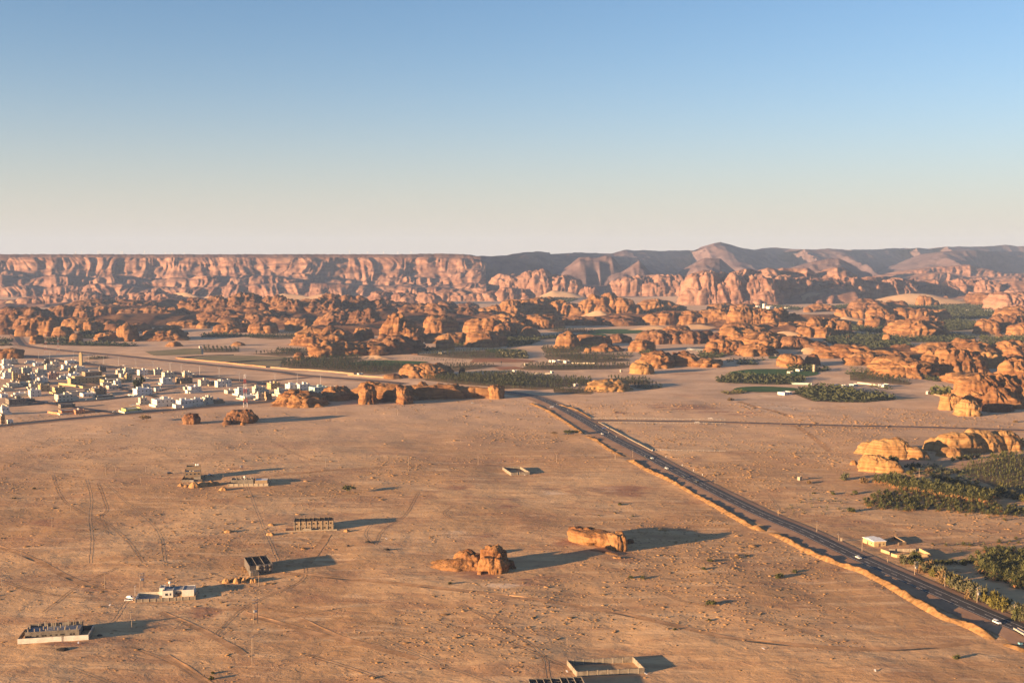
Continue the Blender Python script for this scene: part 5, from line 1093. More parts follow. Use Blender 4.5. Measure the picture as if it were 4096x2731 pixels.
for fx, fy, s in ((1480, 170, 1.05), (1650, 130, .8), (1590, 160, .6), (1675, 175, .7), (1130, 190, 1.0), (1190, 200, .7), (950, 200, .6), (1345, 225, .7), (1470, 220, .6), (1565, 190, .5), (1330, 180, .5), (820, 190, .5)):
    x, y = ZP('f', fx, fy); palm(x, y, .5, True, 'lone small palm on the open sand above the thicket', 'lone palms above the thicket', s=s)

def clump_mesh(name, n, seed, mat, rx=1.0, rz=.75, leaf=.22, lobes=7):
    r = np.random.RandomState(seed); L = r.normal(0, .48, (lobes, 3)); L[:, 2] = np.abs(L[:, 2]) * rz + .35
    V = []; F = []
    for i in range(n):
        c = L[r.randint(lobes)]; d = r.normal(0, 1, 3); d /= np.linalg.norm(d); p = c + d * (.34 + .10 * r.rand()) * np.array([1, 1, .8])
        p[2] = max(p[2], .04)
        a, b = r.normal(0, leaf, 3), r.normal(0, leaf, 3); k = len(V); V += [p * [rx, rx, 1], (p + a) * [rx, rx, 1], (p + b) * [rx, rx, 1]]; F.append((k, k + 1, k + 2))
    return me_of(name, [tuple(v) for v in V], F, [mat])
CL = {m: [clump_mesh('crown', 420, 300 + i + 10 * j, M[m]) for i in range(3)] for j, m in enumerate(('tamarisk', 'acacia', 'yellowleaf', 'dryleaf', 'grove_dark'))}
SPRAY = {m: [clump_mesh('crown', 300, 400 + i + 10 * j, M[m], rx=1.35, rz=.22, leaf=.20, lobes=8) for i in range(2)] for j, m in enumerate(('acacia', 'dryleaf'))}
STEM = MB().bar((0, 0, -.2), (.05, 0, .5), .10).bar((.05, 0, .45), (.3, .1, .85), .06).bar((.05, 0, .45), (-.28, -.1, .85), .06).mesh('trunk', M['trunk'])
def bush(x, y, s, kind, label, group=None, h=None, name='shrub', cat='shrub', spray=False):
    z = g1(x, y); t = empty(name, (x, y, z), prng.uniform(0, 6.28)); tag(t, label, cat, group); h = h or s
    if spray: link('crown', prng.choice(SPRAY[kind]), t, (0, 0, h * .55), 0, (s, s, h * .5)); link('trunk', STEM, t, (0, 0, 0), 0, (s * .8, s * .8, h * .95))
    else: link('crown', prng.choice(CL[kind]), t, (0, 0, -.05), 0, (s, s, h)); link('trunk', STEM, t, (0, 0, 0), 0, (s * .7, s * .7, h * .8))
    return t
# the hedge of tamarisks along the highway
hedge = smooth_path([ZP('f', 560, 400), ZP('f', 700, 440), ZP('f', 860, 540), ZP('f', 1000, 615), ZP('f', 1130, 680), ZP('f', 1290, 770), ZP('f', 1450, 850), ZP('f', 1640, 910), ZP('f', 1800, 985), ZP('f', 1950, 1060)], 4.6)
for i, q in enumerate(hedge):
    k = prng.choice(['tamarisk', 'tamarisk', 'acacia', 'yellowleaf', 'dryleaf', 'tamarisk'])
    bush(q[0] + prng.uniform(-1.5, 4.5), q[1] + prng.uniform(-2, 5), prng.uniform(2.8, 4.4), k,
         {'tamarisk': 'grey green tamarisk bush in the roadside hedge', 'acacia': 'dark green bush in the roadside hedge', 'yellowleaf': 'yellow green bush in the roadside hedge', 'dryleaf': 'dry brown bush in the roadside hedge'}[k], 'bushes of the roadside hedge', prng.uniform(3.2, 5.6), 'tamarisk', 'bush')
hedge2 = smooth_path([ZP('f', 700, 380), ZP('f', 900, 385), ZP('f', 1100, 390), ZP('f', 1250, 380)], 5.0)
for q in hedge2: bush(q[0], q[1] + prng.uniform(-2, 2), prng.uniform(1.8, 2.8), prng.choice(['tamarisk', 'acacia']), 'leafy bush in the row behind the roadside hedge', 'bushes behind the hedge', prng.uniform(2, 3), 'tamarisk', 'bush')
bush(*ZP('f', 660, 360), 2.8, 'acacia', 'dark green tree rising at the corner of the walled yard', None, 5.0, 'tree', 'tree')
# trees at the foot of the pale outcrops
TR = [(715, 560, 3.6, 6.5, 'grove_dark', 'dense dark tree in the hollow of the pale whaleback rock'), (865, 610, 1.6, 2.4, 'grove_dark', 'small dark tree left of three below the whaleback rock'), (945, 605, 1.7, 2.6, 'grove_dark', 'small dark tree in the middle of three below the whaleback rock'), (1020, 600, 1.6, 2.8, 'grove_dark', 'small dark tree right of three below the whaleback rock'),
      (905, 690, 2.6, 3.2, 'yellowleaf', 'yellowish bush in the shade left of the pale dry bush'), (950, 650, 1.6, 3.2, 'yellowleaf', 'slim yellow green tree behind the yellowish bush'), (1140, 670, 2.9, 4.2, 'dryleaf', 'pale dry rounded bush below the whaleback rock'), (1450, 520, 2.0, 3.0, 'grove_dark', 'dark tree at the left end of the tree line under the pale ridge'),
      (1540, 500, 2.4, 3.2, 'grove_dark', 'second dark tree of the line under the pale ridge'), (1640, 490, 3.0, 4.0, 'acacia', 'broad dark tree of the line under the pale ridge'), (1690, 480, 2.2, 3.4, 'grove_dark', 'dark tree beside the broad one under the pale ridge'), (1770, 475, 1.8, 3.4, 'grove_dark', 'lone slim dark tree right of the line under the pale ridge'),
      (1970, 470, 2.6, 4.2, 'acacia', 'green tree before the pale ridge, third from the right'), (2100, 460, 3.4, 4.4, 'acacia', 'wide green tree before the pale ridge, second from the right'), (2190, 450, 2.4, 3.6, 'grove_dark', 'dark tree before the pale ridge, farthest right'), (2315, 250, 1.6, 2.4, 'grove_dark', 'small tree at the right edge above the grey boulder'),
      (2055, 940, 3.8, 7.0, 'grove_dark', 'tall dark tree at the corner of the palm orchard'), (2060, 860, 3.0, 5.0, 'yellowleaf', 'yellow crowned tree behind the tall dark tree'), (2180, 960, 3.2, 5.0, 'tamarisk', 'grey green tree right of the tall dark tree'), (2260, 980, 3.4, 5.2, 'tamarisk', 'pale tamarisk near the right edge by the orchard'), (2340, 1000, 3.0, 4.6, 'yellowleaf', 'yellowish bush at the right edge by the orchard'),
      (90, 750, 3.4, 5.0, 'tamarisk', 'feathery grey tamarisk left of the palm row'), (320, 785, 3.0, 4.6, 'dryleaf', 'brown dry palm clump left of the palm row'), (225, 920, 1.8, 2.4, 'acacia', 'round green bush on the sand left of the young palms'), (180, 1140, 2.6, 2.4, 'acacia', 'low wide green bush left of the dark band'), (175, 935, .9, 1.0, 'acacia', 'tiny bush beside the round green bush'), (1500, 660, 2.2, 3.0, 'tamarisk', 'pale olive bush at the edge of the orchard'), (1340, 640, 1.6, 2.0, 'yellowleaf', 'little yellow green bush beside the orchard'), (1390, 690, 3.0, 3.4, 'tamarisk', 'grey olive bush at the end of the shaded hedge')]
for gx, gy, s, h, k, lab in TR: bush(*ZP('g', gx, gy), s, k, lab, None, h, 'tree', 'tree')
for gx in range(1230, 2000, 62):                        # shaded hedge behind the tall row
    bush(*ZP('g', gx, 735 + (gx - 1230) * 0.24), 3.6, 'grove_dark', 'dark bush in the shaded hedge behind the tall palm row', 'shaded hedge behind the palms', 3.0, 'hedge_bush', 'bush')
# lone bushes of the plain
LB = [('f', 1068, 1345, 1.7, 'acacia', 'round green bush with a long shadow near the lower right corner'), (7, 725, 475, 1.9, 'acacia', 'upright dark bush on the plain below the sand bank'), (7, 795, 935, 1.5, 'acacia', 'thin leafed bush right of the slab rock, nearest the rock'), (7, 870, 938, 1.4, 'acacia', 'flat dark bush next to the thin leafed bush'), (7, 1280, 835, 1.5, 'acacia', 'bush in the dotted sand right of the slab rock, upper one'),
      (7, 1240, 885, 1.4, 'acacia', 'bush in the dotted sand right of the slab rock, lower one'), (7, 1440, 805, 1.4, 'dryleaf', 'brownish bush farther right in the dotted sand'), (7, 1500, 790, .9, 'acacia', 'small dark bush beyond the brownish bush'), (7, 1278, 1100, 2.4, 'acacia', 'broad dark acacia with a long shadow on the plain'), (7, 1275, 1190, 1.0, 'acacia', 'small bush below the broad dark acacia'),
      (7, 1062, 1250, .9, 'acacia', 'small bush at the edge of the dirt track'), (8, 180, 930, 2.6, 'acacia', 'dark flat topped acacia near the glowing bank'), (8, 280, 895, 1.4, 'acacia', 'smaller acacia beside the flat topped one'), (6, 1212, 975, 1.2, 'tamarisk', 'pale thin shrub at the foot of the crested rock'), (5, 85, 440, 1.1, 'acacia', 'dark shrub at the left edge of the plain'), (5, 208, 382, 1.3, 'acacia', 'round shrub near the left edge, beyond the dark one'),
      (5, 1285, 1535, 1.3, 'yellowleaf', 'yellow green shrub at the bottom edge'), (5, 1290, 1500, 1.0, 'acacia', 'dark tuft just above the yellow green shrub'), (7, 600, 540, .8, 'acacia', 'little green bush below the upright dark bush, left'), (7, 700, 525, .8, 'acacia', 'little green bush below the upright dark bush, middle'), (7, 808, 545, 1.0, 'acacia', 'little green bush below the upright dark bush, right'), (8, 510, 415, 1.9, 'acacia', 'round green bush right of the highway, near the ruined hut'), (8, 395, 412, 1.1, 'acacia', 'flat green bush left of the round one by the ruined hut'),
      (8, 630, 520, 2.0, 'acacia', 'spreading low bush on the sand before the palms'), (8, 360, 350, 2.6, 'dryleaf', 'brown dry thicket beside the ruined hut'), (8, 580, 330, 2.2, 'tamarisk', 'grey bush above the ruined hut'), (5, 1500, 438, 1.0, 'acacia', 'dark tuft below the long block wall'), ('n', 850, 695, 4.0, 'dryleaf', 'spreading brown acacia beyond the side road'), ('g', 2230, 20, 3.2, 'dryleaf', 'flat brown acacia at the far right beyond the side road')]
for fr, x, y, s, k, lab in LB: bush(*ZP(fr, x, y), s, k, lab, None, s * (.9 if s < 2 else .8), 'shrub', 'shrub')
bush(*ZP(6, 598, 405), 3.6, 'acacia', 'umbrella shaped acacia tree alone on the plain', None, 6.0, 'acacia_tree', 'tree', True)
bush(*ZP('h', 740, 555), 4.4, 'acacia', 'flat crowned acacia left of the highway bank', None, 6.0, 'acacia_tree', 'tree', True)
bush(*ZP('h', 815, 550), 3.4, 'acacia', 'smaller flat crowned acacia beside the bank', None, 5.0, 'acacia_tree', 'tree', True)
bush(*ZP('h', 610, 548), 3.2, 'dryleaf', 'brown low acacia left of the flat crowned pair', None, 3.6, 'acacia_tree', 'tree', True)
bush(*ZP('a', 1970, 960), 5.5, 'dryleaf', 'brown umbrella acacia before the town road', None, 7.0, 'acacia_tree', 'tree', True)
bush(*ZP('a', 1850, 505), 6.5, 'grove_dark', 'big dark tree among the white houses of the town', None, 13, 'tree', 'tree')

# groves that read as one mass each
def far_palm(n, seed):
    V, F = frond_set(n, 2.9, 75, -35, seed, .55, 1.0, 2); k = len(V)
    T = []
    for q in F: T += [(q[0], q[1], q[2]), (q[0], q[2], q[3])]
    V = [(x, y, z + 4.2) for x, y, z in V]
    for a in range(3): V += [(.22 * math.cos(a * 2.1), .22 * math.sin(a * 2.1), 0), (.16 * math.cos(a * 2.1), .16 * math.sin(a * 2.1), 4.2)]
    for a in range(3):
        i, j = k + 2 * a, k + 2 * ((a + 1) % 3); T += [(i, j, j + 1), (i, j + 1, i + 1)]
    return np.array(V), np.array(T)
FP = far_palm(9, 5)
FB = tuft_shape(29, 12, 1.0, .42)
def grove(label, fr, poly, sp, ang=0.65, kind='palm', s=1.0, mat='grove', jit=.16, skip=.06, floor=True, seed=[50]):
    seed[0] += 1
    x, y = poly_points(fr, poly, sp, ang, jit, seed[0], skip)
    if not len(x): print('empty grove', label); return
    r = np.random.RandomState(seed[0]); v, f = FP if kind == 'palm' else FB
    sc = s * r.uniform(.75, 1.2, len(x)) * (1.0 if kind == 'palm' else 3.4)
    scz = sc * (1.0 if kind == 'palm' else 1.15)
    me = joined('palm_grove', v, f, np.stack([x, y, gh(x, y)], 1), np.stack([sc, sc, scz], 1), r.uniform(0, 6.3, len(x)), [M[mat]])
    tag(link('palm_grove' if kind == 'palm' else 'orchard', me), label, kind='stuff')
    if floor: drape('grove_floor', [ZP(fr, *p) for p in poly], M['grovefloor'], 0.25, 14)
grove('orchard of young palms in rows at the right edge', 'g', [(1560, 620), (1700, 560), (1950, 505), (2200, 450), (2420, 440), (2420, 930), (2180, 900), (2000, 840), (1720, 740)], 5.8, .5, 'palm', 1.0, 'frond', .16, .03)
grove('dense palm grove along the highway bend', 3, [(-420, 1130), (0, 1120), (300, 1125), (500, 1150), (740, 1155), (740, 1210), (520, 1215), (430, 1235), (260, 1240), (0, 1225), (-300, 1200), (-610, 1165), (-600, 1150)], 7.5, .7, 'palm', 1.15, 'grove', .25)
grove('low palm hedge before the whaleback rock', 3, [(430, 1225), (700, 1240), (760, 1262), (740, 1275), (440, 1262)], 7.0, .7, 'palm', .95, 'grove', .3)
grove('scattered low palms right of the whaleback rock', 3, [(850, 1260), (1040, 1262), (1030, 1285), (850, 1280)], 10, .7, 'palm', .8, 'grove', .3, .3, False)
grove('palm grove behind the whaleback rock', 3, [(880, 1150), (1000, 1148), (1180, 1160), (1240, 1178), (1200, 1195), (960, 1192)], 7.5, .7, 'palm', 1.15)
grove('small palm grove right of the whaleback rock', 3, [(1045, 1208), (1100, 1200), (1280, 1205), (1330, 1225), (1240, 1238), (1120, 1230)], 7.5, .7, 'palm', 1.1)
grove('palm strip below the white farmhouse', 3, [(160, 1072), (230, 1045), (600, 1040), (1000, 1035), (1090, 1045), (1010, 1062), (600, 1080), (240, 1085)], 8.5, .5, 'palm', 1.2)
grove('palm orchard around the white farmhouse', 3, [(355, 965), (420, 945), (800, 950), (1100, 958), (1060, 975), (820, 968), (740, 985), (1040, 988), (1060, 1002), (760, 1018), (580, 1018), (520, 990), (390, 990)], 8.5, .5, 'palm', 1.15)
grove('palm orchard below the egg shaped rock', 3, [(330, 890), (460, 900), (640, 905), (780, 890), (800, 912), (600, 935), (420, 942), (360, 930)], 8.5, .5, 'palm', 1.1)
grove('narrow palm row beside the far pivot field', 3, [(370, 750), (520, 745), (740, 755), (790, 775), (640, 775), (480, 768)], 9.5, .5, 'palm', 1.1, 'grove_dark')
grove('wide grove left of the egg shaped rock', 3, [(-40, 815), (140, 812), (290, 815), (330, 840), (240, 872), (60, 880), (-60, 870)], 9.5, .5, 'bush', 1.1, 'grove_dark')
grove('short rows of palms left of the egg shaped rock', 3, [(310, 800), (470, 795), (480, 815), (330, 828)], 9.5, .5, 'bush', .9, 'grove_dark')
grove('bushy orchard at the left of the red field', 3, [(-20, 935), (130, 925), (220, 945), (235, 985), (120, 985), (-20, 980)], 9.0, .5, 'bush', 1.1, 'tamarisk', .3)
grove('wide palm orchard right of the green strip', 2, [(1340, 950), (1500, 935), (1660, 925), (1960, 915), (2240, 925), (2240, 975), (2060, 985), (1840, 992), (1540, 972)], 9.0, .5, 'palm', 1.1)
grove('sparse seedlings in rows below the wide palm orchard', 2, [(1200, 972), (1500, 978), (1800, 996), (1700, 1012), (1300, 992)], 13, .5, 'bush', .35, 'grove', .06, .05, False)
grove('dense dark grove along the bright boundary wall', 2, [(280, 1000), (400, 985), (640, 980), (900, 970), (910, 990), (760, 1005), (900, 1025), (1200, 1035), (1260, 1050), (1200, 1095), (1050, 1115), (700, 1085), (400, 1065), (240, 1050)], 8.0, .6, 'palm', 1.25, 'grove_dark', .22)
grove('palms behind the arched hump', 2, [(1560, 1045), (1800, 1040), (2060, 1042), (1900, 1062), (1760, 1080), (1640, 1090)], 8.5, .6, 'palm', 1.15, 'grove_dark')
grove('long palm grove behind the rock wall', 2, [(1390, 1150), (1600, 1138), (1900, 1120), (2240, 1115), (2240, 1225), (2080, 1238), (1900, 1210), (1600, 1185)], 8.0, .7, 'palm', 1.15, 'grove', .2)
grove('dark orchard block by the corner boulder', 2, [(20, 945), (200, 930), (400, 915), (480, 925), (480, 955), (240, 962)], 8.5, .4, 'palm', 1.1, 'grove_dark')
grove('thin orchard rows above the dark orchard block', 2, [(210, 905), (320, 900), (420, 908), (380, 920), (250, 918)], 9, .4, 'bush', .7, 'grove_dark')
grove('palm belt under the orange apron', 2, [(-10, 800), (200, 798), (420, 790), (390, 822), (200, 828), (0, 815)], 9.5, .4, 'palm', 1.15, 'grove_dark')
grove('dark trees around the egg shaped boulder', 2, [(1360, 905), (1500, 895), (1530, 912), (1420, 922)], 9, .5, 'bush', .9, 'grove_dark')
grove('trees between the egg shaped boulder and the fluted dome', 2, [(1650, 868), (1780, 862), (1790, 885), (1660, 892)], 9, .5, 'bush', .9, 'grove_dark')
grove('palm wood right of the fluted dome', 2, [(2040, 815), (2240, 805), (2240, 880), (2100, 890), (2060, 860)], 9.5, .5, 'bush', 1.15, 'grove_dark')
grove('orchard square on the fields behind the town', 1, [(1650, 905), (1940, 905), (1950, 932), (1660, 936)], 8.5, .3, 'palm', 1.15, 'grove_dark', .1)
grove('dark palm belt on the far edge of the fields', 1, [(1640, 790), (1760, 782), (2000, 795), (2240, 800), (2240, 812), (1900, 810), (1640, 810)], 9.5, .3, 'bush', 1.0, 'grove_dark')
grove('palm belt below the fluted domes', 1, [(330, 870), (500, 855), (860, 858), (1140, 878), (1000, 885), (600, 880)], 10, .3, 'bush', 1.1, 'grove_dark', .25)
grove('dark wood between the fluted domes and the flat topped wall', 1, [(440, 815), (560, 815), (680, 830), (560, 850), (380, 848), (350, 830)], 10, .3, 'bush', 1.1, 'grove_dark', .25)
grove('wood right of the cubic boulder', 1, [(640, 765), (860, 765), (960, 790), (800, 825), (660, 820)], 10, .3, 'bush', 1.1, 'grove_dark', .25, .12)
grove('dark trees at the left edge beside the valley road', 1, [(-40, 830), (60, 825), (110, 845), (40, 860), (-40, 855)], 10, .3, 'bush', 1.1, 'grove_dark', .25)
grove('low dark trees at the left edge above the town block', 1, [(-40, 865), (60, 862), (120, 875), (0, 882)], 10, .3, 'bush', .9, 'grove_dark', .25)
grove('green thicket by the mosque garden fields', 1, [(690, 985), (800, 965), (900, 978), (780, 992)], 8, .3, 'bush', .55, 'grove_dark', .3)
grove('dense grove on the near side of the pivot field', 'n', [(680, 440), (850, 370), (1100, 385), (1500, 402), (1800, 420), (1780, 450), (1620, 490), (1300, 490), (700, 470)], 8.0, .6, 'bush', 1.05, 'grove', .3)
grove('dense olive grove beside the farm buildings', 'n', [(1640, 610), (1800, 540), (2000, 520), (2352, 560), (2500, 600), (2900, 650), (2900, 690), (2500, 720), (2200, 715), (1900, 700)], 7.5, .6, 'bush', 1.1, 'grove', .3)
grove('low bright scrub at the edge of the lower pivot field', 'n', [(730, 595), (900, 572), (1110, 580), (1000, 610), (820, 622)], 7, .6, 'bush', .6, 'yellowleaf', .3)
grove('dark round thicket above the pivot field', 'n', [(920, 235), (1000, 220), (1190, 222), (1200, 245), (1000, 250)], 8.5, .6, 'bush', .95, 'grove_dark', .3)
grove('row of small trees behind the pivot field', 'n', [(740, 200), (1300, 182), (1300, 196), (760, 212)], 9, .05, 'bush', .8, 'grove', .1, .1, False)
grove('grey green wood behind the twin peaked rock', 'n', [(430, 120), (600, 100), (900, 120), (700, 165), (500, 165)], 9, .6, 'bush', 1.0, 'grove', .3)
grove('wood at the left foot of the twin peaked rock', 3, [(1130, 930), (1240, 925), (1200, 950), (1140, 950)], 9, .5, 'bush', 1.0, 'grove', .3)
grove('trees round the water tower', 'n', [(1570, 285), (1680, 270), (1900, 300), (2100, 300), (2000, 330), (1780, 330), (1600, 320)], 9, .6, 'bush', 1.2, 'grove', .3, .15)
grove('long palm grove along the farm road', 'm', [(0, 400), (200, 395), (450, 420), (840, 505), (800, 530), (500, 515), (200, 490), (0, 470)], 8.0, .3, 'palm', 1.1, 'grove', .2)
grove('thin orchard strip below the striped dome', 'm', [(-100, 375), (100, 365), (450, 395), (440, 412), (0, 395)], 8.5, .3, 'bush', .9, 'grove', .2)
grove('pale scrub field above the orchard strip', 'm', [(0, 300), (200, 305), (440, 340), (300, 350), (0, 335)], 10, .3, 'bush', .55, 'tamarisk', .3, .1, False)
grove('dark hedge under the great orange massif', 'm', [(920, 430), (1100, 440), (1280, 480), (1180, 490), (960, 455)], 8, .3, 'bush', .9, 'grove', .3)
grove('round trees behind the cracked orange lobe', 'm', [(1090, 640), (1180, 625), (1400, 640), (1380, 680), (1250, 690), (1120, 660)], 7.5, .3, 'bush', 1.5, 'acacia', .2, .05, False)
grove('scrubby bushes along the farm track', 'm', [(250, 540), (600, 590), (690, 610), (500, 600), (280, 570)], 8, .3, 'bush', .7, 'grove', .3, .2, False)
grove('thin bushes on the scrub right of the olive grove', 'm', [(0, 720), (150, 740), (450, 735), (400, 760), (100, 770)], 11, .3, 'bush', .75, 'grove', .4, .3, False)
grove('wide dark palm wood in the right hand valley', 4, [(640, 810), (800, 795), (1060, 790), (1200, 795), (1300, 870), (1340, 900), (1200, 900), (1000, 915), (900, 880), (680, 870), (620, 840)], 9.5, .4, 'bush', 1.2, 'grove_dark', .25)
grove('palm wood below the square rock tower', 4, [(800, 700), (960, 735), (1200, 735), (1210, 775), (1000, 770), (830, 755)], 10, .4, 'bush', 1.2, 'grove_dark', .25)
grove('palm wood right of the hooded rock', 4, [(1540, 690), (1700, 670), (1860, 690), (1850, 740), (1640, 760), (1560, 745)], 10, .4, 'bush', 1.2, 'grove_dark', .25)
grove('far palm wood under the wide dune', 4, [(1500, 605), (1700, 590), (1990, 600), (2030, 640), (1800, 660), (1620, 665)], 11, .4, 'bush', 1.2, 'grove_dark', .25)
grove('farthest palm wood along the valley floor', 4, [(1280, 560), (1600, 548), (1960, 555), (1980, 590), (1600, 590), (1300, 575)], 12, .4, 'bush', 1.2, 'grove_dark', .25)
grove('palm strip between the hooded rock and the ledges', 4, [(1240, 820), (1500, 790), (1700, 790), (1850, 815), (1700, 850), (1300, 850)], 9.5, .4, 'bush', 1.1, 'grove_dark', .25)
grove('palms at the right edge below the orange heap', 4, [(1880, 800), (2000, 815), (2300, 800), (2300, 850), (2050, 845), (1880, 830)], 9.5, .4, 'bush', 1.1, 'grove', .25)
grove('trees behind the stepped crest', 4, [(1860, 850), (2040, 860), (2000, 895), (1900, 890)], 9.5, .4, 'bush', 1.2, 'grove_dark', .25)
grove('dark wood around the hidden white town', 4, [(60, 545), (300, 560), (440, 575), (400, 590), (100, 570)], 12, .4, 'bush', 1.1, 'grove_dark', .25)
grove('dark palms beyond the skyline ledges', 4, [(680, 560), (830, 545), (820, 575), (700, 590)], 12, .4, 'bush', 1.1, 'grove_dark', .25)
grove('far palms along the pale sand flat', 3, [(300, 492), (460, 488), (640, 500), (560, 525), (360, 510)], 12, .4, 'bush', 1.1, 'grove_dark', .25)
grove('scrubby bushes on the sand around the ruined hut', 8, [(150, 480), (350, 440), (660, 450), (700, 520), (500, 550), (300, 560)], 9, .4, 'bush', .26, 'tamarisk', .4, .35, False)
grove('scrubby bushes between the yard and the thicket', 'f', [(800, 190), (1100, 150), (1350, 180), (1350, 300), (1000, 260)], 6, .4, 'bush', .24, 'tamarisk', .4, .4, False)

for x, y in zip(*poly_points('f', [(1130, 335), (1300, 255), (1500, 240), (1800, 250), (1800, 330), (1480, 310), (1290, 385)], 7.0, .4, .3, 19, .15)):
    palm(x, y, prng.uniform(.6, 1.8), True, 'low palm on the slope behind the thicket', 'low palms behind the thicket')
grove('shaded undergrowth behind the tall palm row', 'g', [(840, 590), (1200, 575), (1560, 645), (1900, 860), (1720, 820), (1300, 735), (950, 700)], 5.5, .4, 'bush', .5, 'grove_dark', .35, .2, False)
grove('dark undergrowth under the palm thicket', 'f', [(1290, 420), (1480, 330), (1800, 340), (1800, 700), (1640, 670), (1480, 600), (1320, 560)], 4.5, .4, 'bush', .36, 'grove_dark', .35, .1, False)
grove('dark undergrowth in the low palm band', 'g', [(330, 1085), (450, 1000), (800, 950), (1300, 1015), (1700, 1065), (2380, 1115), (2380, 1190), (1900, 1190), (1200, 1120), (700, 1130)], 4.5, .4, 'bush', .30, 'grove_dark', .35, .15, False)
def place_labels(names):                                # alike plants are told apart by their place in the picture
    by = {}
    for q in COL.objects:
        if q.parent is None and q.get('group') in names: by.setdefault(q['label'], []).append(q)
    for lab, lst in by.items():
        if len(lst) < 2: continue
        lst.sort(key=lambda q: q.location.x / q.location.y)
        for i, q in enumerate(lst):
            n = i + 1; suf = 'th' if 10 <= n % 100 <= 20 else {1: 'st', 2: 'nd', 3: 'rd'}.get(n % 10, 'th')
            q['label'] = lab + ', ' + ('leftmost' if i == 0 else 'rightmost' if i == len(lst) - 1 else '%d%s from the left' % (n, suf))
place_labels({'tall palms in the row', 'low palms below the row', 'young palms between the rows', 'stunted palms on the fringe', 'palms in the thicket above the highway', 'lone palms above the thicket', 'low palms behind the thicket', 'bushes of the roadside hedge', 'bushes behind the hedge', 'shaded hedge behind the palms'})
# ================================================================== buildings
def wallmat(name, c, var=.10, streak=.25): return plain(name, c, .85, var, .4, .12, streak)
M.update(white=wallmat('white_render', (.55, .52, .47)), cream=wallmat('cream_render', (.46, .405, .32)), yellow=wallmat('yellow_render', (.37, .275, .15)), grey=wallmat('grey_block', (.165, .142, .118), .2, .35),
         pink=wallmat('dusty_pink_render', (.36, .22, .17)), bluish=wallmat('cool_white_render', (.52, .52, .52)), tan=wallmat('tan_render', (.25, .18, .115)), mint=wallmat('mint_render', (.36, .46, .40)), dark=wallmat('dark_concrete', (.10, .088, .08), .2, .3),
         brick=wallmat('orange_block', (.42, .21, .11), .2, .2), lime=wallmat('lime_render', (.46, .42, .15)), roof=wallmat('dusty_roof', (.50, .46, .40), .15, 0), rooflight=wallmat('white_roof', (.62, .62, .62), .1, 0), redroof=wallmat('red_tiles', (.30, .08, .05), .2, 0),
         glass=plain('dark_glass', (.035, .04, .05), .25, .2, .5, .5), opening=plain('painted_opening_shade', (.03, .025, .022), .95, .1), tank=plain('white_plastic', (.72, .70, .66), .5, .05), metal=plain('weathered_metal', (.30, .27, .24), .6, .2), wood=plain('door_wood', (.12, .08, .06), .7, .2),
         slate=plain('blue_grey_slab', (.22, .225, .24), .9, .15), polec=plain('pole_wood', (.28, .21, .15), .9, .2, 1.0), steel=plain('galvanised_steel', (.42, .41, .40), .5, .1), redp=plain('red_lattice_paint', (.42, .07, .04), .6, .1), whitep=plain('white_lattice_paint', (.66, .62, .58), .6, .1),
         concrete=wallmat('pale_concrete', (.30, .25, .19), .15, .2), blockwall=wallmat('block_wall', (.20, .168, .135), .2, .3))
WIN = MB().box(-.6, -.05, 0, .6, .02, 1.3).mesh('window', M['glass'])
WINF = MB().box(-.75, -.03, -.12, .75, .01, 1.42).mesh('window_frame', M['whitep'])
DOOR = MB().box(-.7, -.06, 0, .7, .02, 2.3).mesh('door', M['wood'])
TANK = MB().cyl(0, 0, 0, .5, .12, .12, 6).cyl(.5, 0, 0, .5, .12, .12, 6).ball(.25, 0, 1.3, .95, .85, 0, 10, 6).mesh('water_tank', M['tank'])
hr = random.Random(31)
def shell(mb, x0, y0, x1, y1, z0, z1, t=.28, top=.9, roof_m=1):          # solid block with a parapet round a sunk roof
    mb.box(x0, y0, z0, x1, y1, z1 - top)
    mb.box(x0, y0, z1 - top + .002, x1, y0 + t, z1); mb.box(x0, y1 - t, z1 - top + .002, x1, y1, z1)
    mb.box(x0, y0 + t + .002, z1 - top + .002, x0 + t, y1 - t - .002, z1); mb.box(x1 - t, y0 + t + .002, z1 - top + .002, x1, y1 - t - .002, z1)
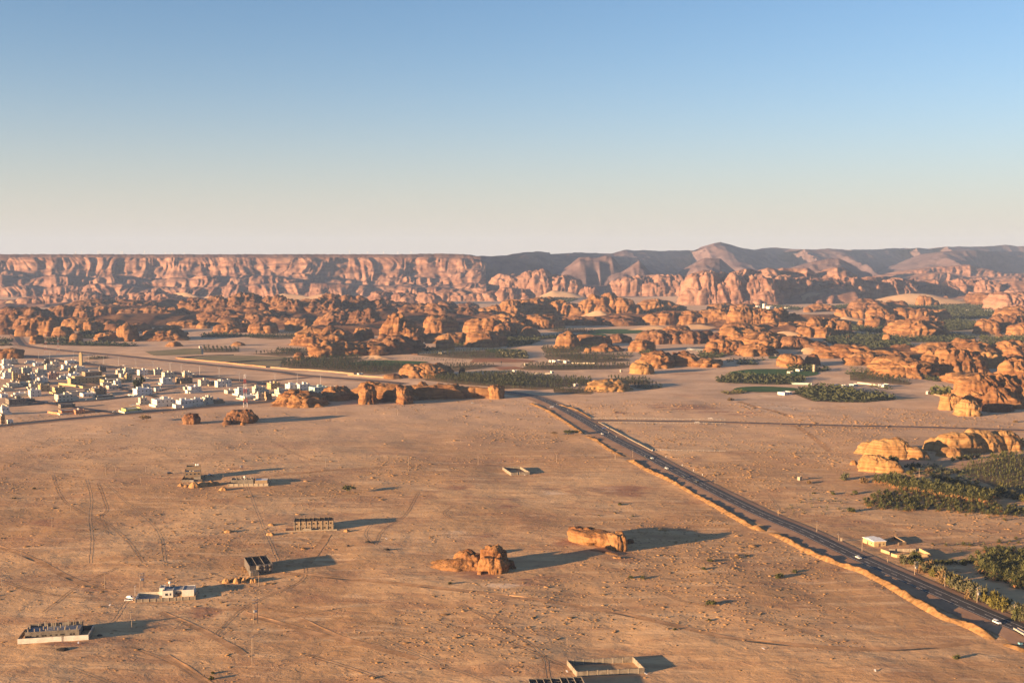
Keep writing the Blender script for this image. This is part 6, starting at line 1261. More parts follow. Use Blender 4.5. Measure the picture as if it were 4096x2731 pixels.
def house(fr, x, y, w, st, col, label, W=None, D=None, th=39, wall=None, tank=None, tower=None, dz=.82, cat='house', name='house', sh=4.3, parts=True, wing=None):
    X, Y = ZP(fr, x, y); k = mpp(Y) / FR[fr][2]; tot = w * k * 1.12; va = math.atan2(X, Y); a = math.radians(th)
    cw = math.cos(a + va * 0 ) + dz * math.sin(a) + .001
    W = W or tot / cw; D = D or W * dz
    ca, sa = math.cos(a), math.sin(a)
    # the nearest corner (front face meets lit face) is local (-W/2, -D/2)
    cx = X + tot / 2 * 0 + (W * ca - D * sa) * .5 - (W * ca - D * sa) * .5; cy = Y + (W * sa + D * ca) * .5
    z = g1(cx, cy) - .3; H = sh * st + 1.0
    t = empty(name, (cx, cy, z), a); tag(t, label, cat, 'houses of the desert town' if name == 'house' else None)
    mb = MB(); shell(mb, -W / 2, -D / 2, W / 2, D / 2, 0, H); mb.build('wall', M[col], t)
    MB().box(-W / 2 + .3, -D / 2 + .3, H - .896, W / 2 - .3, D / 2 - .3, H - .80).build('roof', M['rooflight' if col in ('white', 'bluish', 'mint') else 'roof'], t)
    if tower is None: tower = st >= 2
    if tower:
        tx, ty = hr.choice([(-.2, .1), (.18, .15), (.1, -.1), (-.25, -.05)]); tw = max(3.2, W * .26)
        m2 = MB().box(tx * W - tw / 2, ty * D - tw / 2, H - .79, tx * W + tw / 2, ty * D + tw / 2, H + 2.4); m2.build('stair_tower', M[col], t)
    if wing:                                                         # a lower wing: (side, share of width, storeys)
        s_, f_, q_ = wing; hw_ = sh * q_ + .9; m3 = MB()
        if s_ == 'front': shell(m3, -W / 2, -D / 2 - D * f_, W * .2, -D / 2 - .003, 0, hw_, top=.7)
        elif s_ == 'left': shell(m3, -W / 2 - W * f_, -D / 2, -W / 2 - .003, D * .2, 0, hw_, top=.7)
        else: shell(m3, W / 2 + .003, -D / 2, W / 2 + W * f_, D * .3, 0, hw_, top=.7)
        m3.build('wing', M[col], t)
    if tank is None: tank = hr.random() < .6
    if tank: link('water_tank', TANK, t, (hr.uniform(-.3, .3) * W, hr.uniform(.0, .35) * D, H + (1.0 if False else -.8) + .0), 0, (1.15, 1.15, 1.4))
    if parts:
        nf = max(2, int(W / 5.0)); nl = max(1, int(D / 6.0))
        for s in range(st):
            zz = s * sh + 1.5
            for i in range(nf):
                if s == 0 and i == nf // 2:
                    link('door', DOOR, t, (-W / 2 + W * (i + .5) / nf, -D / 2 - .01, .1)); continue
                link('window', WIN, t, (-W / 2 + W * (i + .5) / nf, -D / 2 - .012, zz), 0, (1.25, 1, 1.25))
            for i in range(nl):
                link('window', WIN, t, (-W / 2 - .012, -D / 2 + D * (i + .5) / nl, zz), -math.pi / 2, (1.1, 1, 1.25))
    if wall is None: wall = hr.random() < .45
    if wall:
        e = hr.uniform(2.0, 4.0); h_ = hr.uniform(2.2, 2.9); m4 = MB(); x0, x1, y0, y1 = -W / 2 - e, W / 2 + e * .7, -D / 2 - e, D / 2 + e
        m4.box(x0, y0, 0, x1, y0 + .25, h_); m4.box(x0, y1 - .25, 0, x1, y1, h_); m4.box(x0, y0 + .252, 0, x0 + .25, y1 - .252, h_); m4.box(x1 - .25, y0 + .252, 0, x1, y1 - .252, h_)
        m4.build('boundary_wall', M[hr.choice([col, col, 'cream', 'concrete'])], t)
    return t
HOUSES = [
 ('a', 60, 195, 110, 2, 'white', 'white two storey house at the left edge, farthest row of the town'), ('a', 165, 190, 95, 2, 'cream', 'cream house beside the farthest left white house'), ('a', 70, 242, 150, 1, 'white', 'long low white house at the left edge, second row'),
 ('a', 390, 178, 110, 1, 'white', 'low white house with flat roof, farthest row centre left'), ('a', 485, 206, 140, 1, 'white', 'white single storey house in front of the low white one'), ('a', 605, 202, 80, 2, 'dark', 'unfinished dark concrete house, farthest row'),
 ('a', 920, 178, 150, 1, 'white', 'long white bungalow left of the minaret'), ('a', 715, 216, 110, 2, 'cream', 'cream house with bare side wall, left of the mosque'), ('a', 865, 270, 125, 2, 'white', 'tall white house between the cream one and the mosque'), ('a', 640, 272, 140, 2, 'cream', 'cream house with two blocks, third row'),
 ('a', 330, 302, 130, 2, 'cream', 'cream house with stepped roof, third row left'), ('a', 165, 320, 160, 2, 'cream', 'wide cream house, third row, far left'), ('a', 30, 304, 70, 1, 'white', 'small white house cut by the left edge, third row'), ('a', 80, 382, 140, 2, 'white', 'white arcaded house near the left edge, fourth row'),
 ('a', 520, 338, 130, 2, 'cream', 'cream house with a tall stair block before the pink house'), ('a', 690, 384, 135, 2, 'pink', 'dusty pink block house in the middle of the town'), ('a', 185, 424, 75, 3, 'yellow', 'narrow tall yellow house, fifth row left'), ('a', 295, 420, 140, 2, 'tan', 'tan house joined to the narrow tall yellow one'),
 ('a', 405, 398, 90, 2, 'white', 'white house behind the tan house'), ('a', 1040, 292, 135, 2, 'white', 'white house with a ridge of roofs just below the minaret'), ('a', 950, 312, 95, 2, 'yellow', 'yellow house left below the minaret'), ('a', 965, 388, 140, 2, 'bluish', 'cool white house before the yellow one'),
 ('a', 830, 384, 120, 1, 'white', 'low white house right of the pink house'), ('a', 1000, 398, 120, 1, 'white', 'low white annex before the cool white house'), ('a', 1355, 304, 95, 2, 'dark', 'shaded dark house right of the mosque'), ('a', 1590, 338, 95, 2, 'cream', 'cream house with a round roof tank, centre right'),
 ('a', 1700, 322, 150, 2, 'cream', 'long cream house with stepped parapets, far row right'), ('a', 1890, 335, 130, 2, 'white', 'white house with a brown side wall, far row'), ('a', 2095, 328, 125, 2, 'cream', 'cream house nearest the lamp lined road'), ('a', 2230, 374, 150, 2, 'cream', 'cream house with a white roof terrace, right end of the far row'),
 ('a', 1640, 384, 120, 2, 'cream', 'cream block behind the flat yellow hall'), ('a', 1710, 408, 95, 2, 'yellow', 'yellowish house right of the flat yellow hall'), ('a', 1880, 420, 185, 1, 'cream', 'wide low cream house right of the hall'), ('a', 1440, 368, 200, 1, 'concrete', 'wide low grey house behind the flat yellow hall'),
 ('a', 2205, 460, 150, 2, 'white', 'white cube house standing apart, row of the big dark tree'), ('a', 1560, 488, 95, 2, 'white', 'white house in front of the flat yellow hall'), ('a', 1400, 476, 150, 1, 'cream', 'low cream house left of the white one before the hall'), ('a', 545, 450, 130, 2, 'white', 'white house with a long roof line left of the school'),
 ('a', 1940, 498, 110, 1, 'white', 'small white house right of the big dark tree'), ('a', 1480, 520, 160, 1, 'cream', 'low cream house below the white house by the hall'), ('a', 140, 492, 170, 1, 'cream', 'low cream row house at the left, sixth row'), ('a', 280, 474, 130, 1, 'cream', 'low cream house right of the row house'),
 ('a', 430, 460, 170, 1, 'cream', 'long low cream house left of the white house with a long roof'), ('a', 430, 530, 130, 2, 'cream', 'square cream house, seventh row left'), ('a', 560, 552, 150, 2, 'yellow', 'square yellow house beside the square cream one'), ('a', 755, 580, 160, 2, 'yellow', 'yellow house with two roof blocks below the school'),
 ('a', 60, 550, 140, 1, 'cream', 'low cream house at the left, seventh row'), ('a', 430, 618, 160, 2, 'white', 'white house with a dark doorway, eighth row'), ('a', 230, 616, 165, 1, 'white', 'flat white house with a long parapet, eighth row left'), ('a', 30, 630, 100, 1, 'bluish', 'pale house cut by the left edge, eighth row'),
 ('a', 150, 740, 250, 2, 'grey', 'large unfinished grey block house at the lower left of the town'), ('a', 365, 692, 130, 1, 'dark', 'shaded low house right of the grey block house'), ('a', 945, 598, 145, 1, 'cream', 'low cream house behind the large cream house'), ('a', 1140, 618, 200, 1, 'white', 'long low white house with a walled yard'),
 ('a', 810, 680, 235, 2, 'cream', 'large cream house with two water tanks at the front of the town'), ('a', 1225, 556, 130, 1, 'cream', 'small cream house behind the tan house with the tower'), ('a', 1290, 590, 190, 2, 'tan', 'tan house with a stair tower above the columned shell'), ('a', 1870, 602, 240, 2, 'bluish', 'wide cool white house with a low front yard'),
 ('a', 1900, 728, 110, 2, 'cream', 'tall cream house joined to the large white front house'), ('a', 2140, 758, 270, 2, 'white', 'large white house with a row of windows at the front road'), ('a', 40, 858, 110, 2, 'white', 'white house at the left edge near the front road'), ('a', 20, 975, 60, 2, 'tan', 'tan house at the left edge beside the front road'), ('a', 112, 975, 85, 1, 'white', 'small white house next to the tan one by the front road'),
 ('b', 255, 446, 210, 2, 'tan', 'tan house with a grey side and a white front block'), ('b', 310, 368, 130, 2, 'cream', 'cream house behind the tan house with the grey side'), ('b', 530, 474, 140, 2, 'cream', 'cream house left of the dark shell'), ('b', 655, 468, 115, 1, 'dark', 'dark unfinished shell between two pale houses'),
 ('b', 755, 490, 130, 2, 'white', 'white house with square windows right of the dark shell'), ('b', 862, 482, 95, 2, 'white', 'white twin joined to the house with square windows'), ('b', 405, 572, 170, 2, 'white', 'white house with a shaded car port, middle of the right quarter'), ('b', 310, 530, 90, 1, 'cream', 'low cream house behind the one with the car port'),
 ('b', 275, 768, 240, 2, 'white', 'large white house with a white yard wall on the front road'), ('b', 455, 748, 135, 2, 'white', 'white house with dark garage doors on the front road'), ('b', 590, 725, 135, 2, 'cream', 'cream house with arched porch on the front road'), ('b', 725, 716, 135, 1, 'tan', 'low tan house in shade beside the cream one with the porch'),
 ('b', 890, 582, 150, 1, 'cream', 'low cream house with palms on its wall'), ('b', 1045, 606, 180, 2, 'white', 'bright white house behind the lattice mast'), ('b', 1130, 660, 220, 1, 'white', 'low white yard house before the bright white one'), ('b', 1275, 576, 165, 2, 'cream', 'cream house with a white roof tank right of the mast'),
 ('b', 1475, 516, 165, 2, 'yellow', 'yellow ochre house with fancy roof blocks, back row right'), ('b', 1300, 672, 105, 2, 'cream', 'cream half of the twin house on the front road'), ('b', 1400, 672, 105, 2, 'tan', 'tan half of the twin house on the front road'), ('b', 1585, 618, 180, 2, 'cream', 'cream house with a brown plinth left of the rocks'),
 ('b', 1690, 610, 110, 1, 'white', 'low white house squeezed beside the cream one with the plinth'), ('b', 1735, 534, 195, 2, 'white', 'tall white house in the back row at the right end'), ('b', 1865, 535, 185, 2, 'white', 'white house with a brown stripe at the right end'), ('b', 2070, 586, 225, 2, 'mint', 'pale mint house, last of the town before the rocks'), ('b', 2285, 534, 70, 1, 'cream', 'small cream hut peeping out left of the rock knoll')]
for H_ in HOUSES:
    wg = hr.choice([None, None, ('front', .3, 1), ('left', .35, 1), ('right', .35, 1)]) if H_[4] == 2 else None
    house(*H_, wing=wg)
# mosque with minaret, school, hall, shells
t = house('a', 1190, 345, 235, 1, 'tan', 'low mosque with a flat roof and shaded front, centre of the town', tower=False, name='mosque', cat='mosque', dz=.6, sh=6)
mx, my = ZP('a', 1090, 236); mt = empty('minaret', (mx, my, g1(mx, my))); tag(mt, 'square cream minaret rising beside the mosque', 'minaret')
MB().box(-2.4, -2.4, 0, 2.4, 2.4, 24).build('shaft', M['yellow'], mt); MB().box(-2.8, -2.8, 24.002, 2.8, 2.8, 24.8).box(-1.6, -1.6, 24.803, 1.6, 1.6, 28).build('gallery', M['yellow'], mt)
house('a', 1090, 452, 400, 2, 'yellow', 'long yellow school with rows of windows in the middle of the town', dz=.28, name='school', cat='school', wall=False, tower=True)
house('a', 1455, 448, 290, 1, 'yellow', 'flat yellow hall with a pale roof in the middle of the town', dz=.6, name='hall', cat='hall', tower=False, wall=False, sh=6)
house('a', 1355, 648, 220, 1, 'grey', 'unfinished grey shell with bare columns under the tan house', dz=.6, name='unfinished_building', cat='building site', tower=False)
house('a', 2105, 548, 90, 1, 'white', 'low white house with a red tiled roof right of the cool white house', dz=.7, name='red_roofed_house', cat='house')
house('a', 1720, 842, 240, 1, 'lime', 'lime yellow villa with a white roof standing alone by the front road', dz=.8, name='villa', cat='villa', wall=True)
house('a', 880, 850, 250, 1, 'brick', 'orange block building inside the brick yard at the front road', dz=.55, name='yard_building', cat='building', tower=False, wall=True)
house('a', 1040, 846, 130, 1, 'brick', 'orange block shed at the right end of the brick yard', dz=.6, name='shed', cat='shed', tower=False, wall=False)
house('a', 860, 770, 190, 1, 'grey', 'unfinished grey concrete shell behind the brick yard', dz=.5, name='unfinished_building', cat='building site', tower=False, wall=False)
for fr, x, y, w, c, lab in [('k', 760, 502, 110, 'white', 'white farmhouse in the palm orchard'), ('k', 900, 508, 80, 'white', 'low white outbuilding right of the farmhouse'), ('k', 690, 498, 60, 'white', 'low white outbuilding left of the farmhouse'), ('k', 352, 546, 50, 'cream', 'small pale hut on the red field'), ('k', 202, 640, 65, 'white', 'white hut at the corner of the walled field'),
     ('k', 700, 650, 45, 'white', 'little white hut at the end of the field wall'), ('k', 1630, 624, 32, 'cream', 'tiny square hut alone on the plain by the twin peaked rock'), ('k', 1020, 824, 62, 'white', 'white trailer hut in the grove clearing'), ('l', 2250, 378, 95, 'cream', 'pale farm building below the egg shaped boulder'), ('l', 1140, 678, 75, 'white', 'white guard house on the bright boundary wall'),
     ('n', 1612, 354, 75, 'cream', 'pale shed inside the green pivot field'), ('n', 742, 446, 46, 'white', 'white hut at the left end of the dense grove'), ('n', 1035, 438, 60, 'bluish', 'blue roofed hut in the dense grove'), ('n', 1555, 630, 165, 'bluish', 'long open shed before the olive grove'), ('n', 2205, 526, 75, 'white', 'white farm shed left of two at the olive grove'), ('n', 2285, 530, 65, 'white', 'white farm shed right of two at the olive grove'),
     ('m', 480, 566, 150, 'white', 'long white shed on the farm track'), ('m', 65, 560, 120, 'white', 'white shed roof among the farm trees'), ('m', 1058, 656, 44, 'white', 'white hut at the end of the curved field wall'), ('n', 1730, 330, 90, 'white', 'white hut beside the water tower'), ('n', 1435, 142, 60, 'dark', 'dark hut below the sand bay'), (1, 1135, 775, 26, 'white', 'white hut in the shadow of the dark hump'), (1, 1630, 900, 24, 'white', 'white hut at the orchard square'), (2, 1415, 868, 18, 'white', 'tiny white hut in the sand bay of the great peak')]:
    house(fr, x, y, w, 1, c, lab, name='farm_hut', cat='hut', dz=.7, wall=False, tower=False, tank=False, sh=3.2)
for i, (x, y, w) in enumerate([(1850, 566, 40), (1900, 572, 50), (1960, 570, 40), (2020, 574, 30), (2100, 576, 40), (2155, 576, 26), (2200, 578, 50)]):
    house(3, x, y, w, 2 if i != 5 else 4, 'white', 'white block of the far town under the pink towers, %s' % ['leftmost', 'second from the left', 'third from the left', 'middle one', 'third from the right', 'the tall one', 'rightmost'][i], name='town_block', cat='building', parts=False, wall=False, tank=False, tower=False)
for i, (x, y, w) in enumerate([(230, 574, 60), (320, 577, 50), (1800, 598, 60), (1950, 600, 40), (2000, 602, 50)]):
    house(4, x, y, w, 1, 'white', 'far white building in the valley palms, %s' % ['left pair, first', 'left pair, second', 'right trio, first', 'right trio, second', 'right trio, third'][i], name='valley_building', cat='building', parts=False, wall=False, tank=False, tower=False)

# ------------------------------------------------------------------ walls given by their measured run
def wall_run(fr, pts, h, t, mat, label, name='wall', cat='wall', piers=0, z0=-.4, closed=False):
    P_ = [ZP(fr, *p) for p in pts]; P_ = P_ + [P_[0]] if closed else P_
    o_ = empty(name, (P_[0][0], P_[0][1], g1(*P_[0]))); tag(o_, label, cat); zb = g1(*P_[0])
    for i in range(len(P_) - 1):
        (ax, ay), (bx, by) = P_[i], P_[i + 1]; L = math.hypot(bx - ax, by - ay); a = math.atan2(by - ay, bx - ax)
        n = max(1, int(L / 40)); mb = MB()
        for j in range(n):
            l0, l1 = L * j / n, L * (j + 1) / n - .01; zz = g1(ax + math.cos(a) * (l0 + l1) / 2, ay + math.sin(a) * (l0 + l1) / 2) - zb
            mb.box(l0 + (t * .52 if i else 0), -t / 2, zz + z0, l1, t / 2, zz + h)
        mb.build('wall_panel', M[mat], o_, (ax - P_[0][0], ay - P_[0][1], 0), a)
        if piers:
            for j in range(int(L / piers) + 1):
                l = min(j * piers + .2, L); zz = g1(ax + math.cos(a) * l, ay + math.sin(a) * l) - zb
                link('pier', PIER, o_, (ax - P_[0][0] + math.cos(a) * l, ay - P_[0][1] + math.sin(a) * l, zz + z0), a, (t * 1.5, t * 1.5, h - z0 + .12))
    return o_
PIER = MB().box(-.5, -.5, 0, .5, .5, 1).mesh('pier', M['concrete'])
wall_run('l', [(-60, 568), (0, 573), (190, 590), (430, 600), (700, 622), (1060, 656)], 2.6, .5, 'tan', 'long bright boundary wall of the dark grove')
wall_run('l', [(980, 680), (1200, 694), (1460, 716)], 2.6, .5, 'tan', 'bright wall stretch running up to the small lobe rock')
wall_run('k', [(60, 658), (400, 662), (670, 660)], 2.6, .5, 'cream', 'low cream field wall left of the little white hut')
wall_run('k', [(960, 514), (1270, 518)], 2.4, .5, 'cream', 'low cream wall right of the farmhouse')
wall_run('n', [(1620, 487), (1870, 493)], 2.6, .6, 'mint', 'pale green wall behind the lower pivot field')
wall_run('m', [(1080, 652), (1180, 680), (1270, 712)], 2.2, .5, 'tan', 'curved brown field wall beside the round trees')
wall_run('m', [(100, 510), (220, 525), (360, 545)], 2.2, .5, 'cream', 'cream wall along the farm track')
wall_run('h', [(1060, 424), (1320, 565), (1610, 722)], 1.1, .8, 'blockwall', 'pale bank wall running along the highway below the side road')
wall_run('b', [(190, 102), (560, 77), (960, 66)], 2.2, .6, 'dark', 'dark field wall behind the upper stubble field')
wall_run('b', [(850, 164), (1200, 142), (1680, 124)], 2.2, .6, 'dark', 'dark field wall behind the lower stubble field')
wall_run('b', [(180, 100), (820, 162), (1390, 222)], 1.6, .6, 'brick', 'low red earth wall in front of the stubble fields')
wall_run('a', [(790, 458), (950, 474), (1115, 502), (1310, 492)], 3.2, .4, 'yellow', 'yellow yard wall in front of the school')
wall_run('a', [(1720, 598), (1800, 612), (2000, 596)], 2.4, .4, 'white', 'white yard wall before the wide cool white house')
wall_run('a', [(640, 828), (840, 852), (980, 835), (1280, 826)], 2.6, .4, 'brick', 'orange yard wall along the front road')
wall_run('b', [(140, 735), (280, 770), (390, 755)], 2.8, .4, 'white', 'bright white yard wall at the corner of the large front house')
wall_run('a', [(2005, 742), (2090, 762), (2310, 738)], 2.8, .4, 'white', 'white yard wall of the house with a row of windows')
wall_run('a', [(310, 68), (500, 82), (670, 100)], .5, 1.6, 'blockwall', 'pale kerb of the lamp lined road, far stretch')
wall_run('a', [(800, 116), (1300, 172), (1800, 232), (2300, 288)], .5, 1.6, 'blockwall', 'pale kerb of the lamp lined road beside the mosque')
wall_run('b', [(240, 300), (700, 350), (1330, 412)], .5, 1.6, 'blockwall', 'pale kerb of the lamp lined road, right stretch')
wall_run('l', [(440, 434), (555, 436)], 2.6, .5, 'brick', 'short earth wall beside the corner boulder')
wall_run(7, [(17, 262), (67, 296)], 2.5, .3, 'cream', 'lit left wall of the small walled plot') if False else None
# small walled plot, big walled plot
wall_run('h', [(80, 898), (165, 957), (232, 954)], 2.7, .35, 'blockwall', 'lit and shaded walls of the small walled plot', piers=6)
wall_run('h', [(250, 953), (354, 949), (260, 893), (90, 897)], 2.7, .35, 'blockwall', 'far corner walls of the small walled plot', piers=6)
wall_run('e', [(1197, 1402), (1282, 1503), (1905, 1468), (1800, 1362)], 2.6, .35, 'blockwall', 'grey block walls of the large empty plot at the bottom edge', piers=5, closed=True)

# ------------------------------------------------------------------ the building sites of the plain
def site(fr, a, b, name, label, cat):
    (ax, ay), (bx, by) = ZP(fr, *a), ZP(fr, *b); ang = math.atan2(by - ay, bx - ax); L = math.hypot(bx - ax, by - ay)
    o_ = empty(name, (ax, ay, g1((ax + bx) / 2, (ay + by) / 2) - .15), ang); tag(o_, label, cat); return o_, L
def windows(o_, xs, z, y=-.0, sx=1.0, sz=1.0, mesh=None, nm='window'):
    for x in xs:
        q = link(nm, mesh or OPEN, o_, (x, y - .03, z), 0, (sx, 1, sz)); link('window_sill', SILL, q, (0, 0, -.12))
SILL = MB().box(-.7, -.10, -.06, .7, .0, .06).mesh('window_sill', M['concrete'])
OPEN = MB().box(-.55, -.04, 0, .55, .01, 1.2).mesh('opening_shade_plate', M['opening'])  # solid plate; the darkness inside an opening is put into its colour
# 1 the white walled compound, lower left
o_, L = site('c', (183, 766), (925, 720), 'walled_compound', 'white walled compound at the lower left of the plain', 'compound'); D1 = 15.5
MB().box(0, 0, 0, L * .62, .3, 2.7).build('front_wall', M['white'], o_); MB().box(L * .655, 0, 0, L, .3, 2.7).build('front_wall', M['white'], o_)
MB().box(L * .621, .08, 0, L * .654, .2, 2.3).build('gate', M['metal'], o_); MB().box(0, .305, 0, .3, D1, 2.7).build('side_wall', M['blockwall'], o_)
MB().box(L - .3, .305, 0, L, D1, 2.7).build('side_wall', M['white'], o_); MB().box(.302, D1 - .3, 0, L - .302, D1, 2.7).build('back_wall', M['dark'], o_)
for i in range(6): link('pier', PIER, o_, (L + .12, .8 + i * 2.8, 0), 0, (.5, .4, 2.8))
o_, L = site('c', (262, 728), (828, 694), 'unfinished_building', 'unfinished flat building with bare columns inside the white walled compound', 'building site'); Dp = 11.5
mb = MB(); mb.box(0, 0, 0, L, .25, 3.6).box(0, Dp - .25, 0, L, Dp, 3.6).box(0, .252, 0, .25, Dp - .252, 3.6).box(L - .25, .252, 0, L, Dp - .252, 3.6); mb.build('wall', M['grey'], o_)
MB().box(.26, .26, 3.15, L - .26, Dp - .26, 3.35).build('roof_slab', M['slate'], o_)
MB().box(-.02, -.06, 3.62, L + .02, -.004, 4.5).build('ring_beam', M['grey'], o_); MB().box(-.1, .3, 3.602, .16, Dp, 4.6).build('ring_beam', M['grey'], o_)
MB().box(.3, Dp - .2, 3.602, L, Dp, 5.0).build('ring_beam', M['grey'], o_)
COLM = MB().box(-.22, -.22, 0, .22, .22, 1).mesh('column', M['concrete'])
for i in range(9):
    for j in range(3):
        if hr.random() < .82: link('column', COLM, o_, (L * (.06 + .11 * i) + hr.uniform(-.5, .5), .5 + j * Dp * .44, 3.36), 0, (1, 1, hr.uniform(1.4, 3.1)))
windows(o_, [1.2, 2.6, 6, 8.6, 9.9, 12.6, 15.4, 17.8, 18.9, 22.5, 24], 1.7, sx=.8, sz=.7)
# 2 the white house in its block-walled yard
o_, L = site('c', (1408, 314), (2045, 284), 'yard_wall', 'grey block yard wall with pale piers round the white bungalow', 'wall'); D2 = 12.5
MB().box(0, 0, 0, L, .25, 2.2).build('wall_panel', M['blockwall'], o_); MB().box(L - .25, .252, 0, L, D2, 2.4).build('wall_panel', M['blockwall'], o_)
MB().box(0, .252, 0, .25, D2, 2.2).build('wall_panel', M['white'], o_); MB().box(.252, D2 - .25, 0, L * .5, D2, 2.4).build('wall_panel', M['cream'], o_)
for i in range(10): link('pier', PIER, o_, (.3 + i * (L - .6) / 9, -.02, 0), 0, (.45, .35, 2.35))
MB().box(.3, .3, .05, L * .36, D2 - .3, .12).build('paving', M['slate'], o_)
o_, L = site('c', (1655, 262), (2018, 244), 'bungalow', 'white bungalow with flat white roof, sky tint painted in, inside the block yard wall', 'bungalow')
mb = MB(); shell(mb, 0, 3.5, 3, 10, 0, 5.0); mb.build('wall', M['white'], o_); mb = MB(); shell(mb, 2.2, 0, 8.3, 9.5, 0, 4.2, top=.4); mb.build('wall', M['white'], o_)
mb = MB(); shell(mb, 8.303, 1.6, 13.6, 9.5, 0, 4.0, top=.4); mb.build('wall', M['cream'], o_); mb = MB(); shell(mb, 13.603, 0, L + .5, 9.5, 0, 4.2, top=.4); mb.build('wall', M['white'], o_)
MB().box(2.6, .4, 3.82, 8.2, 9.0, 3.95).build('roof', M['slate'], o_); MB().box(8.4, 2.0, 3.62, 13.5, 9.0, 3.75).build('roof', M['slate'], o_); MB().box(13.8, .4, 3.82, L, 9.0, 3.95).build('roof', M['slate'], o_)  # white roofs; the blue grey of the sky light is put into their colour
windows(o_, [4.2, 5.0, 6.8], 1.4, sx=.6, mesh=WIN); windows(o_, [10, 12.6], 1.4, y=1.6, sx=.8, mesh=WIN); link('door', DOOR, o_, (11.3, 1.58, 0))
tk = MB().cyl(0, 0, 4.2, 6.4, .12, .12, 6).ball(0, 0, 7.1, .75, .85, 0, 10, 7); tk.build('water_tank', M['tank'], o_, (5.6, 6.8, 0)); MB().box(6.5, 7.6, 4.0, 8.2, 9.4, 5.0).build('roof_hatch', M['dark'], o_)
# 3 dark roofless two storey shell with round bays
def roofless(o_, L, Dp, H, nx, ny, mat, slab=None, seed=1, back_extra=0.0):
    r = random.Random(seed); t = .26
    MB().box(0, 0, 0, L, t, H).build('wall', M[mat], o_); MB().box(0, Dp - t, 0, L, Dp, H + back_extra).build('wall', M[mat], o_)
    MB().box(0, t + .002, 0, t, Dp - t - .002, H).build('wall', M[mat], o_); MB().box(L - t, t + .002, 0, L, Dp - t - .002, H).build('wall', M[mat], o_)
    MB().box(t, t, 0, L - t, Dp - t, H - 2.9).build('floor_slab', M[slab or 'dark'], o_)
    for i in range(1, nx):
        x = L * i / nx + r.uniform(-.5, .5); MB().box(x, t + .004, H - 2.898, x + .22, Dp - t - .004, H - r.uniform(0, .25)).build('inner_wall', M[mat], o_)
    for j in range(1, ny):
        y = Dp * j / ny + r.uniform(-.5, .5)
        for i in range(nx):
            if r.random() < .85: MB().box(L * i / nx + .8, y, H - 2.896, L * (i + 1) / nx - .3, y + .22, H - .3 - r.uniform(0, .2)).build('inner_wall', M[mat], o_)
o_, L = site('d', (1082, 1392), (1362, 1362), 'unfinished_villa', 'dark roofless concrete villa with round bays, middle of the plain', 'building site')
roofless(o_, L, 22, 5.8, 3, 6, 'dark', seed=3)
for i, x in enumerate((L * .46, L * .70, L * .92)):
    MB().cyl(0, 0, 0, 5.7, 1.9, 1.9, 14).build('bay', M['grey'], o_, (x - .6, .1, 0)); link('window', OPEN, o_, (x - .6, -1.84, 3.9), 0, (1.1, 1, .9)); link('window', OPEN, o_, (x - .6, -1.84, 1.0), 0, (1.1, 1, .9))
MB().box(.0, -3.2, 0, L * .32, -.003, 3.4).build('porch', M['grey'], o_)
# 4 long two storey shell
o_, L = site('d', (1615, 868), (2092, 852), 'unfinished_block', 'long roofless two storey block of grey masonry with white columns', 'building site')
roofless(o_, L, 12, 6.8, 8, 3, 'tan', seed=5)
for i in range(8): link('column', COLM, o_, (.3 + i * (L - .6) / 7, -.15, 0), 0, (1.0, .8, 6.9))
windows(o_, [2 + i * (L - 4) / 8 for i in range(9)], 4.5, sx=1.0); windows(o_, [2.6 + i * (L - 5) / 6 for i in range(7)], 1.2, sx=1.0); link('door', DOOR, o_, (L * .6, -.01, 0), 0, (1.1, 1, 1.1))
MB().box(-.4, -.4, 3.25, L + .4, -.17, 3.5).build('string_course', M['concrete'], o_)
MB().box(-6, -2.4, 0, L + 2.6, -2.1, .9).build('plinth_wall', M['concrete'], o_); MB().box(-6, -2.09, 0, -5.7, 7, 1.2).build('plinth_wall', M['concrete'], o_); MB().box(L * .24, -2.0, 0, L * .44, -1.4, 2.1).build('porch_wall', M['concrete'], o_)
# 5 two storey villa with water tanks
o_, L = site('d', (300, 272), (492, 262), 'villa', 'two storey tan villa with white roof tanks behind its yard wall', 'villa')
mb = MB(); shell(mb, 0, 0, L, 15, 0, 7.4, top=.7); mb.build('wall', M['tan'], o_); MB().box(.4, .4, 6.72, L - .4, 14.6, 6.85).build('roof', M['slate'], o_)
mb = MB(); shell(mb, L * .1, 9, L + .2, 17, 0, 10.2, top=.8); mb.build('upper_block', M['tan'], o_)
for i in range(2): MB().ball(0, 0, 0, 1.0, .8, 0, 10, 6).build('roof_dome', M['concrete'], o_, (L * (.36 + .2 * i), 4, 7.0))
for i in range(2): MB().cyl(0, 0, 0, 1.5, .8, .8, 10).build('water_tank', M['tank'], o_, (L * (.72 + .12 * i), 13, 10.2))
windows(o_, [L * q for q in (.12, .37, .62, .87)], 4.6, sx=1.1, mesh=WIN); windows(o_, [L * .12], 1.0, sx=1.2, mesh=WIN); link('door', DOOR, o_, (L * .45, -.01, 0), 0, (1.3, 1, 1.1)); MB().box(L * .58, -3.5, 0, L, -.004, 3.0).build('car_porch', M['concrete'], o_)
o_, L = site('d', (260, 300), (510, 292), 'yard_wall', 'dark yard wall round the two storey tan villa', 'wall')
MB().box(0, 0, 0, L * .36, .25, 2.4).build('wall_panel', M['blockwall'], o_); MB().box(L * .8, 0, 0, L, .25, 2.4).build('wall_panel', M['dark'], o_); MB().box(0, .252, 0, .25, 22, 2.4).build('wall_panel', M['dark'], o_); MB().box(L - .25, .252, 0, L, 22, 2.4).build('wall_panel', M['dark'], o_); MB().box(L * .365, .06, 0, L * .58, .14, 2.0).build('gate', M['metal'], o_)
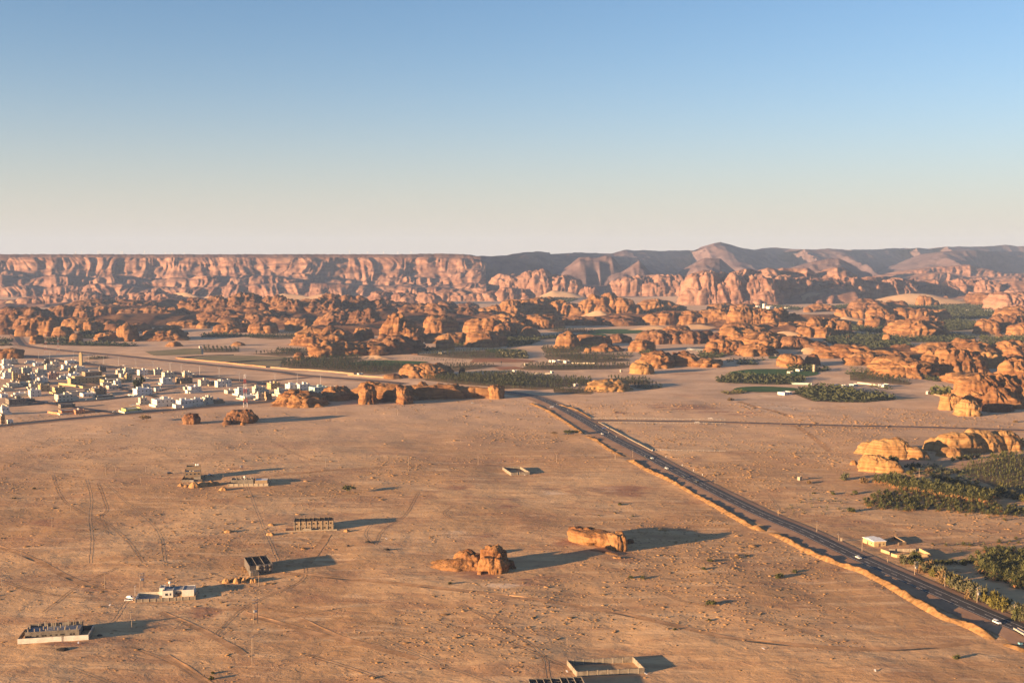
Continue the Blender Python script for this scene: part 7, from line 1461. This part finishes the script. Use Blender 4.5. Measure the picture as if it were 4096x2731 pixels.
# 6 long low house behind a pale block wall
o_, L = site('d', (820, 352), (1306, 346), 'yard_wall', 'long pale block wall with piers in front of the low house', 'wall')
MB().box(0, 0, 0, L, .3, 2.6).build('wall_panel', M['concrete'], o_); MB().box(0, .302, 0, .3, 12, 2.6).build('wall_panel', M['dark'], o_); MB().box(L - .3, .302, 0, L, 12, 2.6).build('wall_panel', M['blockwall'], o_); MB().box(-.2, -.5, 0, L + .4, -.003, .35).build('footing', M['concrete'], o_)
for i in range(9): link('pier', PIER, o_, (.3 + i * (L - .6) / 8, -.02, 0), 0, (.45, .4, 2.75))
o_, L = site('d', (848, 338), (1290, 332), 'unfinished_house', 'long low house with bare roof columns behind the pale block wall', 'building site')
mb = MB(); shell(mb, 0, 2, L * .62, 11, 0, 4.6, top=.8); mb.build('wall', M['grey'], o_); mb = MB(); shell(mb, L * .66, 2, L, 11, 0, 3.9, top=.3); mb.build('wall', M['tan'], o_); MB().box(L * .665, 2.4, 3.62, L - .4, 10.6, 3.72).build('roof', M['rooflight'], o_)
for i in range(9): link('column', COLM, o_, (.6 + i * L * .07, 2.3 + (i % 2) * 8, 3.8), 0, (1, 1, hr.uniform(1.8, 2.8)))
MB().cyl(0, 0, 3.8, 5.6, .12, .12, 6).ball(0, 0, 6.3, .9, .9, 0, 10, 7).build('water_tank', M['tank'], o_, (L * .36, 6, 0))
# 7 roofless shell cut by the bottom edge
(ax, ay), (bx, by) = ZP('e', 850, 1560, 4), ZP('e', 1345, 1535, 4); ang = math.atan2(by - ay, bx - ax); L = math.hypot(bx - ax, by - ay)
o_ = empty('unfinished_block', (ax + 9 * math.sin(ang), ay - 9 * math.cos(ang), g1(ax, ay)), ang); tag(o_, 'roofless grey shell with many rooms, cut by the bottom edge', 'building site'); roofless(o_, L, 14, 4.2, 7, 4, 'grey', seed=9)
o_ = empty('concrete_post', (*ZP('e', 770, 1580, 2), 0.0)); tag(o_, 'square concrete stub left of the bottom edge shell', 'post'); MB().box(-.7, -.5, -.5, .7, .5, 3.8).build('shaft', M['dark'], o_)
# 8 white roofed sheds and ruined walls right of the highway
for a, b, Dp, lab in (((128, 158), (232, 200), 9, 'left one of the two white roofed sheds right of the highway'), ((240, 205), (357, 200), 10, 'right one of the two white roofed sheds right of the highway')):
    o_, L = site('f', a, b, 'shed', lab, 'shed')
    mb = MB(); mb.box(0, 0, 0, L, Dp, 3.6); mb.build('wall', M['yellow'], o_); MB().box(-.3, -.3, 3.603, L + .3, Dp + .3, 3.85).build('roof', M['tank'], o_)
    link('door', DOOR, o_, (L * .45, -.01, 0), 0, (1, 1, 1)); link('window', OPEN, o_, (L * .8, -.012, 1.5), 0, (.8, 1, .6))
wall_run('f', [(380, 160), (440, 126), (560, 190), (478, 198)], 2.0, .4, 'tan', 'broken earth walls of the yard behind the white roofed sheds')
wall_run('f', [(308, 258), (395, 288)], 2.0, .4, 'yellow', 'short left wall of the ruined yard below the sheds')
wall_run('f', [(410, 306), (470, 324), (805, 316), (690, 258)], 2.0, .4, 'yellow', 'long front and right walls of the ruined yard below the sheds')
for i, x in enumerate((420, 500, 560, 625)):
    wall_run('f', [(x - 30, 262), (x + 28, 261)], 2.2, .4, 'concrete', 'pale wall stub at the back of the ruined yard, %s from the left' % ['first', 'second', 'third', 'fourth'][i])
house(8, 312, 335, 26, 1, 'concrete', 'small ruined hut beside the brown thicket', name='hut', cat='hut', wall=False, tower=False, tank=False, dz=.8, sh=2.6, parts=False)
o_ = empty('signboard', (*ZP('j', 1712, 862), 0)); tag(o_, 'pale upright board beside the highway', 'board'); MB().box(-.8, -.12, -.2, .8, .12, 2.4).build('panel', M['concrete'], o_)
wt = empty('water_tower', (*ZP('n', 1900, 332), 0)); tag(wt, 'pale cylindrical water tower at the farm road', 'water tower'); MB().cyl(0, 0, 0, 12, 2.3, 2.3, 14).build('tank', M['concrete'], wt); MB().cyl(0, 0, 12.003, 12.8, 2.6, 2.0, 14).build('cap', M['concrete'], wt)
gh_o = None
for i in range(6):
    gx, gy = ZP('n', 360 + i * 34, 62 + i * 3); q = empty('greenhouse', (gx, gy, 0), .6); tag(q, 'pale plastic greenhouse tunnel below the belt, %s from the left' % ['first', 'second', 'third', 'fourth', 'fifth', 'sixth'][i], 'greenhouse')
    mb = MB()
    for k in range(8):
        a0, a1 = math.pi * k / 8, math.pi * (k + 1) / 8; mb.bar((5 * math.cos((a0 + a1) / 2), -9, 4 * math.sin((a0 + a1) / 2)), (5 * math.cos((a0 + a1) / 2), 9, 4 * math.sin((a0 + a1) / 2)), 2.0, .1)
    mb.build('cover', M['tank'], q); MB().box(-4.6, -9.1, 0, 4.6, -9.0, 3.4).build('end_wall', M['mint'], q)
# ================================================================== poles, masts, cars and small things
def pole(fr, x, y, hz, label, kind='single'):
    X, Y = ZP(fr, x, y); h = hz / FR[fr][2] * mpp(Y); z = g1(X, Y); o_ = empty('utility_pole', (X, Y, z), .5); tag(o_, label, 'utility pole', 'utility poles of the plain')
    if kind == 'H':
        for s in (-1.1, 1.1): MB().cyl(s, 0, -.4, h, .20, .15, 6).build('pole', M['polec'], o_)
        MB().box(-1.9, -.1, h - .9, 1.9, .1, h - .65).build('crossarm', M['steel'], o_); MB().box(-1.9, -.1, h - 2.6, 1.9, .1, h - 2.4).build('crossarm', M['steel'], o_)
        if hz > 130 or True: MB().box(-.8, -.5, h * .45, .8, .5, h * .45 + 1.2).build('transformer', M['steel'], o_)
    elif kind == 'lamp':
        MB().cyl(0, 0, -.4, h, .13, .08, 6).build('pole', M['steel'], o_); MB().box(-.1, -.9, h, .3, .1, h + .18).build('lamp_head', M['whitep'], o_)
    else:
        MB().cyl(0, 0, -.4, h, .19, .13, 6).build('pole', M['polec'], o_); MB().box(-1.0, -.07, h - .7, 1.0, .07, h - .5).build('crossarm', M['steel'], o_)
        for s in (-.85, 0, .85): MB().cyl(s, 0, h - .499, h - .2, .06, .05, 5).build('insulator', M['dark'], o_)
POLES = [(5, 318, 630, 75, 'wooden pole left of the rutted tracks, farther one'), (5, 192, 768, 85, 'wooden pole left of the rutted tracks, middle one'), (5, 131, 828, 92, 'wooden pole on the diagonal track near the left edge'), (5, 637, 980, 112, 'wooden pole standing on the diagonal track end'), (5, 430, 510, 75, 'thin pole right above the rutted tracks'), (5, 703, 290, 42, 'short pole in the far left of the plain, right one'), (5, 642, 298, 55, 'short pole in the far left of the plain, left one'),
 (5, 887, 282, 42, 'pole left of the tan villa, farther'), (5, 857, 350, 42, 'pole left of the tan villa, nearer'), (5, 757, 1165, 75, 'left pole of the trio below the bungalow'), (5, 796, 1182, 66, 'middle pole of the trio below the bungalow'), (5, 802, 1225, 66, 'right pole of the trio below the bungalow'), (5, 22, 1015, 95, 'pole at the left edge with two arms'), (5, 12, 965, 60, 'pole just behind the one at the left edge'), (5, 1575, 960, 85, 'pole in front of the dark roofless villa'), (5, 1535, 940, 70, 'pole at the left corner of the dark roofless villa'),
 (5, 1535, 1455, 188, 'tall pole at the bottom, lower of two'), (5, 1541, 1378, 115, 'tall pole at the bottom, just behind the lower one'), (6, 460, 258, 52, 'pole on the far track, first from the left'), (6, 965, 245, 55, 'pole on the far track, second from the left'), (6, 1388, 235, 55, 'pole on the far track, third from the left'), (7, 345, 220, 55, 'pole on the far track above the small walled plot'), (7, 700, 200, 30, 'pole on the far track near the sand bank'), (7, 808, 195, 45, 'pole standing at the sand bank gap'),
 ('f', 942, 625, 108, 'pole in the roadside hedge, nearer the yard'), ('f', 1633, 925, 115, 'pole in the roadside hedge near the right edge'), ('j', 532, 370, 140, 'pole right of the highway, first from the top'), ('j', 1258, 685, 235, 'pole right of the highway, second from the top'), ('j', 1665, 860, 170, 'pole beside the pale upright board'), ('j', 2108, 1062, 290, 'pole in front of the white roofed sheds'), ('f', 372, 372, 60, 'short pole below the ruined yard'),
 ('h', 2280, 1015, 78, 'pole on the far verge, upper right'), ('h', 2250, 1055, 62, 'pole on the far verge, just left of the upper right one'), ('g', 1030, 720, 115, 'tall pole rising among the trees behind the palms'), ('h', 1230, 812, 62, 'pole on the track left of the sand bank gap'), (2, 1203, 1445, 52, 'pole below the rock wall buttresses'), (2, 707, 1432, 60, 'pole below the low banded knoll'), ('d', 765, 285, 85, 'pole left of the long pale block wall')]
for a in POLES: pole(*a)
pole(5, 865, 970, 95, 'twin legged pole with transformer behind the bungalow yard', 'H'); pole(5, 1555, 1190, 160, 'tall twin legged pole right of the lower compounds', 'H'); pole('f', 655, 500, 140, 'twin legged pole with transformer in the hedge', 'H'); pole('f', 1275, 785, 155, 'twin legged pole in the middle of the roadside hedge', 'H'); pole('d', 980, 145, 62, 'twin legged pole behind the long low house', 'H'); pole('c', 1412, 235, 105, 'lamp post at the gate of the bungalow yard', 'lamp')
# lamp posts along the wide road
LAMPS = [(315, 985), (405, 990), (598, 985), (720, 1008), (843, 1022), (965, 1035), (1108, 1058), (1248, 1075), (1385, 1088), (1627, 1110), (1785, 1130), (1950, 1165)]
OR_ = ['first', 'second', 'third', 'fourth', 'fifth', 'sixth', 'seventh', 'eighth', 'ninth', 'tenth', 'eleventh', 'twelfth', 'thirteenth', 'fourteenth', 'fifteenth', 'sixteenth']
def lamp(fr, x, y, label, h=15):
    X, Y = ZP(fr, x, y); o_ = empty('street_lamp', (X, Y, g1(X, Y)), .3); tag(o_, label, 'street lamp', 'street lamps by the wide road')
    MB().cyl(0, 0, -.3, h, .2, .12, 6).build('pole', M['steel'], o_); MB().box(-2.2, -.07, h, 2.2, .07, h + .15).build('arm', M['steel'], o_)
    for s in (-2.5, 2.5): MB().box(s - .5, -.2, h - .02, s + .5, .2, h + .2).build('lamp_head', M['whitep'], o_)
for i, (x, y) in enumerate(LAMPS): lamp(1, x, y, 'double armed street lamp on the wide road, %s from the left' % OR_[i])
for i, (x, y) in enumerate([(105, 278), (253, 298), (502, 328), (763, 330), (1035, 410), (1513, 425), (1813, 430), (2125, 455)]): lamp('b', x, y, 'double armed street lamp behind the town, right part, %s from the left' % OR_[i])
# red and white lattice masts
def mast(fr, x, y, ytop, label, w=4.0):
    X, Y = ZP(fr, x, y); h = PD(Z(fr, x, y)[0], Z(fr, x, ytop)[1], Y)[1] - g1(X, Y); o_ = empty('lattice_mast', (X, Y, g1(X, Y)), .4); tag(o_, label, 'lattice mast')
    n = 7
    for i in range(n):
        z0, z1 = h * i / n, h * (i + 1) / n - .01; a, b = w * (1 - .72 * i / n) / 2, w * (1 - .72 * (i + 1) / n) / 2; mb = MB()
        c0 = [(-a, -a), (a, -a), (a, a), (-a, a)]; c1 = [(-b, -b), (b, -b), (b, b), (-b, b)]
        for j in range(4):
            k = (j + 1) % 4; mb.bar((*c0[j], z0), (*c1[j], z1), .28); mb.bar((*c0[j], z0), (*c1[k], z1), .15); mb.bar((*c0[k], z0), (*c1[j], z1), .15)
        mb.build('lattice_section', M['whitep' if i % 2 == 0 else 'redp'], o_)
    for q in range(3): MB().box(-.25, -.15, 0, .25, .15, 2.4).build('antenna', M['whitep'], o_, (1.3 * math.cos(q * 2.1), 1.3 * math.sin(q * 2.1), h - 2.6))
mast('b', 1115, 770, 318, 'tall red and white lattice mast in front of the town', 5.0); mast(1, 372, 935, 785, 'red and white lattice mast beyond the town, left one', 5.5); mast(1, 475, 957, 808, 'red and white lattice mast beyond the town, right one', 5.5); mast('a', 1455, 605, 500, 'thin lattice mast beside the columned shell', 3.2)
# power line pylons on the plateau skyline
for i, (fr, x, ht) in enumerate([(1, 627, 22), (1, 677, 22), (1, 810, 26), (1, 825, 26), (1, 995, 24), (1, 1008, 24), (1, 1187, 24), (1, 1355, 14), (1, 1410, 14), (1, 1510, 14), (2, 815, 32), (2, 962, 20), (2, 1090, 18), (2, 1207, 18), (2, 1315, 20)]):
    px = Z(fr, x, 0)[0]; D = 6200.0; X = (px - 512) / FPX * D; o_ = empty('power_pylon', (X, D, 199)); tag(o_, 'faint power pylon on the plateau skyline, %s from the left' % (OR_[i]), 'pylon', 'pylons on the plateau')
    H_ = 3 + ht / 8.145 * mpp(D); mb = MB()
    for s in (-1, 1): mb.bar((s * 2.6, 0, 0), (s * .5, 0, H_), .5)
    for q in range(4): mb.bar((-2.6 + .5 * q, 0, H_ * q / 4), (2.1 - .5 * q, 0, H_ * (q + 1) / 4), .3)
    mb.build('tower', M['steel'], o_); MB().box(-5, -.3, H_ * .72, 5, .3, H_ * .72 + .6).build('crossarm', M['steel'], o_); MB().box(-3.6, -.3, H_ * .9, 3.6, .3, H_ * .9 + .6).build('crossarm', M['steel'], o_)

# cars
CARM = {'white': plain('white_car_paint', (.72, .71, .68), .3, .03, .5, .5), 'dark': plain('dark_car_paint', (.03, .032, .038), .3, .1, .5, .5), 'silver': plain('silver_car_paint', (.42, .42, .43), .35, .05, .5, .5), 'blue': plain('blue_car_paint', (.06, .11, .30), .35, .1, .5, .5), 'cream': plain('cream_car_paint', (.62, .56, .42), .35, .05, .5, .5)}
M['tyre'] = plain('tyre_rubber', (.02, .02, .02), .9, .1); M['lightg'] = plain('headlamp_glass', (.6, .6, .55), .2, .02)
def prism(profile, w0, w1, zsplit):                    # side outline (x, z) swept across the car; narrower above zsplit
    n = len(profile); V = []; F = []
    for s in (-1, 1):
        for x, z in profile: V.append((x, s * (w0 if z <= zsplit else w1) / 2, z))
    F.append(tuple(range(n))); F.append(tuple(range(2 * n - 1, n - 1, -1)))
    for i in range(n): j = (i + 1) % n; F.append((j, i, n + i, n + j))
    return V, F
CARS = {'sedan': ([(-2.3, .35), (-2.32, .75), (-2.0, .92), (2.0, .82), (2.32, .62), (2.3, .35)], [(-1.75, .9), (-1.15, 1.42), (.35, 1.44), (1.15, .86)]),
        'suv': ([(-2.4, .45), (-2.42, 1.05), (-2.3, 1.12), (1.3, 1.12), (2.3, 1.02), (2.4, .8), (2.38, .45)], [(-2.35, 1.1), (-2.2, 1.85), (.55, 1.87), (1.25, 1.1)]),
        'pickup': ([(-2.6, .5), (-2.62, 1.05), (-.6, 1.05), (-.55, 1.08), (1.4, 1.08), (2.45, .98), (2.55, .8), (2.52, .5)], [(-.6, 1.06), (-.5, 1.78), (.75, 1.78), (1.4, 1.06)])}
WHEEL = MB()
for i in range(1): pass
def wheel_mesh():
    mb = MB(); k = 10; r = .36
    for s in (-.11, .11):
        for i in range(k): a = 2 * math.pi * i / k; mb.v.append((r * math.cos(a), s, r * math.sin(a)))
    mb.f += [tuple(range(k)), tuple(range(2 * k - 1, k - 1, -1))] + [(i, k + i, k + (i + 1) % k, (i + 1) % k) for i in range(k)]; mb.m += [0] * (k + 2)
    return mb.mesh('wheel', M['tyre'])
WHEEL = wheel_mesh(); CMESH = {}
RIM = MB().box(-.15, -.015, -.15, .15, .015, .15).mesh('rim', M['steel'])
def car(X, Y, hd, kind, col, label, group='cars', z=None):
    key = (kind, col)
    if key not in CMESH:
        b, c = CARS[kind]; V, F = prism(b, 1.82, 1.82, 9); body = me_of('body', V, F, [CARM[col]])
        V, F = prism(c, 1.70, 1.42, 1.3); cab = me_of('cabin', V, F, [M['glass']])
        rt = [p for p in c if p[1] > 1.3]; roof = MB().box(rt[0][0] - .05, -.73, rt[0][1] - .03, rt[-1][0] + .05, .73, rt[0][1] + .05).mesh('roof_panel', CARM[col])
        CMESH[key] = (body, cab, roof)
    o_ = empty('car', (X, Y, (g1(X, Y) if z is None else z)), hd); tag(o_, label, 'car', group); b, c, r = CMESH[key]
    link('body', b, o_); link('cabin', c, o_); link('roof_panel', r, o_)
    for x in (-1.45, 1.45):
        for y in (-.82, .82):
            wh = link('wheel', WHEEL, o_, (x, y, .36)); link('rim', RIM, wh, (0, .115 if y > 0 else -.115, 0))
    for y in (-.62, .62): MB2 = link('headlamp', HL, o_, (2.33, y, .70))
    return o_
HL = MB().box(-.05, -.2, -.08, .07, .2, .08).mesh('headlamp', M['lightg'])
def road_pose(X, Y):
    d = np.hypot(HW[:, 0] - X, HW[:, 1] - Y); i = int(np.argmin(d)); i = min(max(i, 1), len(HW) - 2); t = HW[i + 1] - HW[i - 1]; return math.atan2(t[1], t[0]), HWZ[i] + .06
for fr, x, y, kind, col, down, lab in [('i', 1375, 1000, 'suv', 'white', 1, 'white off road wagon driving down the highway, nearest'), ('j', 2040, 1200, 'sedan', 'white', 1, 'white saloon on the highway level with the sheds'), ('h', 1755, 908, 'pickup', 'white', 1, 'white pickup on the highway, upper stretch'), ('h', 1540, 788, 'suv', 'dark', 1, 'dark car leading the upper stretch of the highway'), ('h', 1605, 803, 'sedan', 'white', 0, 'small white car behind the dark one on the highway'),
     ('h', 1935, 995, 'sedan', 'dark', 1, 'dark saloon in the shade on the highway'), ('h', 2065, 1042, 'suv', 'dark', 0, 'black off road car after the dark saloon'), ('h', 1095, 550, 'sedan', 'white', 1, 'white car where the side road leaves the highway')]:
    X, Y = ZP(fr, x, y); a, z = road_pose(X, Y); car(X, Y, a + (math.pi if down else 0), kind, col, lab, 'cars on the highway', z) if (math.sin(a) > 0) else car(X, Y, a + (0 if down else math.pi), kind, col, lab, 'cars on the highway', z)
for fr, x, y, a, kind, col, lab in [('h', 1120, 490, .2, 'pickup', 'blue', 'blue pickup parked off the highway'), ('c', 1360, 262, -.4, 'sedan', 'white', 'white car parked at the bungalow gate, farther one'), ('c', 1345, 293, .15, 'sedan', 'white', 'white car parked at the bungalow gate, nearer one'), ('d', 605, 215, .2, 'sedan', 'white', 'white car parked beside the tan villa'), ('d', 120, 192, .4, 'suv', 'dark', 'dark car left of the tan villa'),
     ('a', 32, 985, .7, 'sedan', 'white', 'white car on the front road at the left edge'), ('a', 635, 690, .7, 'sedan', 'silver', 'silver car left of the large cream house'), ('a', 695, 697, .7, 'suv', 'white', 'white car at the corner of the large cream house'), ('a', 2118, 570, .7, 'sedan', 'dark', 'dark car below the red roofed house'), ('a', 1540, 824, .7, 'sedan', 'white', 'white car left of the lime villa'), ('a', 1915, 818, .7, 'sedan', 'silver', 'silver car right of the lime villa'),
     ('a', 1765, 738, .2, 'sedan', 'white', 'parked car left of the tall cream front house, first'), ('a', 1800, 731, .2, 'suv', 'silver', 'parked car left of the tall cream front house, second'), ('a', 1175, 658, .7, 'sedan', 'silver', 'car on the sand below the columned shell'), ('a', 1690, 492, .3, 'sedan', 'white', 'white car behind the big dark tree, left'), ('a', 1662, 203, -.1, 'sedan', 'white', 'white car on the wide road near the lamps'), ('a', 632, 592, .3, 'pickup', 'white', 'white pickup before the square yellow house'),
     ('b', 482, 750, .7, 'sedan', 'white', 'white car before the dark garage doors'), ('b', 605, 726, .7, 'suv', 'silver', 'silver car at the arched porch'), ('b', 1400, 672, .7, 'sedan', 'white', 'white car before the twin house'), ('b', 1345, 428, .4, 'sedan', 'white', 'white car at the junction behind the town'), ('b', 415, 312, -.1, 'sedan', 'white', 'white car on the wide road behind the tan house'), ('b', 268, 565, .7, 'suv', 'white', 'white car in the shade of the car port'), ('b', 2195, 572, .7, 'sedan', 'white', 'white car at the end of the mint house'), (2, 1815, 1347, .2, 'sedan', 'silver', 'silver car on the sand below the rock wall')]:
    X, Y = ZP(fr, x, y); car(X, Y, a, kind, col, lab, 'parked cars')
# trailer, bin, signs, markers, heaps
X, Y = ZP('i', 1960, 1262); a, z = road_pose(X, Y); o_ = empty('flatbed_trailer', (X, Y, z), a); tag(o_, 'flatbed trailer leaving the picture on the highway', 'trailer')
MB().box(-6, -1.25, .9, 6, 1.25, 1.15).build('bed', M['steel'], o_)
for s in (-5.2, -4.2, 4.4): [link('wheel', WHEEL, o_, (s, q, .4), 0, (1.2, 1.6, 1.2)) for q in (-1.05, 1.05)]
for s in (-1.2, 1.2): MB().box(-6, s - .05, 1.153, 6, s + .05, 1.7).build('side_rail', M['metal'], o_)
o_ = empty('waste_bin', (*ZP('i', 1920, 1480), 0), .3); o_.location.z = g1(o_.location.x, o_.location.y) + .3; tag(o_, 'small blue waste bin on the verge at the lower right', 'bin'); M['bin'] = plain('blue_bin_plastic', (.12, .28, .36), .5, .1); MB().box(-.9, -.7, 0, .9, .7, 1.1).build('tub', M['bin'], o_); MB().box(-.95, -.75, 1.103, .95, .75, 1.3).build('lid', M['dark'], o_)
o_ = empty('road_sign', (*ZP('h', 580, 285), 0), .4); o_.location.z = g1(o_.location.x, o_.location.y); tag(o_, 'wide white road sign at the highway bend', 'road sign'); MB().box(-2.6, -.06, 1.6, 2.6, .06, 3.4).build('panel', M['tank'], o_); [MB().box(s - .1, -.05, -.3, s + .1, .05, 1.597).build('leg', M['steel'], o_) for s in (-1.8, 1.8)]
MARK = MB().box(-.22, -.12, -.2, .22, .12, 1.5).mesh('post', M['tank'])
for i, (x, y) in enumerate([(632, 250), (685, 266), (745, 305), (828, 308), (1030, 462), (1160, 537), (1240, 580), (1610, 726), (1748, 795), (1915, 875), (2030, 928), (2122, 972)]):
    X, Y = ZP('h', x, y); o_ = empty('marker_post', (X, Y, g1(X, Y) + .2), .4); tag(o_, 'white marker post along the far verge of the highway, %s from the top' % OR_[i], 'marker post', 'marker posts'); link('post', MARK, o_); MB().box(-.2, -.13, 1.1, .2, -.122, 1.4).build('reflector', M['redp'], o_)
def heap(fr, x, y, rz, hz, mat, label, name='sand_heap', cat='sand heap', seed=[500]):
    seed[0] += 1; X, Y = ZP(fr, x, y); k = mpp(Y) / FR[fr][2]; r = rz * k; h = hz * k
    R_ = Rock(); R_.add(blob(X, Y + r * .6, g1(X, Y) + .5, r, r * .8, h + .4, 0, seed[0], max(.25, r / 9), er=1.15, ez=1.0, flute=.05, ledge=0, lump=.16, under=0)); return R_.done(name, M[mat], label, cat, None, True)
for i, (x, y, r, h) in enumerate([(790, 1490, 45, 60), (865, 1470, 40, 45), (920, 1492, 48, 60), (955, 1450, 40, 38), (1010, 1488, 30, 55), (1060, 1460, 35, 40), (1100, 1482, 32, 40), (1140, 1478, 34, 45)]): heap('d', x, y, r, h, 'hummock', 'pale sand heap before the dark roofless villa, %s from the left' % OR_[i])
for i, (x, y, r, h) in enumerate([(240, 350, 36, 30), (312, 355, 30, 28), (400, 368, 70, 55), (500, 350, 75, 50), (600, 335, 70, 50), (670, 330, 50, 30), (755, 395, 55, 40)]): heap('d', x, y, r, h, 'hummock', 'orange sand heap before the tan villa, %s from the left' % OR_[i])
for x, y, r, h, lab in [(1340, 815, 50, 22, 'low sand heap left of the long roofless block, upper'), (1330, 925, 55, 30, 'low sand heap left of the long roofless block, lower'), (2250, 880, 40, 26, 'sand heap right of the long roofless block'), (820, 900, 60, 30, 'broad sand mound on the open plain')]: heap('d', x, y, r, h, 'hummock', lab)
M['char'] = plain('burnt_rubbish', (.035, .028, .024), .95, .3, 1.0)
for x, y, r, h, lab in [(715, 712, 22, 10, 'black rubbish heap left of the crested rock, upper left'), (745, 716, 14, 8, 'small black rubbish heap beside the upper left one'), (830, 758, 22, 9, 'black rubbish heap left of the crested rock, lower'), (595, 730, 12, 7, 'dark scrap pile far left of the crested rock')]: heap(6, x, y, r, h, 'char', lab, 'rubbish_heap', 'rubbish heap')
heap('c', 640, 838, 70, 14, 'char', 'dark rubble spread below the white walled compound', 'rubble_heap', 'rubble'); heap('c', 1035, 680, 30, 10, 'char', 'black tyre heap right of the white walled compound', 'rubble_heap', 'rubble')
for fr, x, y, lab in [('c', 820, 760, 'white scrap before the white walled compound'), ('e', 1195, 1462, 'white scrap sheet left of the large empty plot'), ('e', 1920, 1475, 'white scrap sheet right of the large empty plot'), ('f', 250, 1475, 'white scrap on the sand at the bottom right'), (8, 88, 1368, 'white stone on the dirt track'), ('h', 304, 955, 'white scrap at the small walled plot'), (6, 830, 688, 'white scrap among the rubbish heaps'), ('c', 1148, 347, 'small white and dark box on the sand by the bungalow')]:
    X, Y = ZP(fr, x, y); o_ = empty('scrap_sheet', (X, Y, g1(X, Y) + .12), hr.uniform(0, 3)); tag(o_, lab, 'scrap'); MB().bar((-.9, 0, .1), (.9, .1, .5), .7, .08).build('sheet', M['tank'], o_); MB().bar((-.3, -.6, .05), (.3, .7, .15), .4, .06).build('bent_sheet', M['metal'], o_)
# picket fences on the far side of the highway
PK = MB().box(-.09, -.09, -.3, .09, .09, 1.7).mesh('post', M['concrete'])
def fence(fr, pts, label, sp=5.0):
    p = smooth_path([ZP(fr, *q) for q in pts], sp); z = gh(p[:, 0], p[:, 1]); o_ = empty('fence', (p[0, 0], p[0, 1], z[0])); tag(o_, label, 'fence', None)
    for i in range(len(p)): link('post', PK, o_, (p[i, 0] - p[0, 0], p[i, 1] - p[0, 1], z[i] - z[0]), 0, (1.6, 1.6, 1))
    for hh in (.5, 1.0, 1.5):
        mb = MB(); [mb.bar((p[i, 0] - p[0, 0], p[i, 1] - p[0, 1], z[i] - z[0] + hh), (p[i + 1, 0] - p[0, 0], p[i + 1, 1] - p[0, 1], z[i + 1] - z[0] + hh), .06) for i in range(len(p) - 1)]; mb.build('rail', M['steel'], o_)
fence('h', [(1640, 722), (1950, 730), (2352, 738)], 'post fence across the dotted sand right of the highway'); fence('h', [(980, 384), (1500, 392), (2352, 406)], 'post fence on the far side of the side road'); fence('h', [(1090, 432), (1600, 436), (2352, 446)], 'post fence on the near side of the side road')
for i, (x, y) in enumerate([(2200, 402), (2065, 445)]):
    X, Y = ZP('h', x, y); o_ = empty('farm_gate', (X, Y, g1(X, Y)), .05); tag(o_, 'white framed gate in the fence %s the side road' % ['beyond', 'before'][i], 'gate')
    for s in (-2.4, 0, 2.4): MB().box(s - .12, -.12, -.2, s + .12, .12, 2.2).build('post', M['whitep'], o_)
    MB().box(-2.6, -.12, 2.203, 2.6, .12, 2.45).build('top_bar', M['whitep'], o_)
add_haze()
